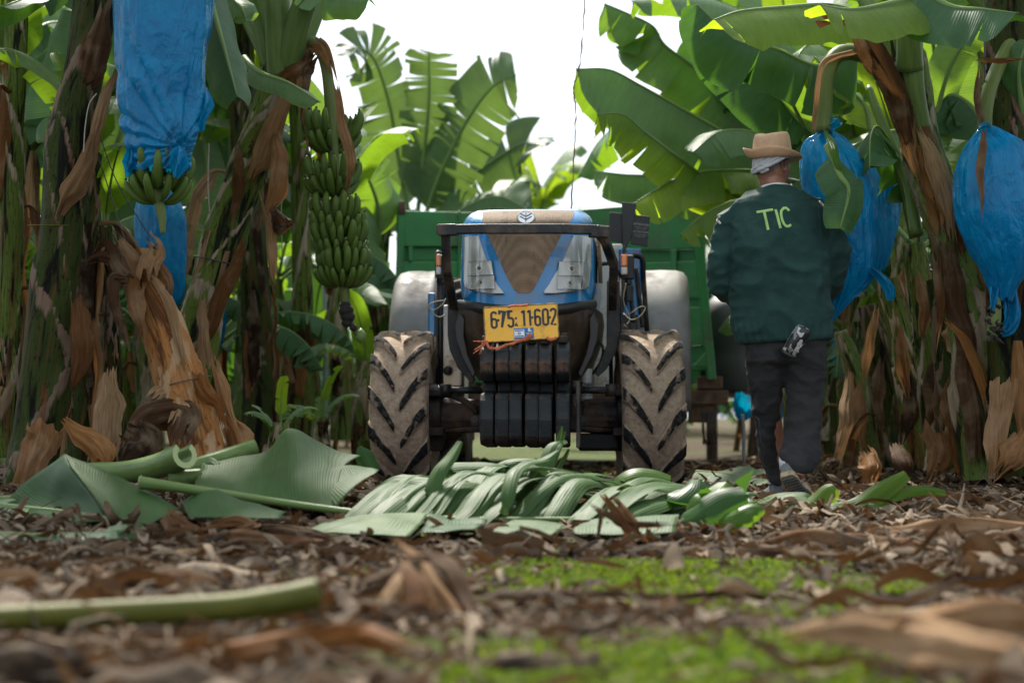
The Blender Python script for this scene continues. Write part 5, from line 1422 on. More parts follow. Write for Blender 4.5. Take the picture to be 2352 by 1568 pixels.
peel(bl, [(712, 120, 11.1), (700, 180, 10.9), (690, 240, 10.88)], [.06, .05, .03], 'dry_dark', seed=9)

# big bag at the upper left and its bunch
bag('largest blue bag, hanging high at upper left with green bananas poking out below', [(-160, 300, 440, 9.4), (-60, 262, 484, 9.35), (40, 264, 484, 9.32), (110, 266, 472, 9.3), (190, 268, 466, 9.3), (250, 272, 462, 9.3), (300, 282, 456, 9.28), (335, 290, 445, 9.26), (352, 300, 438, 9.25), (372, 302, 434, 9.24), (392, 304, 430, 9.24)],
    tails=([(408, 336, 10, 9.12), (410, 352, 32, 9.1), (412, 380, 46, 9.1), (404, 408, 14, 9.1)], [(468, 200, 14, 9.3), (470, 240, 44, 9.28), (462, 270, 30, 9.27), (458, 300, 26, 9.27)], [(300, 345, 20, 9.2), (300, 375, 40, 9.18), (291, 408, 8, 9.2)]), seed=3, tie=(407, 336, 9.1))
sp = [at(372, 150, 9.28), at(366, 300, 9.27), at(364, 380, 9.27), at(364, 450, 9.27), at(372, 500, 9.27), at(374, 536, 9.27)]
bunch('lowest hand of green bananas showing under the largest blue bag at left', sp, [(.42, 0, 6.0, 8, 1.0), (.51, .4, 6.0, 9, 1.05)], rstalk=.024)
bag('blue bag hanging low behind the cut brown stump, under the largest bag', [(436, 345, 385, 12.4), (452, 322, 405, 12.4), (500, 310, 424, 12.4), (570, 310, 426, 12.4), (630, 318, 424, 12.4), (680, 345, 420, 12.4), (708, 372, 402, 12.4)], seed=8)
bag('narrow strip of blue bag glimpsed left of the cut stump', [(606, 196, 214, 13.2), (630, 186, 222, 13.2), (690, 188, 218, 13.2), (716, 198, 212, 13.2)], seed=12)
bag('dark blue bag half hidden behind the leaning trunk', [(660, 498, 520, 13.6), (700, 486, 524, 13.6), (770, 484, 515, 13.6), (800, 492, 506, 13.6)], seed=15)

# dry broken stump leaning to the left
ST = thing('banana_stump', 'dry orange brown broken stump leaning left with frayed top, in front of dead leaves', 'stump', at(455, 1045, 9.7))
o = ST.location
link('trunk', trunk_mesh([at(456, 1050, 9.7)-o, at(428, 920, 9.7)-o, at(385, 790, 9.72)-o, at(345, 690, 9.74)-o, at(318, 630, 9.76)-o, at(300, 590, 9.78)-o], .115, .085, 'stump', 5, layers=6), ST)
for pts, wd, mt in (([(300, 640, 9.66), (262, 600, 9.64), (240, 560, 9.68), (215, 590, 9.7)], [.10, .09, .05, .02], 'dry_dark'), ([(320, 640, 9.64), (300, 590, 9.6), (285, 560, 9.6), (280, 550, 9.62)], [.10, .09, .06, .02], 'dry'),
                    ([(330, 640, 9.62), (335, 600, 9.6), (350, 570, 9.62), (345, 560, 9.64)], [.10, .12, .10, .06], 'dry'), ([(290, 640, 9.6), (255, 640, 9.56), (265, 700, 9.55), (290, 780, 9.56)], [.06, .08, .06, .02], 'dry_dark'),
                    ([(305, 640, 9.6), (310, 700, 9.55), (330, 770, 9.55)], [.12, .10, .02], 'dry_orange'), ([(352, 640, 9.62), (385, 700, 9.6), (410, 770, 9.6), (424, 830, 9.6)], [.03, .06, .05, .02], 'dry'),
                    ([(455, 860, 9.6), (475, 900, 9.58), (500, 930, 9.58), (512, 980, 9.56)], [.10, .09, .05, .03], 'dry_orange'), ([(490, 830, 9.7), (510, 900, 9.66), (540, 990, 9.62)], [.04, .08, .02], 'dry_orange'),
                    ([(296, 600, 9.7), (240, 590, 9.66), (206, 600, 9.66)], [.08, .07, .02], 'dry_dark'), ([(345, 590, 9.7), (372, 620, 9.66), (390, 650, 9.66), (380, 690, 9.68)], [.08, .07, .06, .02], 'dry'), ([(300, 620, 9.66), (272, 570, 9.62), (262, 552, 9.64)], [.07, .06, .03], 'dry_dark')):
    peel(ST, pts, wd, mt, seed=pts[0][0]+7)
m = MB(); c = at(423, 878, 9.7)-o; m.tube([c+Vector((math.cos(a)*.125, math.sin(a)*.125, .03*math.cos(a))) for a in [2*PI*k/28 for k in range(29)]], .003, 6); m.build('binding_string', M['wire'], ST)

# other plants on the left, front to back
GL = 'banana plants left of the avenue'
plant('shaggy trunk hung with grey dead leaves at the far left edge', [at(12, 1050, 10.6), at(20, 700, 10.6), at(30, 300, 10.7), at(40, -120, 10.8)], .06, .05, 'trunk_mottled', 5, 6, 41, GL, bank=[4, 6, 2])
p = plant('slim dark trunk just right of the thick left trunk', [at(185, 1075, 10.4), at(190, 800, 10.4), at(196, 560, 10.45), at(215, 350, 10.5)], .05, .035, 'trunk_dark', 4, 2, 42, GL, lsc=.45, bank=[0, 3, 7])
plant('thin dark stem with narrow leaves left of the broken stump', [at(262, 1060, 10.6), at(256, 850, 10.6), at(246, 640, 10.6), at(240, 520, 10.7)], .045, .03, 'trunk_dark', 5, 2, 43, GL, lsc=.4, bank=[3, 7, 0])
plant('blackened trunk wrapped in dead sheaths behind the leaning trunk', [at(598, 1020, 13.2), at(592, 850, 13.2), at(585, 640, 13.2), at(560, 300, 13.3), at(548, -100, 13.4)], .10, .085, 'trunk_dark', 6, 3, 44, GL, az0=PI, azr=3.2)
plant('green stem with shiny pale sheath behind the leaning trunk', [at(560, 1000, 14.2), at(570, 800, 14.2), at(588, 540, 14.2), at(610, 330, 14.2)], .09, .07, 'trunk_green', 7, 3, 45, GL, az0=PI, azr=3.2)
plant('brown trunk left of the grey post under the open bunch', [at(682, 1010, 14.6), at(686, 850, 14.6), at(694, 700, 14.6), at(690, 420, 14.6), at(680, 150, 14.6)], .075, .06, 'trunk_mottled', 6, 3, 46, GL, az0=PI, azr=2.6, lsc=.8)
plant('slender green stem right of the grey post under the open bunch', [at(786, 1010, 15.0), at(782, 880, 15.0), at(778, 740, 15.0), at(772, 520, 15.0)], .075, .05, 'trunk_green', 6, 1, 47, GL, lsc=.6)
plant('young plant with arching stalks close to the left front wheel', [at(835, 1010, 14.0), at(838, 930, 14.0), at(842, 830, 14.0)], .05, .04, 'trunk_green', 5, 2, 48, GL, lsc=.30)
for k, (x, y, d) in enumerate(((640, 1030, 11.4), (735, 1018, 13.0))):
    plant(('low green sucker beside the fallen leaf, left of the front wheel', 'small yellow green sucker growing by the grey post')[k], [at(x, y, d), at(x+4, y-60, d)], .035, .02, 'trunk_green', 5, 0, 49+k, 'young banana suckers', lsc=.14, bank=[0, 3, 7, 5])
fill = [(-4.6, 12.4, 'trunk at the far left, second row'), (-3.5, 13.6, 'trunk behind the low blue bag'), (-3.0, 15.4, 'trunk of the third row at left'), (-4.4, 16.0, 'dim trunk deep in the left rows'), (-2.2, 16.6, 'trunk behind the open bunch, left'), (-2.0, 18.6, 'trunk near the rusty rail behind the left wheel'),
        (-3.4, 18.5, 'far trunk between grey post and leaning trunk'), (-5.2, 18.8, 'far trunk behind the broken stump'), (-2.3, 21.5, 'distant plant behind the trailer, left of centre'), (-4.0, 22.5, 'distant plant beyond the grey post'), (-6.0, 22, 'most distant plant on the left'), (-1.9, 25, 'distant plant low beyond the trailer'), (-3.2, 27, 'farthest crown left of the trailer')]
for k, (x, y, lb) in enumerate(fill):
    rg = random.Random(300+k); h = rg.uniform(2.1, 2.9)
    if y > 20: h = rg.uniform(1.4, 1.8)
    if x > -2.5: h = rg.uniform(.9, 1.2)
    plant('blurred banana '+lb, [(x, y, 0), (x+rg.uniform(-.1, .1), y, h*.5), (x+rg.uniform(-.25, .3), y+rg.uniform(-.2, .2), h)], rg.uniform(.065, .095), .055, rg.choice(['trunk_mottled', 'trunk_dark', 'trunk_dark', 'trunk_green']), 8, 2, 300+k, GL, lsc=(1.0 if y < 18 else .85) if x < -2.5 else .55, az0=PI if x > -3.6 else None, azr=3.6 if x > -3.6 else 2*PI)

# crown with upright torn leaves in the sky, left of centre
C1 = plant('tall plant with upright wind torn leaves against the white sky, behind the trailer', [at(950, 930, 19.5), at(952, 750, 19.5), at(958, 560, 19.5), at(962, 500, 19.5)], .16, .13, 'trunk_green', 0, 3, 61, None)
kwt = dict(sweep=-.05, fold=-.15, curl=-.45, gap=.007, n=48, nj=5)
world_leaf(C1, [(945, 520, 19.5), (915, 360, 19.4), (895, 240, 19.2), (862, 140, 19.0), (828, 112, 18.8), (800, 130, 18.6)], .36, (.1, -1, .3), 71, 'leaf_far', petiole=.12, tears=18, droop=.16, rag=.10, **kwt)
world_leaf(C1, [(955, 520, 19.3), (970, 380, 19.1), (984, 240, 18.9), (985, 150, 18.8), (985, 118, 18.7)], .34, (-.2, -1, .2), 72, 'leaf_far', petiole=.12, tears=18, droop=.15, rag=.12, **kwt)
world_leaf(C1, [(968, 520, 19.2), (1010, 400, 19.0), (1070, 280, 18.8), (1130, 200, 18.6), (1185, 172, 18.4)], .42, (-.1, -1, .2), 73, 'leaf_far', petiole=.10, tears=14, droop=.14, rag=.08, **kwt)
world_leaf(C1, [(975, 520, 19.4), (1050, 430, 19.4), (1130, 370, 19.3), (1200, 330, 19.2), (1255, 335, 19.0)], .36, (-.1, -.9, .6), 74, 'leaf_far', petiole=.15, tears=8, droop=.25, rag=.1, **kwt)
world_leaf(C1, [(975, 530, 19.6), (1070, 480, 19.8), (1150, 440, 20), (1210, 415, 20.2), (1245, 430, 20.3)], .34, (0, -.8, .7), 75, 'leaf_far', petiole=.15, tears=10, droop=.3, rag=.1, **kwt)
world_leaf(C1, [(940, 520, 19.6), (890, 420, 19.8), (850, 340, 19.9), (815, 300, 20), (780, 300, 20)], .36, (.2, -.9, .5), 76, 'leaf_far', petiole=.12, tears=14, droop=.16, rag=.1, **kwt)
world_leaf(C1, [(935, 530, 19.2), (880, 500, 18.8), (830, 500, 18.4), (790, 540, 18.1)], .36, (0, -.5, 1), 77, 'leaf_far', petiole=.12, tears=6, droop=.2, **kwt)
world_leaf(C1, [(930, 540, 19.8), (880, 470, 19.9), (820, 430, 20.0), (770, 460, 20.1)], .40, (.1, -.8, .6), 78, 'leaf_far', petiole=.08, tears=9, droop=.25, **kwt)
world_leaf(C1, [(985, 540, 19.0), (1060, 480, 18.8), (1140, 450, 18.6), (1210, 480, 18.5)], .40, (0, -.8, .6), 79, 'leaf_far', petiole=.08, tears=5, droop=.2, **kwt)
BL = plant('plant with broad dark drooping leaves filling the gap between open bunch and trailer', [at(860, 1005, 16.4), at(862, 800, 16.4), at(868, 640, 16.4), at(872, 520, 16.4)], .10, .08, 'trunk_mottled', 0, 2, 64, GL)
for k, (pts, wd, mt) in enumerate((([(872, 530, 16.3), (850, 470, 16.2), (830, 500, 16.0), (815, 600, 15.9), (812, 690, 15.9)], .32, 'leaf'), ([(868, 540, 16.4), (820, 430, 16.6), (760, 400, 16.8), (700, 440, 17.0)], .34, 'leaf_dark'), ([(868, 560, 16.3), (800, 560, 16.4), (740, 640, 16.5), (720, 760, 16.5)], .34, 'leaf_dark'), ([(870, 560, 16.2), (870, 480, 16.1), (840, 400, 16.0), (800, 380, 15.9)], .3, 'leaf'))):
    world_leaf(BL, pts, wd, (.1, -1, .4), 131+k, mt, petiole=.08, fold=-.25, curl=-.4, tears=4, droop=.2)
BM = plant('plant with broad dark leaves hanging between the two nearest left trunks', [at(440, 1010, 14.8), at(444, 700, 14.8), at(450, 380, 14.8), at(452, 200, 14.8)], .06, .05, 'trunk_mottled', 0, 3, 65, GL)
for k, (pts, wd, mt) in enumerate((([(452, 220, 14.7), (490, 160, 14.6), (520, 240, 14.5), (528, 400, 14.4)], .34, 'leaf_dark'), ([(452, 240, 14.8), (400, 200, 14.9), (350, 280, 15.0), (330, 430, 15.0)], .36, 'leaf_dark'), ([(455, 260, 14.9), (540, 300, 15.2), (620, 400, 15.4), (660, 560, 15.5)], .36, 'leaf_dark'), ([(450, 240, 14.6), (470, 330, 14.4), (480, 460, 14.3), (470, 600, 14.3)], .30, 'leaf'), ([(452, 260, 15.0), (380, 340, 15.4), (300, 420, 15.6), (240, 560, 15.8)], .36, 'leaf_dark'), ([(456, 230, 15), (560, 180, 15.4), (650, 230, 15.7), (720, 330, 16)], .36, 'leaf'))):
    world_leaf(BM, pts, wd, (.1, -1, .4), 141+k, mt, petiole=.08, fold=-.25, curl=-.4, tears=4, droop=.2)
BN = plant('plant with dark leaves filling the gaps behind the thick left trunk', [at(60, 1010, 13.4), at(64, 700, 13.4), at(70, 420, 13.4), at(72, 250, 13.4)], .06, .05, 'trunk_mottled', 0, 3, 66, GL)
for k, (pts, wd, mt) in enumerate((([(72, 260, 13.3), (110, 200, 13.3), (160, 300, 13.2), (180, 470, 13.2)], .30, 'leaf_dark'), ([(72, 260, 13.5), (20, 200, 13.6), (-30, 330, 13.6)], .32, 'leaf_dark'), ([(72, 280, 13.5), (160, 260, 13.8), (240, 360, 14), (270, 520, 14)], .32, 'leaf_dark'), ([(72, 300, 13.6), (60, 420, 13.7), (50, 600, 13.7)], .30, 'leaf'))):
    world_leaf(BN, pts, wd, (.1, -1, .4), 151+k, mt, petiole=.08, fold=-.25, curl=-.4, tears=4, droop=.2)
C2 = plant('small far crown of torn leaves just above the tractor hood, left', [at(1225, 930, 27), at(1228, 700, 27), at(1230, 520, 27)], .14, .12, 'trunk_green', 6, 0, 62, None, lsc=.75, bank=[0, 5, 7, 3])
C3 = plant('tiny distant crown above the middle of the tractor hood', [at(1285, 930, 36), at(1286, 560, 36)], .14, .12, 'trunk_green', 6, 0, 63, None, lsc=.7, bank=[5, 1, 2])

# ================================================================== right side of the avenue
R1 = plant('main right trunk with grey peeling sheaths, crown spreading over the blue bags', [at(2275, 1095, 10.2), at(2235, 780, 10.2), at(2192, 560, 10.2), at(2140, 405, 10.2), at(2102, 270, 10.2), at(2078, 110, 10.2), at(2072, 30, 10.2)], .14, .072, 'trunk_green', 0, 0, 81, layers=10)
for pts, wd, mt in (([(2120, 290, 10.08), (2150, 380, 10.02), (2180, 460, 10.02), (2190, 540, 10.05)], [.05, .12, .12, .05], 'dry'), ([(2100, 240, 10.1), (2085, 330, 10.05), (2110, 400, 10.03)], [.04, .10, .03], 'dry'), ([(2180, 560, 10.05), (2195, 660, 10.0), (2215, 760, 10.0), (2230, 900, 10.0), (2245, 1050, 10.0)], [.10, .14, .12, .12, .10], 'dry_dark'),
                    ([(2150, 580, 10.05), (2160, 680, 10.0), (2150, 760, 10.0)], [.05, .06, .02], 'dry'), ([(2180, 740, 10.0), (2220, 790, 9.95), (2255, 860, 9.94), (2270, 950, 9.95)], [.03, .06, .07, .04], 'dry_orange'), ([(1990, 60, 10.0), (2030, 150, 9.95), (2065, 230, 9.98), (2090, 330, 10.02)], [.06, .12, .13, .05], 'dry_dark'), ([(1885, 20, 10.0), (1960, 60, 9.95), (2010, 150, 9.95)], [.14, .06, .10], 'dry_dark')):
    peel(R1, pts, wd, mt, seed=pts[0][0])
for pts, r0, r1 in (([(2095, 240, 10.2), (2060, 120, 10.25), (2000, 20, 10.3), (1950, -80, 10.4)], .06, .04), ([(2090, 160, 10.1), (2088, 40, 10.0), (2090, -80, 9.9)], .07, .05), ([(2118, 300, 10.15), (2100, 200, 10.1), (2095, 100, 10.1), (2093, 40, 10.1)], .05, .06),
                    ([(2160, 420, 10.25), (2110, 330, 10.3), (2060, 240, 10.4), (2020, 180, 10.5)], .035, .03), ([(2105, 540, 10.3), (2085, 420, 10.4), (2020, 270, 10.6), (1995, 200, 10.7)], .035, .02), ([(2330, 60, 10.2), (2260, 10, 10.2), (2200, -60, 10.2)], .06, .05)):
    petiole_px(R1, pts, r0, r1)
kwr = dict(curl=-.35, n=44, nj=6)
# big glowing leaf, top
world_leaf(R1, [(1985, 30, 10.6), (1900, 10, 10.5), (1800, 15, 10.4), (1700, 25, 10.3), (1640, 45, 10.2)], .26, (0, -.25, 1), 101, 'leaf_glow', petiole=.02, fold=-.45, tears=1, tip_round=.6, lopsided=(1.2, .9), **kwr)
world_leaf(R1, [(1970, 120, 10.9), (1880, 150, 10.9), (1780, 110, 10.8), (1690, 90, 10.8), (1600, 10, 10.7)], .30, (.1, -.45, 1), 102, 'leaf_dark', petiole=.02, fold=-.5, tears=3, tip_round=.7, **kwr)
world_leaf(R1, [(1960, 260, 11.2), (1880, 250, 11.3), (1780, 220, 11.3), (1690, 130, 11.3), (1610, 60, 11.3)], .26, (.1, -.6, 1), 103, 'leaf_dark', petiole=.02, fold=-.6, tears=6, droop=.12, **kwr)
world_leaf(R1, [(1880, 420, 11.4), (1860, 330, 11.3), (1820, 240, 11.2), (1768, 128, 11.1)], .16, (-.8, -.7, .3), 105, 'leaf', petiole=.02, fold=-.25, tears=0, tip_round=.75, **kwr)
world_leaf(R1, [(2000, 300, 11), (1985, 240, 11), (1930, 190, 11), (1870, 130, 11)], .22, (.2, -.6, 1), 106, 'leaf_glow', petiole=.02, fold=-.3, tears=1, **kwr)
world_leaf(R1, [(2150, 360, 10.9), (2155, 260, 10.9), (2190, 140, 10.8), (2260, 40, 10.7)], .13, (.4, -1, .2), 107, 'leaf', petiole=.05, fold=-.3, tears=1, **kwr)
world_leaf(R1, [(2140, 300, 11.6), (2150, 180, 11.6), (2140, 80, 11.5), (2120, -20, 11.4)], .26, (-.2, -1, .3), 108, 'leaf', petiole=.02, fold=-.25, tears=2, **kwr)
world_leaf(R1, [(2110, 330, 11.3), (2060, 300, 11.2), (1990, 320, 11.1), (1950, 340, 11)], .15, (.2, -.5, 1), 109, 'leaf', petiole=.05, fold=-.4, tears=1, **kwr)
world_leaf(R1, [(2290, 330, 10.9), (2230, 240, 10.9), (2170, 220, 10.9), (2120, 300, 10.9)], .2, (0, -.4, 1), 110, 'leaf_dark', petiole=.05, fold=-.5, tears=2, **kwr)
world_leaf(R1, [(2100, -40, 9.6), (2180, 10, 9.5), (2260, 20, 9.4), (2340, 30, 9.3)], .26, (0, -.3, 1), 111, 'leaf_dark', petiole=.05, fold=-.4, tears=1, **kwr)
world_leaf(R1, [(2150, -30, 9.8), (2060, 0, 9.5), (1960, 20, 9.3), (1880, 10, 9.2)], .24, (0, -.3, 1), 112, 'leaf_glow', petiole=.05, fold=-.4, tears=1, **kwr)
world_leaf(R1, [(1905, 330, 9.75), (1930, 400, 9.62), (1950, 440, 9.6), (1930, 525, 9.6)], .12, (.2, -1, .1), 113, 'leaf_dark', petiole=.12, fold=-.3, tears=0, tip_round=.6, **kwr)
for k, az in enumerate((.2, -.6)):
    place_mesh('leaf', BANK[(k*3) % 7], R1, at(2078, 40, 10.3)-R1.location, (0, 0, az), 1.05)
# peduncle with dry bract above the second bag
P_ = [at(2040, 170, 10.2), at(1985, 128, 10.15), at(1925, 125, 10.05), at(1897, 180, 10.0), at(1893, 250, 9.98), at(1893, 300, 9.97)]
m = MB(); m.tube(catmull([p-R1.location for p in P_], 24), .042, 12); m.build('bunch_stalk', M['stalk'], R1)
peel(R1, [(1960, 120, 10.0), (1895, 140, 9.92), (1876, 200, 9.9), (1872, 290, 9.9)], [.03, .035, .03, .02], 'dry', seed=21)
peel(R1, [(1896, 300, 9.78), (1912, 350, 9.66), (1935, 420, 9.6)], [.03, .05, .02], 'leaf', seed=22, name='bract')

bag('blue bag right beside the hat of the man, green leaf hanging across it', [(276, 1888, 1922, 10.1), (292, 1886, 1916, 10.08), (308, 1878, 1910, 10.05), (330, 1850, 1940, 10.05), (380, 1842, 1985, 10.05), (450, 1846, 2008, 10.05), (530, 1862, 2012, 10.05), (600, 1880, 2010, 10.05), (640, 1895, 1998, 10.06), (680, 1905, 1960, 10.06), (712, 1908, 1932, 10.06), (732, 1906, 1916, 10.06)],
    tails=([(2000, 618, 14, 9.98), (2025, 640, 26, 9.96), (2042, 665, 30, 9.96), (2046, 690, 16, 9.96)], [(1892, 300, 10, 9.95), (1915, 285, 26, 9.94), (1922, 274, 34, 9.94)]), tie_top=(1893, 302, 10.05), seed=21)
bag('blue bag mostly hidden behind the bag beside the hat', [(336, 2015, 2045, 10.9), (350, 2000, 2052, 10.9), (420, 1990, 2066, 10.9), (500, 1990, 2064, 10.9), (570, 1995, 2048, 10.9), (620, 2005, 2030, 10.9)], seed=23)
bag('large blue bag at the right edge with long torn tail below', [(296, 2248, 2275, 9.7), (308, 2240, 2300, 9.7), (350, 2215, 2365, 9.7), (420, 2198, 2385, 9.7), (500, 2200, 2385, 9.7), (570, 2225, 2375, 9.7), (620, 2255, 2360, 9.7), (660, 2272, 2335, 9.7), (690, 2280, 2322, 9.7)],
    tails=([(2285, 660, 26, 9.66), (2284, 690, 24, 9.65), (2280, 720, 12, 9.65)], [(2318, 670, 40, 9.72), (2326, 720, 46, 9.72), (2318, 752, 36, 9.72), (2300, 768, 16, 9.72)], [(2248, 302, 12, 9.62), (2262, 292, 24, 9.6), (2275, 288, 14, 9.6)]), tie_top=(2261, 300, 9.7), seed=27)
bag('scrap of blue bag seen low behind the hip of the man', [(765, 1912, 1928, 14.5), (790, 1906, 1938, 14.5), (830, 1912, 1936, 14.5), (848, 1922, 1932, 14.5)], seed=31)
bag('small blue bag far off, left of the legs of the man', [(905, 1690, 1722, 17), (925, 1686, 1730, 17), (950, 1690, 1726, 17), (962, 1700, 1715, 17)], seed=33)
bag('sliver of blue bag seen between the legs of the man', [(850, 1784, 1800, 15), (880, 1778, 1806, 15), (930, 1780, 1806, 15), (960, 1788, 1800, 15)], seed=35)
m = MB(); b0 = at(2284, 690, 9.68)
dead = thing('bunch_end', 'blackened mossy flower end poking out under the right edge bag', 'stalk end', b0)
m.tube([p-b0 for p in catmull([at(2290, 680, 9.68), at(2284, 720, 9.68), at(2280, 755, 9.68), at(2276, 785, 9.68)], 10)], [.02, .024, .03, .034, .036, .034, .03, .03, .024, .012], 10); m.build('stalk', M['stalk'], dead)
m = MB(); rg = random.Random(5)
for k in range(26):
    c = at(2282+rg.uniform(-12, 12), 700+k*3.2, 9.66)-b0; m.tube([c, c+Vector((rg.uniform(-.035, .035), rg.uniform(-.03, .01), rg.uniform(-.03, .02)))], [.012, .004], 5)
m.build('withered_flowers', M['black_rot'], dead)

GR = 'banana plants right of the avenue'
R4 = plant('dark trunk under the right edge bag, with tall curled dead leaf', [at(2345, 1090, 9.9), at(2330, 800, 9.9), at(2325, 500, 9.95), at(2318, 150, 10), at(2315, -80, 10)], .14, .09, 'trunk_dark', 6, 2, 83, GR, bank=[1, 2, 6], az0=0, azr=2.2)
peel(R4, [(2312, 872, 9.6), (2300, 940, 9.58), (2290, 1020, 9.58), (2284, 1092, 9.6)], [.13, .13, .12, .05], 'dry', seed=41, curl=.5)
P_ = [at(2345, 60, 10), at(2310, 120, 9.9), at(2278, 190, 9.75), at(2264, 250, 9.7), at(2262, 300, 9.7)]
m = MB(); m.tube(catmull([p-R4.location for p in P_], 24), .036, 12); m.build('bunch_stalk', M['stalk'], R4)
peel(R4, [(2250, 160, 9.7), (2244, 230, 9.66), (2258, 290, 9.64)], [.03, .04, .02], 'dry_dark', seed=42); peel(R4, [(2262, 310, 9.55), (2258, 400, 9.5), (2255, 480, 9.5)], [.03, .045, .01], 'dry', seed=43)
peel(R4, [(2260, 138, 9.7), (2300, 140, 9.66), (2335, 142, 9.66)], [.03, .035, .03], 'dry', seed=44, facing=(0, -1, .3))
world_leaf(R4, [(2360, 300, 9.9), (2345, 230, 9.85), (2340, 160, 9.8), (2360, 90, 9.8)], .12, (-.4, -1, .2), 114, 'leaf_dark', petiole=.05, fold=-.3, tears=0)
stems = [('slim green brown stem leaning in the right clump, nearest the main right trunk', 2165, 1075, 2095, 560, 11.0, .07, 'trunk_mottled'), ('brown leaning stem in the middle of the right clump', 2120, 1072, 2040, 640, 11.4, .075, 'trunk'), ('dark stem with broken top left in the right clump', 2065, 1068, 1995, 700, 11.8, .07, 'trunk_dark'),
         ('green stem behind the right clump', 2100, 1062, 2075, 470, 12.2, .10, 'trunk_green'), ('thin stem at the left of the right clump, by the man', 2010, 1062, 1930, 760, 12.4, .04, 'trunk_green'), ('dry stem of the right clump just left of the main right trunk', 2205, 1082, 2150, 640, 10.7, .07, 'trunk_dark'),
         ('brown cut stem standing behind the elbow of the man', 1960, 1045, 1950, 740, 13.4, .085, 'trunk_mottled')]
for k, (lb, x0, y0, x1, y1, d, r, mt) in enumerate(stems):
    p = plant(lb, [at(x0, y0, d), at((x0+x1)/2+8, (y0+y1)/2, d), at(x1, y1, d)], r*1.15, r*.8, mt, 3 if k in (0, 3) else 0, 1, 400+k, GR, lsc=.6, layers=6, strips=1)
    rg = random.Random(500+k)
    for q in range(2):
        f = rg.uniform(.1, .95); cx, cy = lerp(x0, x1, f), lerp(y0, y1, f); dx = rg.uniform(-14, 20)
        peel(p, [(cx+rg.uniform(-8, 8), cy-40, d-.12), (cx+dx*.6, cy, d-.16), (cx+dx, cy+50, d-.18), (cx+dx+rg.uniform(-14, 14), cy+100, d-.17)], [.03, rg.uniform(.06, .11), rg.uniform(.06, .12), .03], rg.choice(['dry', 'dry_dark', 'dry_orange']), seed=k*9+q)
for k, (lb, pts, wd, mt) in enumerate((('upright curled tan dead leaf at the foot of the right clump', [(2150, 985, 10.2), (2160, 1040, 10.1), (2140, 1095, 10.05)], [.16, .15, .06], 'dry'), ('leaning brown dead leaf at the right clump, near the man', [(1950, 860, 11.2), (1945, 960, 11.0), (1920, 1060, 10.9)], [.05, .09, .05], 'dry'),
                                       ('glowing orange brown curled leaf on the litter right of the man', [(1985, 1035, 10.6), (2005, 1070, 10.5), (2000, 1100, 10.5)], [.10, .14, .10], 'dry_orange'), ('brown folded dead leaf at the right edge', [(2352, 1000, 9.6), (2330, 1050, 9.5), (2300, 1085, 9.5)], [.14, .16, .06], 'dry'), ('dark dead leaf bent against the right clump foot', [(2060, 1020, 10.8), (2080, 1060, 10.6), (2090, 1090, 10.6)], [.08, .13, .10], 'dry_dark'))):
    t = thing('dead_leaf', lb, 'dead leaf', at(pts[-1][0], pts[-1][1], pts[-1][2])); peel(t, pts, wd, mt, seed=60+k, name='blade', curl=.8)

YG = 'young plants with low leaves between the trunks'
for k, (vx, vy, d, lb) in enumerate(((150, 640, 12.8, 'right of the thick left trunk'), (330, 720, 13.6, 'behind the broken stump'), (480, 800, 14.4, 'behind the foot of the leaning trunk'), (640, 640, 16.2, 'left of the open bunch'), (720, 780, 15.6, 'by the thin grey steel post'), (830, 800, 17.5, 'behind the left front wheel'), (30, 760, 12.6, 'at the left picture edge'),
                                     (1960, 800, 13.6, 'behind the right hip of the man'), (2090, 640, 13.6, 'behind the right clump'), (2215, 700, 12.8, 'between right clump and right edge bag'), (2330, 620, 12.4, 'behind the right edge bag'), (1735, 930, 19, 'far off, left of the knees of the man'))):
    b = at(vx, 955, d); b.z = 0; tp = at(vx, vy, d)
    plant('young banana plant with low dark leaves, '+lb, [b, b.lerp(tp, .5), tp], .05, .035, 'trunk_green', 8, 1, 900+k, YG, lsc=.55, bank=[4, 6, 2, 1, 4], strips=0, name='young_banana_plant')
# canopy plants behind the man
K1 = plant('leafy plant with long drooping torn leaves reaching over the avenue, behind the man', [at(1850, 1010, 14.2), at(1858, 700, 14.2), at(1862, 430, 14.2)], .15, .12, 'trunk_green', 0, 3, 91, GR)
kk = dict(n=50, nj=6, gap=.010)
world_leaf(K1, [(1850, 430, 14.0), (1760, 360, 13.8), (1660, 300, 13.6), (1560, 245, 13.4), (1470, 195, 13.2), (1400, 160, 13.1), (1322, 158, 13.0)], .40, (-.1, -.35, 1), 121, 'leaf', petiole=.06, fold=-1.05, curl=-.35, tears=3, droop=.10, **kk)
world_leaf(K1, [(1855, 400, 14.2), (1780, 320, 14.1), (1700, 240, 14.0), (1620, 170, 13.9), (1530, 105, 13.8), (1500, 60, 13.8), (1440, 30, 13.7), (1388, 8, 13.7)], .34, (-.1, -.4, 1), 122, 'leaf', petiole=.06, fold=-1.0, curl=-.3, tears=6, droop=.30, rag=.1, **kk)
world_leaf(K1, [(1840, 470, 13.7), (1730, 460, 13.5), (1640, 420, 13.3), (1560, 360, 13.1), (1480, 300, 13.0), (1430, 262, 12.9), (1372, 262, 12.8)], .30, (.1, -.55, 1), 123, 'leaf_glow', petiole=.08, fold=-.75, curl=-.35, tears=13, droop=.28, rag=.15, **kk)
world_leaf(K1, [(1850, 460, 13.5), (1770, 400, 13.4), (1680, 390, 13.3), (1580, 400, 13.2), (1500, 440, 13.2), (1450, 470, 13.2)], .30, (0, -.15, 1), 124, 'leaf_glow', petiole=.06, fold=-.5, curl=-.5, tears=2, droop=.1, **kk)
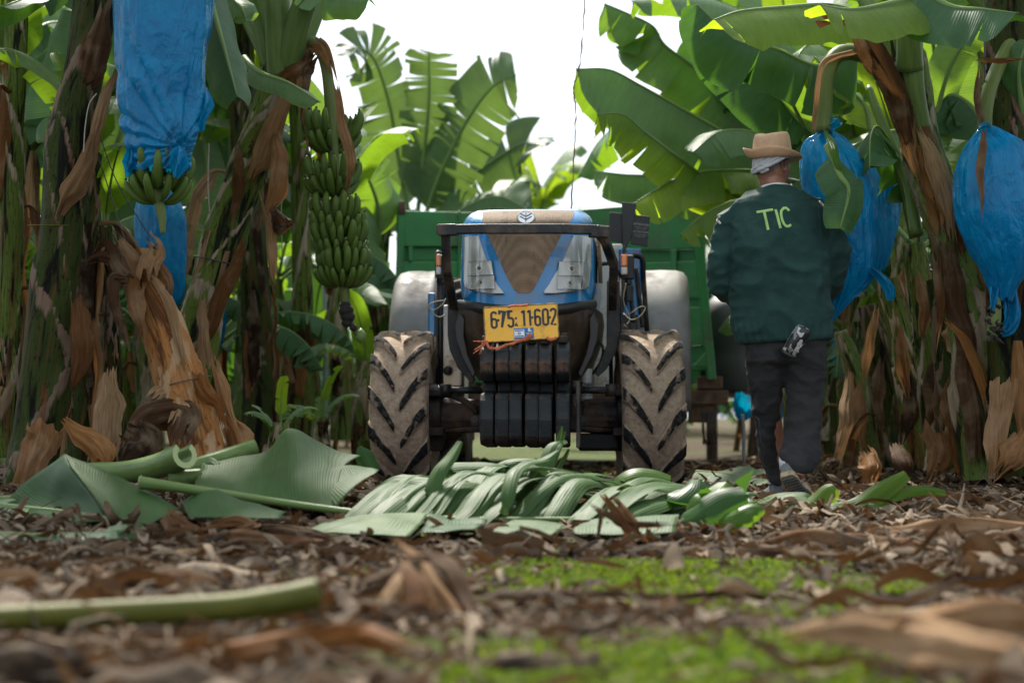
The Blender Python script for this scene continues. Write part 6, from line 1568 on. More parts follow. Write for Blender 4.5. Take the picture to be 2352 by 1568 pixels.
world_leaf(K1, [(1810, 520, 14.4), (1700, 470, 14.5), (1600, 430, 14.6), (1500, 405, 14.7), (1430, 400, 14.7), (1365, 392, 14.7)], .26, (0, -.3, 1), 125, 'leaf', petiole=.08, fold=-.8, curl=-.3, tears=4, droop=.2, **kk)
world_leaf(K1, [(1880, 430, 13.3), (1830, 360, 13.2), (1760, 310, 13.1), (1660, 300, 13.0), (1590, 350, 12.9)], .24, (.1, -.5, 1), 126, 'leaf', petiole=.04, fold=-.35, curl=-.4, tears=3, droop=.15, **kk)
world_leaf(K1, [(1830, 520, 13.2), (1760, 470, 13.1), (1690, 460, 13.0), (1620, 490, 13.0), (1560, 540, 13.0)], .26, (0, -.3, 1), 127, 'leaf_glow', petiole=.04, fold=-.4, curl=-.4, tears=3, droop=.15, **kk)
world_leaf(K1, [(1870, 400, 14.4), (1800, 280, 14.4), (1740, 190, 14.4), (1650, 110, 14.4), (1600, 60, 14.4)], .36, (-.2, -.7, .8), 128, 'leaf_dark', petiole=.06, fold=-.4, curl=-.4, tears=5, droop=.2, **kk)
world_leaf(K1, [(1880, 400, 14.0), (1840, 280, 14.0), (1790, 200, 14.0), (1700, 160, 14.0), (1620, 180, 14.0)], .36, (-.1, -.6, .8), 129, 'leaf_dark', petiole=.06, fold=-.4, curl=-.4, tears=3, droop=.2, **kk)
world_leaf(K1, [(1890, 420, 14.0), (1900, 280, 14.1), (1900, 160, 14.2), (1880, 60, 14.2)], .34, (0, -1, .3), 130, 'leaf_dark', petiole=.06, fold=-.2, curl=-.2, tears=3, droop=.2, **kk)
world_leaf(K1, [(1890, 460, 13.6), (1930, 380, 13.6), (1960, 270, 13.6), (1950, 180, 13.6)], .30, (0, -1, .3), 131, 'leaf', petiole=.06, fold=-.2, curl=-.2, tears=2, droop=.2, **kk)
for k, az in enumerate((-.4, .6, 1.6, -1.3)):
    place_mesh('leaf', BANK[(k*2+1) % 7], K1, at(1870, 430, 14.2)-K1.location, (0, 0, az), 1.1)
fillr = [(2.5, 13.8, 'trunk behind the man, first row at right'), (3.4, 12.6, 'trunk behind the right clump'), (2.6, 16.2, 'trunk right of the trailer'), (4.0, 15.0, 'trunk deep right behind the blue bags'), (3.0, 18.5, 'far trunk right of the legs of the man'), (4.8, 18.0, 'far trunk at the right side'), (2.7, 21.5, 'distant plant over the trailer at right'), (4.2, 22.5, 'distant plant behind the right crown'), (5.4, 14.5, 'trunk near the right edge, second row'), (6.0, 20, 'most distant plant on the right')]
for k, (x, y, lb) in enumerate(fillr):
    rg = random.Random(700+k); h = rg.uniform(1.9, 2.7) if y < 20 else rg.uniform(1.5, 1.9)
    plant('blurred banana '+lb, [(x, y, 0), (x+rg.uniform(-.15, .1), y, h*.5), (x+rg.uniform(-.35, .1), y+rg.uniform(-.2, .2), h)], rg.uniform(.065, .095), .055, rg.choice(['trunk_mottled', 'trunk_dark', 'trunk_green', 'trunk_green']), 8, 2, 700+k, GR)

# posts, wires, strings
def post(label, pts, r, mat, name, cat):
    b = at(*pts[0]); t = thing(name, label, cat, b); m = MB(); m.tube(catmull([at(*p)-b for p in pts], 16), r, 10); m.build('shaft', M[mat], t); return t
post('thin grey steel post standing below the open bunch', [(748, 1008, 15.6), (748, 800, 15.6), (746, 640, 15.6)], .02, 'galv', 'steel_post', 'post')
t = post('grey pale post at the left edge, behind the shaggy trunk', [(8, 1000, 11.5), (8, 600, 11.5), (10, 230, 11.5)], .012, 'galv', 'steel_post', 'post')
post('thin grey post left of the legs of the man', [(1708, 1062, 13.5), (1708, 1000, 13.5), (1706, 950, 13.5)], .012, 'galv', 'steel_post', 'post')
t = thing('rail', 'rusty pipe rail bent at a corner beside the trailer, behind the left wheel', 'rail', at(872, 955, 17)); m = MB(); m.tube([at(870, 1000, 17)-t.location, at(872, 760, 17)-t.location, at(874, 726, 17)-t.location], .03, 8); m.tube([at(872, 724, 17)-t.location, at(930, 722, 17)-t.location], .024, 8); m.build('pipe', M['rust'], t)
def string(label, pts, r, mat='string', jag=0, name='string', seed=1):
    b = at(*pts[0]); t = thing(name, label, 'string', b); rg = random.Random(seed); P = catmull([at(*p)-b for p in pts], 60)
    P = [p+Vector((rg.uniform(-jag, jag), 0, 0)) for p in P]; m = MB(); m.tube(P, [r*(1+(rg.uniform(0, 2.2) if jag else 0)) for _ in P], 5); m.build('cord', M[mat], t); return t
string('long frayed string hanging from above in the white sky over the hood', [(1345, -60, 13), (1340, 60, 13), (1330, 160, 13), (1318, 200, 13), (1322, 260, 13), (1318, 360, 13), (1312, 480, 13)], .0022, 'rust_wire', .004)
string('dark support cord slanting down left of the largest bag', [(335, 540, 10.2), (345, 545, 9.9), (270, 420, 9.8), (225, 300, 9.8)][1:], .003, 'wire')
string('second dark cord slanting beside the first, left of the largest bag', [(290, 560, 9.8), (255, 450, 9.8), (228, 370, 9.75), (212, 340, 9.75)], .003, 'wire')
string('pale blue cord looped by the thick left trunk', [(222, 215, 9.5), (205, 240, 9.5), (196, 290, 9.5), (192, 350, 9.5)], .003, 'string')
string('white cord hanging behind the leaning trunk, right of the low bag', [(480, 330, 12), (478, 430, 12), (484, 520, 12)], .004, 'string')
string('pair of white cord ends hanging left of the open bunch', [(648, 420, 11.5), (646, 500, 11.5), (648, 580, 11.5)], .003, 'string')
string('dark cord rising from the tie of the right edge bag', [(2262, 300, 9.7), (2261, 150, 9.75), (2258, -20, 9.8)], .003, 'wire')
# ================================================================== ground, litter, moss
def gz(x, y):
    h = .012*noise.noise(Vector((x*.9, y*.9, 0)))+.006*noise.noise(Vector((x*3.1, y*3.1, 4)))
    h += .07*smooth01((abs(x-.1)-1.3)/1.6)*smooth01((y-5)/4)
    return h-.012-.034*(1-smooth01((y-6.5)/1.2))
def lines(d0, d1, st, far):
    a = list(np.arange(d0, d1+1e-6, st)); k = st; hi = d1
    while hi < far: k *= 1.35; hi += k; a.append(hi)
    return a
xs = lines(0, 5.6, .09, 320); xs = [-x for x in xs[:0:-1]]+xs
ys = [-6, -3, 0]+lines(1.6, 15, .09, 420)
g = NM('soil')
o = g.coord('Object'); a = g.noise(o, 2.2, 6, .65); b = g.noise(o, 17, 6, .7); fine = g.noise(o, 85, 4, .7); patch_ = g.noise(o, .9, 4, .6)
c = g.mix(g.ramp(b, [(.3, 0.), (.72, 1.)]), (.022, .014, .009), (.10, .062, .038))
c = g.mix(g.ramp(fine, [(.58, 0.), (.78, .6)]), c, (.22, .15, .10))
sepn = g.n('ShaderNodeSeparateXYZ'); g.set(sepn.inputs[0], o)
far = g.math('MULTIPLY', g.ramp(g.math('MULTIPLY', sepn.outputs[1], .02), [(.26, 0.), (.36, 1.)]), g.ramp(g.math('ABSOLUTE', g.math('SUBTRACT', sepn.outputs[0], .3)), [(.9, 1.), (1., 0.)]))
gm = g.math('ADD', patch_, g.math('MULTIPLY', far, .22))
c = g.mix(g.math('MULTIPLY', g.ramp(gm, [(.50, 0.), (.60, 1.)]), g.ramp(b, [(.4, .2), (.6, .9)])), c, (.075, .125, .018))
M['soil'] = g.done(g.bsdf(c, .95, 0, .15, g.bump(g.math('ADD', g.math('ADD', b, g.math('MULTIPLY', fine, .4)), a), .9, .035)))
mb = MB(); mb.grid([[Vector((x, y, gz(x, y) if abs(x) < 30 and y < 60 else -.012)) for x in xs] for y in ys], flip=True)
tag(mb.build('ground', M['soil']), kind='structure')

def np_mesh(name, V, F, mat, uv=None, kind='stuff', label=None, cat=None):
    me = bpy.data.meshes.new(name); nv, nf, k = len(V), len(F), F.shape[1]
    me.vertices.add(nv); me.vertices.foreach_set('co', V.astype(np.float32).ravel())
    me.loops.add(nf*k); me.loops.foreach_set('vertex_index', F.astype(np.int32).ravel())
    me.polygons.add(nf); me.polygons.foreach_set('loop_start', np.arange(nf, dtype=np.int32)*k)
    me.polygons.foreach_set('use_smooth', np.ones(nf, dtype=bool))
    if uv is not None:
        ul = me.uv_layers.new(name='UVMap'); ul.data.foreach_set('uv', uv[F.ravel()].astype(np.float32).ravel())
    me.materials.append(mat); me.update(calc_edges=True); me.validate()
    o = link(name, me); return tag(o, label, cat, None, kind)
rng = np.random.default_rng(12)
GX, GY = np.arange(-9, 9.01, .1), np.arange(1.5, 26.01, .1)
GH = np.array([[gz(x, y) for x in GX] for y in GY])
GN = np.array([[noise.noise(Vector((x*1.1, y*1.1, 9)))+.6*noise.noise(Vector((x*3.3, y*3.3, 2))) for x in GX] for y in GY])
GN2 = np.array([[noise.noise(Vector((x*8, y*8, 5))) for x in GX] for y in GY])
def samp(A, x, y):
    i = np.clip((y-1.5)/.1, 0, len(GY)-2); j = np.clip((x+9)/.1, 0, len(GX)-2); a, b = i.astype(int), j.astype(int); f, e = i-a, j-b
    return A[a, b]*(1-f)*(1-e)+A[a+1, b]*f*(1-e)+A[a, b+1]*(1-f)*e+A[a+1, b+1]*f*e
def green_w(x, y):
    """where the low green cover grows: two patches on the track"""
    w1 = np.exp(-((x-.42)/.85)**2-((y-5.75)/.85)**2)*1.25; w2 = np.exp(-((x-.22)/.55)**2-((y-3.45)/.65)**2)*1.15
    w3 = np.exp(-((x-.55)/.35)**2-((y-4.7)/.4)**2)*.6; w4 = .9*(y > 13)*np.exp(-((x-.3)/1.2)**2)
    return np.clip(w1+w2+w3+w4, 0, 1.2)+.75*samp(GN, x, y)+.55*samp(GN2, x, y)
def litter(n, y0, y1, L0, L1, W0, W1, lift, tilt, seed, thin=None, asp=1.0, xlim=None):
    r = np.random.default_rng(seed)
    y = np.sqrt(r.uniform(y0**2, y1**2, n*3)); x = r.uniform(-1, 1, n*3)*(.33*y+.5)
    gw = green_w(x, y); keep = r.uniform(0, 1, n*3) < np.clip(1.05-gw*1.15, .06, 1)
    front = np.exp(-((y-7.1)/.45)**2)*(x < 1.3)*(x > -2.2); keep &= r.uniform(0, 1, n*3) > front*.75; tread0 = np.exp(-((x-1.3)/.35)**2-((y-9.2)/.9)**2); keep &= r.uniform(0, 1, n*3) > tread0*.9; tread = np.exp(-((x-.95)/.55)**2-((y-5.1)/.7)**2); keep &= r.uniform(0, 1, n*3) > tread*.75
    x, y = x[keep][:n], y[keep][:n]; n = len(x)
    z = samp(GH, x, y)
    NU, NV_ = 7, 4
    L = r.uniform(L0, L1, n)*np.exp(r.normal(0, .25, n)); W = np.minimum(r.uniform(W0, W1, n)*np.exp(r.normal(0, .3, n)), L*.6)
    u = np.linspace(-.5, .5, NU)[None, :, None]; v = np.linspace(-.5, .5, NV_)[None, None, :]
    tap = 1-np.abs(u*2)**r.uniform(1.5, 4, (n, 1, 1))*r.uniform(.2, .9, (n, 1, 1))
    lx = u*L[:, None, None]+0*v; lw = v*W[:, None, None]*tap
    kw = r.normal(0, 2.0, (n, 1, 1)); kl = r.normal(0, .6, (n, 1, 1)); tw = r.normal(0, .7, (n, 1, 1))
    lz = kw*(v*tap)**2*W[:, None, None]+kl*u**2*L[:, None, None]*.6+np.sin(u*r.uniform(4, 11, (n, 1, 1))+r.uniform(0, 6, (n, 1, 1)))*L[:, None, None]*.05
    ca, sa = np.cos(tw*u*2), np.sin(tw*u*2); lw2 = lw*ca-lz*sa*.3; lz2 = lw*sa+lz
    P = np.stack([lx+0*lw2, lw2, lz2], -1)
    rx, ry, rz = r.normal(0, tilt, n), r.normal(0, tilt*.7, n), r.uniform(0, 2*PI, n)
    def rot(ax, t):
        c, s = np.cos(t), np.sin(t); m = np.zeros((n, 3, 3)); i, j = [(1, 2), (2, 0), (0, 1)][ax]; m[:, ax, ax] = 1; m[:, i, i] = c; m[:, j, j] = c; m[:, i, j] = -s; m[:, j, i] = s; return m
    Rm = rot(2, rz) @ rot(1, ry) @ rot(0, rx)
    P = np.einsum('nij,nuvj->nuvi', Rm, P)
    lo = P[..., 2].min((1, 2)); up = np.abs(r.normal(0, lift, n))
    P[..., 0] += x[:, None, None]; P[..., 1] += y[:, None, None]; P[..., 2] += (z-lo*.75+up+.002)[:, None, None]
    V = P.reshape(-1, 3); uv = np.stack([np.broadcast_to(v+.5, (n, NU, NV_))+r.uniform(0, 9, (n, 1, 1)), np.broadcast_to(lx, (n, NU, NV_))*3+r.uniform(0, 9, (n, 1, 1))], -1).reshape(-1, 2)
    i, j = np.meshgrid(np.arange(NU-1), np.arange(NV_-1), indexing='ij'); q = (i*NV_+j).ravel(); F1 = np.stack([q, q+NV_, q+NV_+1, q+1], -1)
    F = (F1[None]+np.arange(n)[:, None, None]*(NU*NV_)).reshape(-1, 4)
    return V, F, uv
parts = [litter(19000, 2.6, 9, .02, .07, .005, .018, .006, .30, 1), litter(6200, 2.8, 16, .07, .19, .014, .042, .010, .24, 2), litter(10800, 6.5, 17, .05, .16, .012, .04, .014, .32, 3), litter(1700, 3.0, 13, .12, .28, .02, .05, .006, .10, 4), litter(3000, 2.8, 13, .15, .4, .006, .018, .012, .12, 5)]
off = 0; Vs, Fs, Us = [], [], []
for V, F, U in parts: Vs.append(V); Fs.append(F+off); Us.append(U); off += len(V)
np_mesh('dead_leaf_litter', np.concatenate(Vs), np.concatenate(Fs), M['dry_litter'], np.concatenate(Us), 'stuff', 'dry brown shredded banana leaf litter covering the ground', 'leaf litter')
# low green cover
n = 150000; y = np.sqrt(rng.uniform(2.7**2, 15**2, n)); x = rng.uniform(-1, 1, n)*(.27*y+.2)
n2 = 60000; y = np.concatenate([y, rng.uniform(4.6, 6.9, n2)]); x = np.concatenate([x, rng.uniform(-1.2, 1.8, n2)])
n3 = 40000; y = np.concatenate([y, rng.uniform(2.8, 4.3, n3)]); x = np.concatenate([x, rng.uniform(-.7, .95, n3)])
k = rng.uniform(.46, 1.5, len(x)) < green_w(x, y)*1.0; x, y = x[k], y[k]; n = len(x); z = samp(GH, x, y)
h = rng.uniform(.004, .016, n); wd = rng.uniform(.003, .008, n); az = rng.uniform(0, 2*PI, n); ln = rng.uniform(.1, 1.3, n)
dx, dy = np.cos(az), np.sin(az)
b0 = np.stack([x-dy*wd*.4, y+dx*wd*.4, z], -1); b1 = np.stack([x+dy*wd*.4, y-dx*wd*.4, z], -1)
m0 = np.stack([x-dy*wd+dx*h*ln*.5, y+dx*wd+dy*h*ln*.5, z+h*.65], -1); m1 = np.stack([x+dy*wd+dx*h*ln*.5, y-dx*wd+dy*h*ln*.5, z+h*.65], -1)
t0 = np.stack([x-dy*wd*.3+dx*h*ln, y+dx*wd*.3+dy*h*ln, z+h*.9], -1); t1 = np.stack([x+dy*wd*.3+dx*h*ln, y-dx*wd*.3+dy*h*ln, z+h*.9], -1)
V = np.stack([b0, b1, m0, m1, t0, t1], 1).reshape(-1, 3); F = (np.array([[0, 1, 3, 2], [2, 3, 5, 4]])[None]+np.arange(n)[:, None, None]*6).reshape(-1, 4)
g = NM('green_cover'); r_ = g.island(); pn = g.noise(g.coord('Object'), 3.0, 3, .6)
c = g.ramp(r_, [(0, (.035, .062, .004)), (.5, (.075, .11, .005)), (.9, (.14, .165, .012)), (1, (.18, .14, .05))]); c = g.mix(g.ramp(pn, [(.35, 0.), (.65, .6)]), c, (.09, .17, .02))
t = g.n('ShaderNodeBsdfTranslucent'); g.set(t.inputs[0], g.mix(.4, c, (.22, .32, .015)))
M['cover'] = g.done(g.shader_mix(.4, g.bsdf(c, .6, 0, .05), t.outputs[0]))
np_mesh('ground_cover', V, F, M['cover'], None, 'stuff', 'low bright green weeds growing in patches on the track', 'ground cover')

# distant plantation closing the rows: one far mass of leaves and trunks
Vs, Fs, off = [], [], 0; rg = random.Random(77); UV = []
def tri_arrays(me):
    v = np.empty(len(me.vertices)*3, dtype=np.float32); me.vertices.foreach_get('co', v); f = np.array([list(p.vertices) for p in me.polygons if len(p.vertices) == 4]); return v.reshape(-1, 3), f
SRC = [tri_arrays(b) for b in BANK[:6]]
for k in range(300):
    y = rg.uniform(19, 62); x = rg.choice((-1, 1))*rg.uniform(1.7 if y > 30 else 3.2, 16) if y < 52 else rg.uniform(-14, 14)
    h = rg.uniform(.7, 2.0)
    for q in range(9):
        v, f = SRC[rg.randrange(6)]; a = rg.uniform(0, 6.28); s = rg.uniform(.7, 1.0); c_, s_ = math.cos(a)*s, math.sin(a)*s
        w_ = np.stack([v[:, 0]*c_-v[:, 1]*s_+x, v[:, 0]*s_+v[:, 1]*c_+y, v[:, 2]*s+h*rg.uniform(.3, 1)], -1)
        Vs.append(w_); Fs.append(f+off); off += len(v)
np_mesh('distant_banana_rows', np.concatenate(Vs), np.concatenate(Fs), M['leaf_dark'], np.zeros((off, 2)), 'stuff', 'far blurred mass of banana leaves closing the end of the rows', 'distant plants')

# ================================================================== cut green leaves on the ground
def fresh(label, at_, name='cut_leaf', group=None): return thing(name, label, 'cut leaf', at(*at_), 0, group)
FA = fresh('big pale green leaf folded like a tent at the lower left', (200, 1200, 7.6))
patch(FA, [[(148, 1041, 8.1), (280, 1098, 7.9), (345, 1130, 7.8), (412, 1166, 7.7)], [(170, 1080, 7.85), (262, 1135, 7.65), (325, 1160, 7.55), (385, 1182, 7.5)], [(215, 1140, 7.65), (260, 1175, 7.5), (300, 1193, 7.4), (350, 1200, 7.4)], [(249, 1195, 7.5), (275, 1203, 7.4), (300, 1210, 7.35), (322, 1212, 7.3)]], 'leaf_fresh', 'blade', 24, 20, .0015, .006, uvs=(1, 4))
patch(FA, [[(0, 1168, 8.0), (60, 1105, 8.15), (148, 1041, 8.1)], [(20, 1180, 8.0), (100, 1130, 8.05), (170, 1082, 7.87)], [(60, 1190, 7.9), (140, 1160, 7.9), (215, 1142, 7.67)], [(120, 1205, 7.7), (180, 1200, 7.6), (249, 1197, 7.5)]], 'leaf_dark', 'blade', 20, 18, .0015, .006, uvs=(1, 4))  # inner side of the fold, its shadow painted as darker leaf colour
FA2 = fresh('dark green leaf lying flat under the tent shaped leaf, lower left corner', (120, 1225, 7.2))
world_leaf(FA2, [(-60, 1150, 7.9), (60, 1163, 7.8), (150, 1172, 7.7), (230, 1184, 7.6)], .10, (0, -.35, 1), 201, 'leaf', name='blade', petiole=.0, fold=-.25, curl=-.2, tears=3, rib=.012)
world_leaf(FA2, [(-80, 1215, 7.0), (60, 1225, 6.95), (200, 1222, 6.95), (330, 1212, 7.0)], .07, (0, -.4, 1), 202, 'leaf_dark', name='blade', petiole=.0, fold=-.2, curl=-.4, tears=2, rib=.006)
FB = fresh('largest pale leaf standing in a wave beside the left front wheel', (640, 1150, 8.0))
patch(FB, [[(466, 1064, 8.7), (553, 1048, 8.7), (612, 1036, 8.7), (640, 1000, 8.7), (660, 984, 8.68), (690, 990, 8.65), (735, 1016, 8.6), (780, 1036, 8.5), (828, 1047, 8.4)],
           [(458, 1084, 8.5), (545, 1076, 8.45), (605, 1066, 8.4), (650, 1036, 8.4), (672, 1024, 8.38), (705, 1032, 8.36), (742, 1048, 8.3), (772, 1062, 8.25), (792, 1068, 8.2)],
           [(450, 1104, 8.2), (530, 1108, 8.15), (600, 1108, 8.1), (640, 1096, 8.05), (676, 1092, 8.0), (710, 1096, 8.0), (738, 1102, 8.0), (758, 1106, 8.0), (776, 1108, 8.0)],
           [(444, 1118, 8.0), (525, 1136, 7.95), (590, 1147, 7.9), (640, 1154, 7.85), (680, 1158, 7.85), (715, 1163, 7.85), (745, 1167, 7.85), (765, 1170, 7.85), (780, 1172, 7.85)]], 'leaf_fresh', 'blade', 44, 24, .0015, .006, uvs=(1, 4))
patch(FB, [[(858, 1074, 8.3), (800, 1068, 8.2), (752, 1080, 8.12), (735, 1098, 8.05)], [(868, 1080, 8.2), (815, 1090, 8.1), (772, 1108, 8.0), (745, 1128, 7.95)], [(862, 1086, 8.15), (828, 1106, 8.0), (800, 1130, 7.9), (770, 1168, 7.85)]], 'leaf_fresh', 'blade', 20, 14, .0015, .004, uvs=(1, 4))
patch(FB, [[(468, 1063, 8.72), (478, 1050, 8.7), (492, 1052, 8.66), (510, 1068, 8.6)], [(462, 1078, 8.7), (474, 1066, 8.66), (488, 1066, 8.62), (502, 1076, 8.58)]], 'leaf_fresh', 'blade', 10, 6, .0015, .004)
FC = fresh('long fallen leaf with straight pale midrib and many torn strips in front of the tractor', (1000, 1190, 7.6))
o = FC.location
m = MB(); P = catmull([at(*p)-o for p in [(322, 1108, 7.75), (400, 1118, 7.75), (520, 1135, 7.72), (690, 1160, 7.68), (870, 1181, 7.62), (1100, 1192, 7.55), (1500, 1190, 7.6)]], 40)
m.tube(P, [lerp(.034, .010, (i/39)**.6) for i in range(40)], 12, flat=.8); m.build('midrib', M['petiole'], FC)
m = MB(); m.lathe([(0, .004), (.001, .024), (.008, .03)], (0, 0, 0), 'x', 12); c_ = m.build('cut_end', M['petiole_cut'], FC); c_.location = P[0]+Vector((-.004, 0, 0))
patch(FC, [[(416, 1154, 7.8), (478, 1120, 7.75), (560, 1148, 7.6), (660, 1175, 7.5)], [(425, 1170, 7.6), (482, 1152, 7.55), (560, 1168, 7.45), (650, 1182, 7.42)], [(436, 1188, 7.4), (500, 1188, 7.35), (560, 1190, 7.32), (640, 1190, 7.32)]], 'leaf_fresh', 'blade', 20, 12, .0015, .008, 3, uvs=(1, 4))
patch(FC, [[(790, 1192, 7.5), (880, 1178, 7.45), (985, 1180, 7.45)], [(730, 1206, 7.25), (850, 1196, 7.2), (965, 1204, 7.2)], [(672, 1228, 7.0), (800, 1224, 6.98), (938, 1236, 6.95)]], 'leaf_fresh', 'blade', 22, 14, .0015, .010, 5, uvs=(1, 4))
patch(FC, [[(1180, 1192, 7.4), (1240, 1196, 7.35), (1300, 1206, 7.3)], [(1150, 1208, 7.2), (1220, 1212, 7.15), (1280, 1220, 7.1)], [(1116, 1232, 7.0), (1190, 1232, 7.0), (1260, 1228, 7.0)]], 'leaf_fresh', 'blade', 16, 10, .0015, .010, 6, uvs=(1, 4))
patch(FC, [[(1330, 1200, 7.4), (1420, 1190, 7.35), (1560, 1180, 7.3)], [(1320, 1215, 7.2), (1420, 1208, 7.15), (1555, 1205, 7.1)], [(1310, 1232, 7.0), (1420, 1228, 7.0), (1545, 1222, 7.0)]], 'leaf_fresh', 'blade', 20, 10, .0015, .012, 7, uvs=(1, 4))
patch(FC, [[(985, 1178, 7.5), (1040, 1190, 7.45), (1120, 1192, 7.4)], [(975, 1205, 7.3), (1040, 1208, 7.25), (1110, 1208, 7.2)], [(960, 1226, 7.1), (1030, 1216, 7.05), (1080, 1214, 7.05)]], 'leaf_dark', 'blade', 14, 10, .0015, .012, 8, uvs=(1, 4))
rg = random.Random(9)
def strip_(pts, w0, mat='leaf_fresh', curl=.35, root=FC, seed=0, face=(-.15, -.55, 1), tip=.35):
    o = root.location; P = catmull([at(*p)-o for p in pts], 26); mb = MB(); rows, uv = [], []; L = 0
    for i, p in enumerate(P):
        if i: L += (p-P[i-1]).length
        T = (P[min(i+1, 25)]-P[max(i-1, 0)]).normalized(); s = T.cross(Vector(face)).normalized(); nn = s.cross(T).normalized()
        t = i/25; w_ = w0*(1 if t < .55 else lerp(1, tip, ((t-.55)/.45)**1.6))*(.75+.25*min(1, t*6))
        rows.append([p+s*a*w_*.5+nn*(-(a*a)*w_*.5*curl)+nn*.006*noise.noise(p*8+Vector((a*2, seed, 0))) for a in [j/4-1 for j in range(9)]]); uv.append([(.5+.36*math.sin(L*3+seed+.12*j), seed*.7+j/8*w0*1.15) for j in range(9)])
    mb.grid(rows, uvs=uv); return mb
allb = MB()
def addstrip(mb):
    off = len(allb.v); allb.v += mb.v; allb.uv += mb.uv; allb.at += mb.at; allb.m += mb.m; allb.f += [tuple(i+off for i in f) for f in mb.f]
for row, (n_, sh, dd) in enumerate(((15, 40, .42), (26, 0, 0))):
    for i in range(n_):
        t = i/(n_-1); xb = lerp(800, 1455, t)+rg.uniform(-12, 12)+sh
        hump = interp([(0, 1108), (.2, 1098), (.4, 1088), (.6, 1100), (.8, 1118), (1, 1146)], t)+rg.uniform(-16, 30)+(1-row)*-8
        d = 7.62+dd+rg.uniform(-.05, .05); sx = rg.uniform(.6, 1.6)
        addstrip(strip_([(xb, 1196+rg.uniform(-4, 6), d-.05), (xb+24*sx, 1172, d), (xb+56*sx, lerp(1172, hump, .6), d+.12), (xb+92*sx, hump, d+.30), (xb+140*sx, hump+rg.uniform(0, 10), d+.5), (xb+200*sx, hump+rg.uniform(14, 36), d+.7)], rg.uniform(.03, .105), curl=rg.uniform(-.1, .5), seed=i*1.7, face=(rg.uniform(-.5, .2), rg.uniform(-.9, -.3), 1), tip=rg.uniform(.1, .5)))
for pts, w_ in (([(968, 1172, 7.75), (985, 1135, 7.7), (1008, 1080, 7.75), (1034, 1046, 7.8), (1056, 1012, 7.85)], .07), ([(1152, 1180, 7.5), (1164, 1140, 7.5), (1178, 1085, 7.6), (1205, 1062, 7.8), (1250, 1052, 7.95), (1282, 1034, 8.0)], .06), ([(1246, 1095, 8.2), (1254, 1058, 8.2), (1272, 1020, 8.25), (1300, 1012, 8.3)], .07),
                ([(1262, 1080, 8.3), (1272, 1035, 8.3), (1284, 1000, 8.3), (1290, 978, 8.3)], .025), ([(1270, 1070, 8.35), (1284, 1030, 8.35), (1297, 990, 8.35)], .022), ([(1274, 1090, 8.3), (1292, 1055, 8.3), (1306, 1030, 8.3)], .03), ([(1200, 1150, 7.9), (1195, 1095, 7.9), (1215, 1066, 8.0), (1240, 1080, 8.1), (1225, 1125, 8.1)], .11),
                ([(1030, 1110, 8.3), (1030, 1072, 8.3), (1080, 1066, 8.3), (1140, 1070, 8.3), (1152, 1090, 8.3)], .08), ([(1155, 1110, 8.35), (1158, 1066, 8.4), (1210, 1058, 8.4), (1260, 1066, 8.4)], .09), ([(860, 1120, 8.3), (900, 1098, 8.2), (960, 1100, 8.15), (1010, 1108, 8.1)], .10)):
    addstrip(strip_(pts, w_, curl=.3, seed=pts[0][0]))
allb.build('torn_blade', M['leaf_fresh'], FC)
FD = fresh('dark green ragged leaf with brown edges lying before the right front wheel', (1560, 1190, 7.9))
world_leaf(FD, [(1385, 1172, 8.3), (1480, 1158, 8.1), (1580, 1172, 7.9), (1680, 1168, 7.8), (1735, 1150, 7.8)], .17, (0, -.3, 1), 211, 'leaf_dark', name='blade', petiole=.0, fold=.45, curl=-.6, tears=12, droop=.45, rib=.010, gap=.04)
for k, pts in enumerate(([(1418, 1130, 8.6), (1450, 1106, 8.6), (1490, 1104, 8.6), (1540, 1110, 8.6)], [(1520, 1180, 7.8), (1560, 1150, 7.8), (1590, 1124, 7.85), (1600, 1100, 7.9)], [(1590, 1185, 7.7), (1620, 1150, 7.7), (1650, 1128, 7.75), (1670, 1108, 7.8)], [(1560, 1200, 7.6), (1610, 1180, 7.5), (1660, 1150, 7.5), (1712, 1136, 7.5)], [(1640, 1200, 7.5), (1690, 1190, 7.4), (1730, 1176, 7.4), (1745, 1190, 7.4)])):
    strip_(pts, (.15, .13, .12, .13, .09)[k], curl=.4, root=FD, seed=k, face=(-.3, -1, .5), tip=.6).build('torn_strip', M[('leaf', 'leaf_dark')[k % 2]], FD)
FE = fresh('bright green torn leaf on the litter at the heels of the man', (1950, 1160, 8.6))
for k, (pts, w_, mt) in enumerate((([(1730, 1165, 8.9), (1780, 1150, 8.8), (1840, 1148, 8.7), (1890, 1162, 8.7)], .12, 'leaf_fresh'), ([(1850, 1170, 8.6), (1880, 1150, 8.6), (1905, 1128, 8.6), (1918, 1118, 8.6)], .11, 'leaf_ragged'), ([(1905, 1172, 8.5), (1970, 1158, 8.5), (2030, 1120, 8.5), (2082, 1088, 8.5)], .10, 'leaf_ragged'),
                               ([(1990, 1168, 8.5), (2050, 1138, 8.5), (2110, 1122, 8.5), (2172, 1130, 8.5)], .06, 'leaf_ragged'), ([(1780, 1172, 8.5), (1820, 1150, 8.5), (1850, 1160, 8.45)], .10, 'leaf_fresh'), ([(1760, 1160, 8.9), (1850, 1172, 8.5), (1950, 1172, 8.4), (2060, 1160, 8.5)], .10, 'leaf'))):
    strip_(pts, w_, curl=.35, root=FE, seed=20+k, face=(-.2, -.8, .6), tip=.55).build('torn_strip', M[mt], FE)
FF = fresh('grey green leaf lying flat on the far litter between wheel and man', (1680, 1095, 11.5))
world_leaf(FF, [(1600, 1080, 12), (1660, 1085, 11.6), (1730, 1100, 11.2), (1780, 1105, 11.0)], .16, (0, -.4, 1), 215, 'leaf_fresh', name='blade', petiole=.0, fold=-.2, curl=-.2, tears=3, rib=.01)
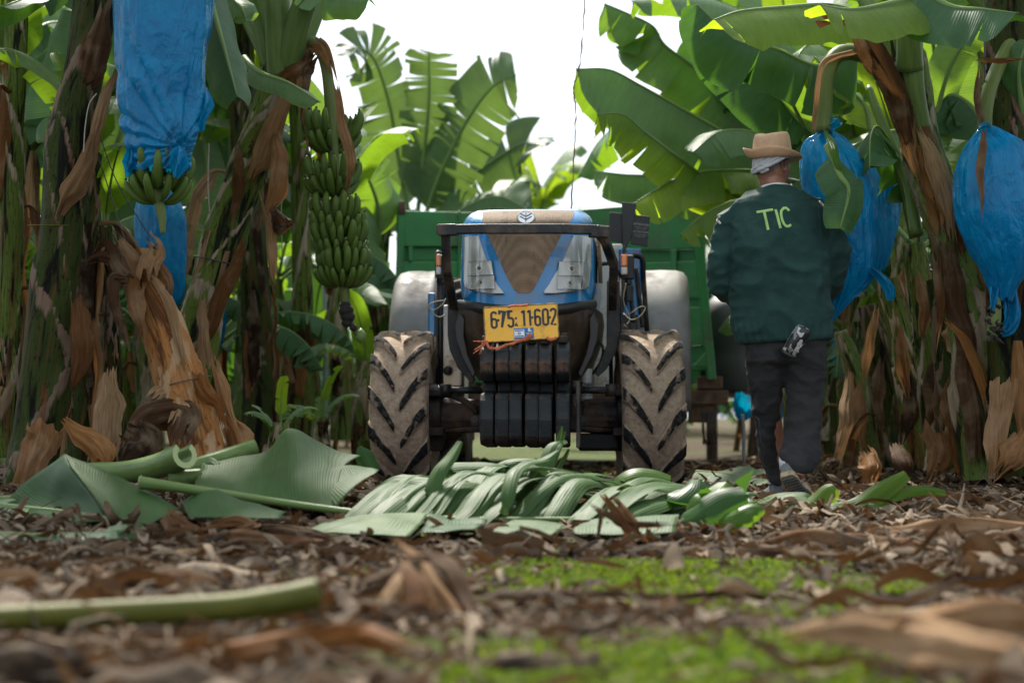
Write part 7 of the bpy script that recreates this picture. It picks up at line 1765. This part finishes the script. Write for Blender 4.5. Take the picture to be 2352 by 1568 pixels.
FG = fresh('small dark leaf tip curled up against the left front wheel', (845, 1100, 9.5)); strip_([(862, 1085, 9.6), (848, 1060, 9.6), (838, 1040, 9.6), (826, 1024, 9.6)], .10, root=FG, curl=.5).build('blade', M['leaf_dark'], FG)
# cut leaf stalks
def cut_stalk(label, pts, r0, r1, open_=1.35, mat='petiole'):
    b = at(*pts[len(pts)//2]); t = thing('cut_stalk', label, 'leaf stalk', b); P = catmull([at(*p)-b for p in pts], 24); m = MB(); rows, uv = [], []; n = 24
    for i, p in enumerate(P):
        T = (P[min(i+1, n-1)]-P[max(i-1, 0)]).normalized(); s = T.cross(Vector((0, 0, 1))).normalized(); u = s.cross(T); r = lerp(r0, r1, i/(n-1)); row = []
        for k in range(12):
            a = PI/2+open_*.5+(2*PI-open_)*k/11; row.append(p+(s*math.cos(a)+u*math.sin(a))*r)
        for k in range(12):
            a = PI/2+open_*.5+(2*PI-open_)*(11-k)/11; row.append(p+(s*math.cos(a)+u*math.sin(a))*r*.58)
        rows.append(row); uv.append([(k/24, i*.05) for k in range(24)])
    m.grid(rows, closed=True, uvs=uv); m.build('channel', M[mat], t)
    for e, d in ((-1, .003), (0, -.003)):
        m = MB(); rw = rows[e]; T = (P[e]-P[e-1] if e == -1 else P[0]-P[1]).normalized()
        m.grid([[q+T*.002 for q in rw[:12]], [q+T*.002 for q in rw[:11:-1]]]); m.build('cut_face', M['petiole_cut'], t)
    return t
cut_stalk('thick cut leaf stalk with open crescent end, lying behind the tent shaped leaf', [(215, 1082, 8.7), (300, 1080, 8.6), (370, 1066, 8.45), (424, 1044, 8.3)], .05, .058)
cut_stalk('cut leaf stalk pointing right beside the thick crescent one', [(405, 1088, 8.9), (470, 1066, 8.9), (530, 1046, 8.95), (586, 1026, 9.0)], .048, .04, .9)
cut_stalk('short stub of leaf stalk between the two cut stalks and the wave leaf', [(390, 1100, 8.4), (420, 1096, 8.4), (462, 1092, 8.4)], .036, .032, .6)
cut_stalk('yellow green stalk piece at the left border behind the tent leaf', [(-40, 1152, 8.3), (10, 1148, 8.3), (40, 1146, 8.3)], .02, .02, .6)
cut_stalk('blurred green leaf stalk lying across the near left foreground', [(-80, 1424, 4.0), (200, 1410, 4.07), (480, 1397, 4.13), (620, 1382, 4.17), (722, 1362, 4.22)], .025, .032, .05, 'petiole_old')

# single dead leaves that stand out
def dead(label, peels, at_=None):
    p0 = peels[0][0]; b = at(*(at_ or p0[len(p0)//2])); t = thing('dead_leaf', label, 'dead leaf', b, 0, 'dead leaves on the ground')
    for k, (pts, wd, mt, fc) in enumerate(peels): peel(t, pts, wd, mt, fc, 'blade', seed=int(pts[0][0])+k, curl=.7)
    return t
UPF = (0, -.6, .8)
dead('blurred orange brown dead leaf below the green stalk in the near foreground', [([(430, 1490, 3.75), (560, 1478, 3.75), (700, 1452, 3.8), (830, 1440, 3.85), (950, 1490, 3.75)], [.05, .09, .10, .08, .03], 'dry_orange', UPF)])
dead('blurred spiky heap of brown leaf shreds in the near centre', [([(1050, 1400, 4.5), (1000, 1340, 4.6), (960, 1290, 4.7), (930, 1262, 4.75)], [.10, .08, .06, .02], 'dry', (0, -1, .3)), ([(880, 1390, 4.5), (920, 1330, 4.6), (950, 1295, 4.7)], [.04, .05, .03], 'dry', (0, -1, .3)), ([(820, 1350, 4.6), (900, 1320, 4.65), (970, 1290, 4.7), (1010, 1330, 4.7)], [.05, .06, .06, .06], 'dry_dark', (0, -1, .4)), ([(1080, 1390, 4.5), (1010, 1310, 4.65), (970, 1280, 4.75)], [.06, .07, .03], 'dry_dark', (0, -1, .3)), ([(960, 1410, 4.4), (945, 1350, 4.5), (925, 1275, 4.7)], [.07, .05, .02], 'dry', (0, -1, .3))])
dead('largest blurred tan dead leaf curling in the near right corner', [([(1840, 1440, 3.75), (1960, 1420, 3.7), (2100, 1430, 3.62), (2250, 1465, 3.5), (2400, 1500, 3.4)], [.04, .10, .13, .13, .10], 'dry', (0, -.7, .7)), ([(2050, 1440, 3.65), (2200, 1400, 3.75), (2400, 1400, 3.8)], [.04, .09, .09], 'dry', (.1, -.6, .8))])
dead('dark thin dead strip lying across the green patch in the near centre', [([(1080, 1364, 4.7), (1300, 1358, 4.72), (1550, 1362, 4.7), (1780, 1366, 4.7)], [.02, .03, .03, .01], 'dry_dark', UPF)])
dead('brown strip standing bent against the torn fallen leaf', [([(1396, 1150, 6.95), (1420, 1180, 6.9), (1448, 1215, 6.88), (1478, 1242, 6.88)], [.045, .06, .07, .05], 'dry', (0, -1, .2)), ([(1360, 1158, 7.0), (1400, 1180, 6.95), (1440, 1200, 6.9), (1520, 1205, 6.9)], [.02, .03, .04, .02], 'dry_dark', (0, -1, .4)), ([(1388, 1160, 7.0), (1380, 1200, 6.98), (1372, 1235, 6.95)], [.012, .016, .01], 'dry_dark', (0, -1, .2))])
dead('long tan dead leaf at the right border on the litter, behind others', [([(2080, 1120, 9.0), (2180, 1130, 8.8), (2280, 1150, 8.6), (2370, 1165, 8.5)], [.05, .11, .12, .08], 'dry', (0, -.5, .9))])
dead('wide brown dead leaf spread at the right border on the nearer litter', [([(2000, 1215, 7.2), (2120, 1200, 7.1), (2250, 1195, 7.1), (2380, 1205, 7.0)], [.05, .13, .14, .12], 'dry', (0, -.5, .9))])
dead('upright dark brown dead flap on the right litter', [([(2190, 1225, 6.7), (2210, 1250, 6.6), (2235, 1275, 6.55), (2260, 1300, 6.5)], [.03, .07, .09, .06], 'dry_dark', (0, -1, .2))])
dead('flat greyish dead leaf ahead of the right litter pile', [([(1760, 1240, 6.8), (1880, 1222, 6.9), (2010, 1228, 6.8), (2120, 1250, 6.6)], [.04, .10, .11, .05], 'dry', (0, -.5, .9)), ([(1700, 1262, 6.4), (1820, 1258, 6.4), (1960, 1268, 6.3)], [.03, .07, .03], 'dry_dark', UPF)])
dead('curled brown dead leaf at the front of the tent shaped leaf', [([(395, 1180, 7.2), (420, 1200, 7.15), (452, 1220, 7.1), (400, 1235, 7.05)], [.09, .08, .07, .05], 'dry', (.2, -.8, .4))])
dead('curling pile of brown dead leaf before the pale midrib', [([(440, 1240, 6.9), (540, 1225, 6.9), (640, 1235, 6.85), (760, 1245, 6.8)], [.05, .10, .11, .04], 'dry', (0, -.6, .8)), ([(470, 1200, 7.1), (540, 1190, 7.1), (580, 1210, 7.05), (550, 1225, 7.0)], [.03, .05, .05, .03], 'dry', (0, -.8, .4)), ([(600, 1200, 7.05), (690, 1215, 7.0), (760, 1232, 6.9)], [.05, .09, .04], 'dry_dark', (0, -.6, .8)), ([(380, 1270, 6.4), (480, 1262, 6.4), (600, 1278, 6.3)], [.03, .08, .04], 'dry', UPF)])
dead('small dark dead leaf lying on the flat leaf in the left corner', [([(110, 1200, 7.3), (140, 1180, 7.3), (170, 1168, 7.32), (180, 1190, 7.3)], [.03, .05, .06, .03], 'dry_dark', UPF)])
dead('pale crumpled scrap of dead leaf on the left litter', [([(170, 1320, 5.3), (205, 1300, 5.3), (240, 1318, 5.25)], [.04, .06, .03], 'dry', UPF)])
for k, (lb, pts, wd, mt) in enumerate((('heap of folded brown dead leaves behind the cut stalks, under the stump', [(290, 1040, 9.5), (340, 960, 9.5), (420, 940, 9.55), (410, 1010, 9.4)], [.14, .18, .18, .10], 'dry_dark'), ('tan dead leaf fan standing left of the broken stump', [(255, 850, 10.2), (245, 930, 10.0), (230, 1030, 9.8)], [.07, .18, .16], 'dry'), ('orange curled dead leaf beside the thick left trunk foot', [(150, 962, 9.4), (190, 1000, 9.3), (232, 1040, 9.25), (245, 1075, 9.25)], [.03, .12, .14, .06], 'dry_orange'),
                                       ('brown dead leaf hanging over the heap under the stump', [(350, 925, 9.6), (380, 900, 9.6), (420, 905, 9.6), (400, 960, 9.5)], [.12, .14, .12, .08], 'dry'), ('dark curled dead leaf at the stump foot, left', [(300, 985, 9.45), (330, 1010, 9.4), (300, 1060, 9.3)], [.14, .16, .10], 'dry_dark'), ('orange dead leaf at the stump foot, right', [(520, 960, 9.8), (550, 1010, 9.7), (560, 1050, 9.6)], [.08, .14, .08], 'dry_orange'))):
    t = thing('dead_leaf', lb, 'dead leaf', at(*pts[-1]), 0, 'dead leaves on the ground'); peel(t, pts, wd, mt, seed=160+k, name='blade', curl=.9)
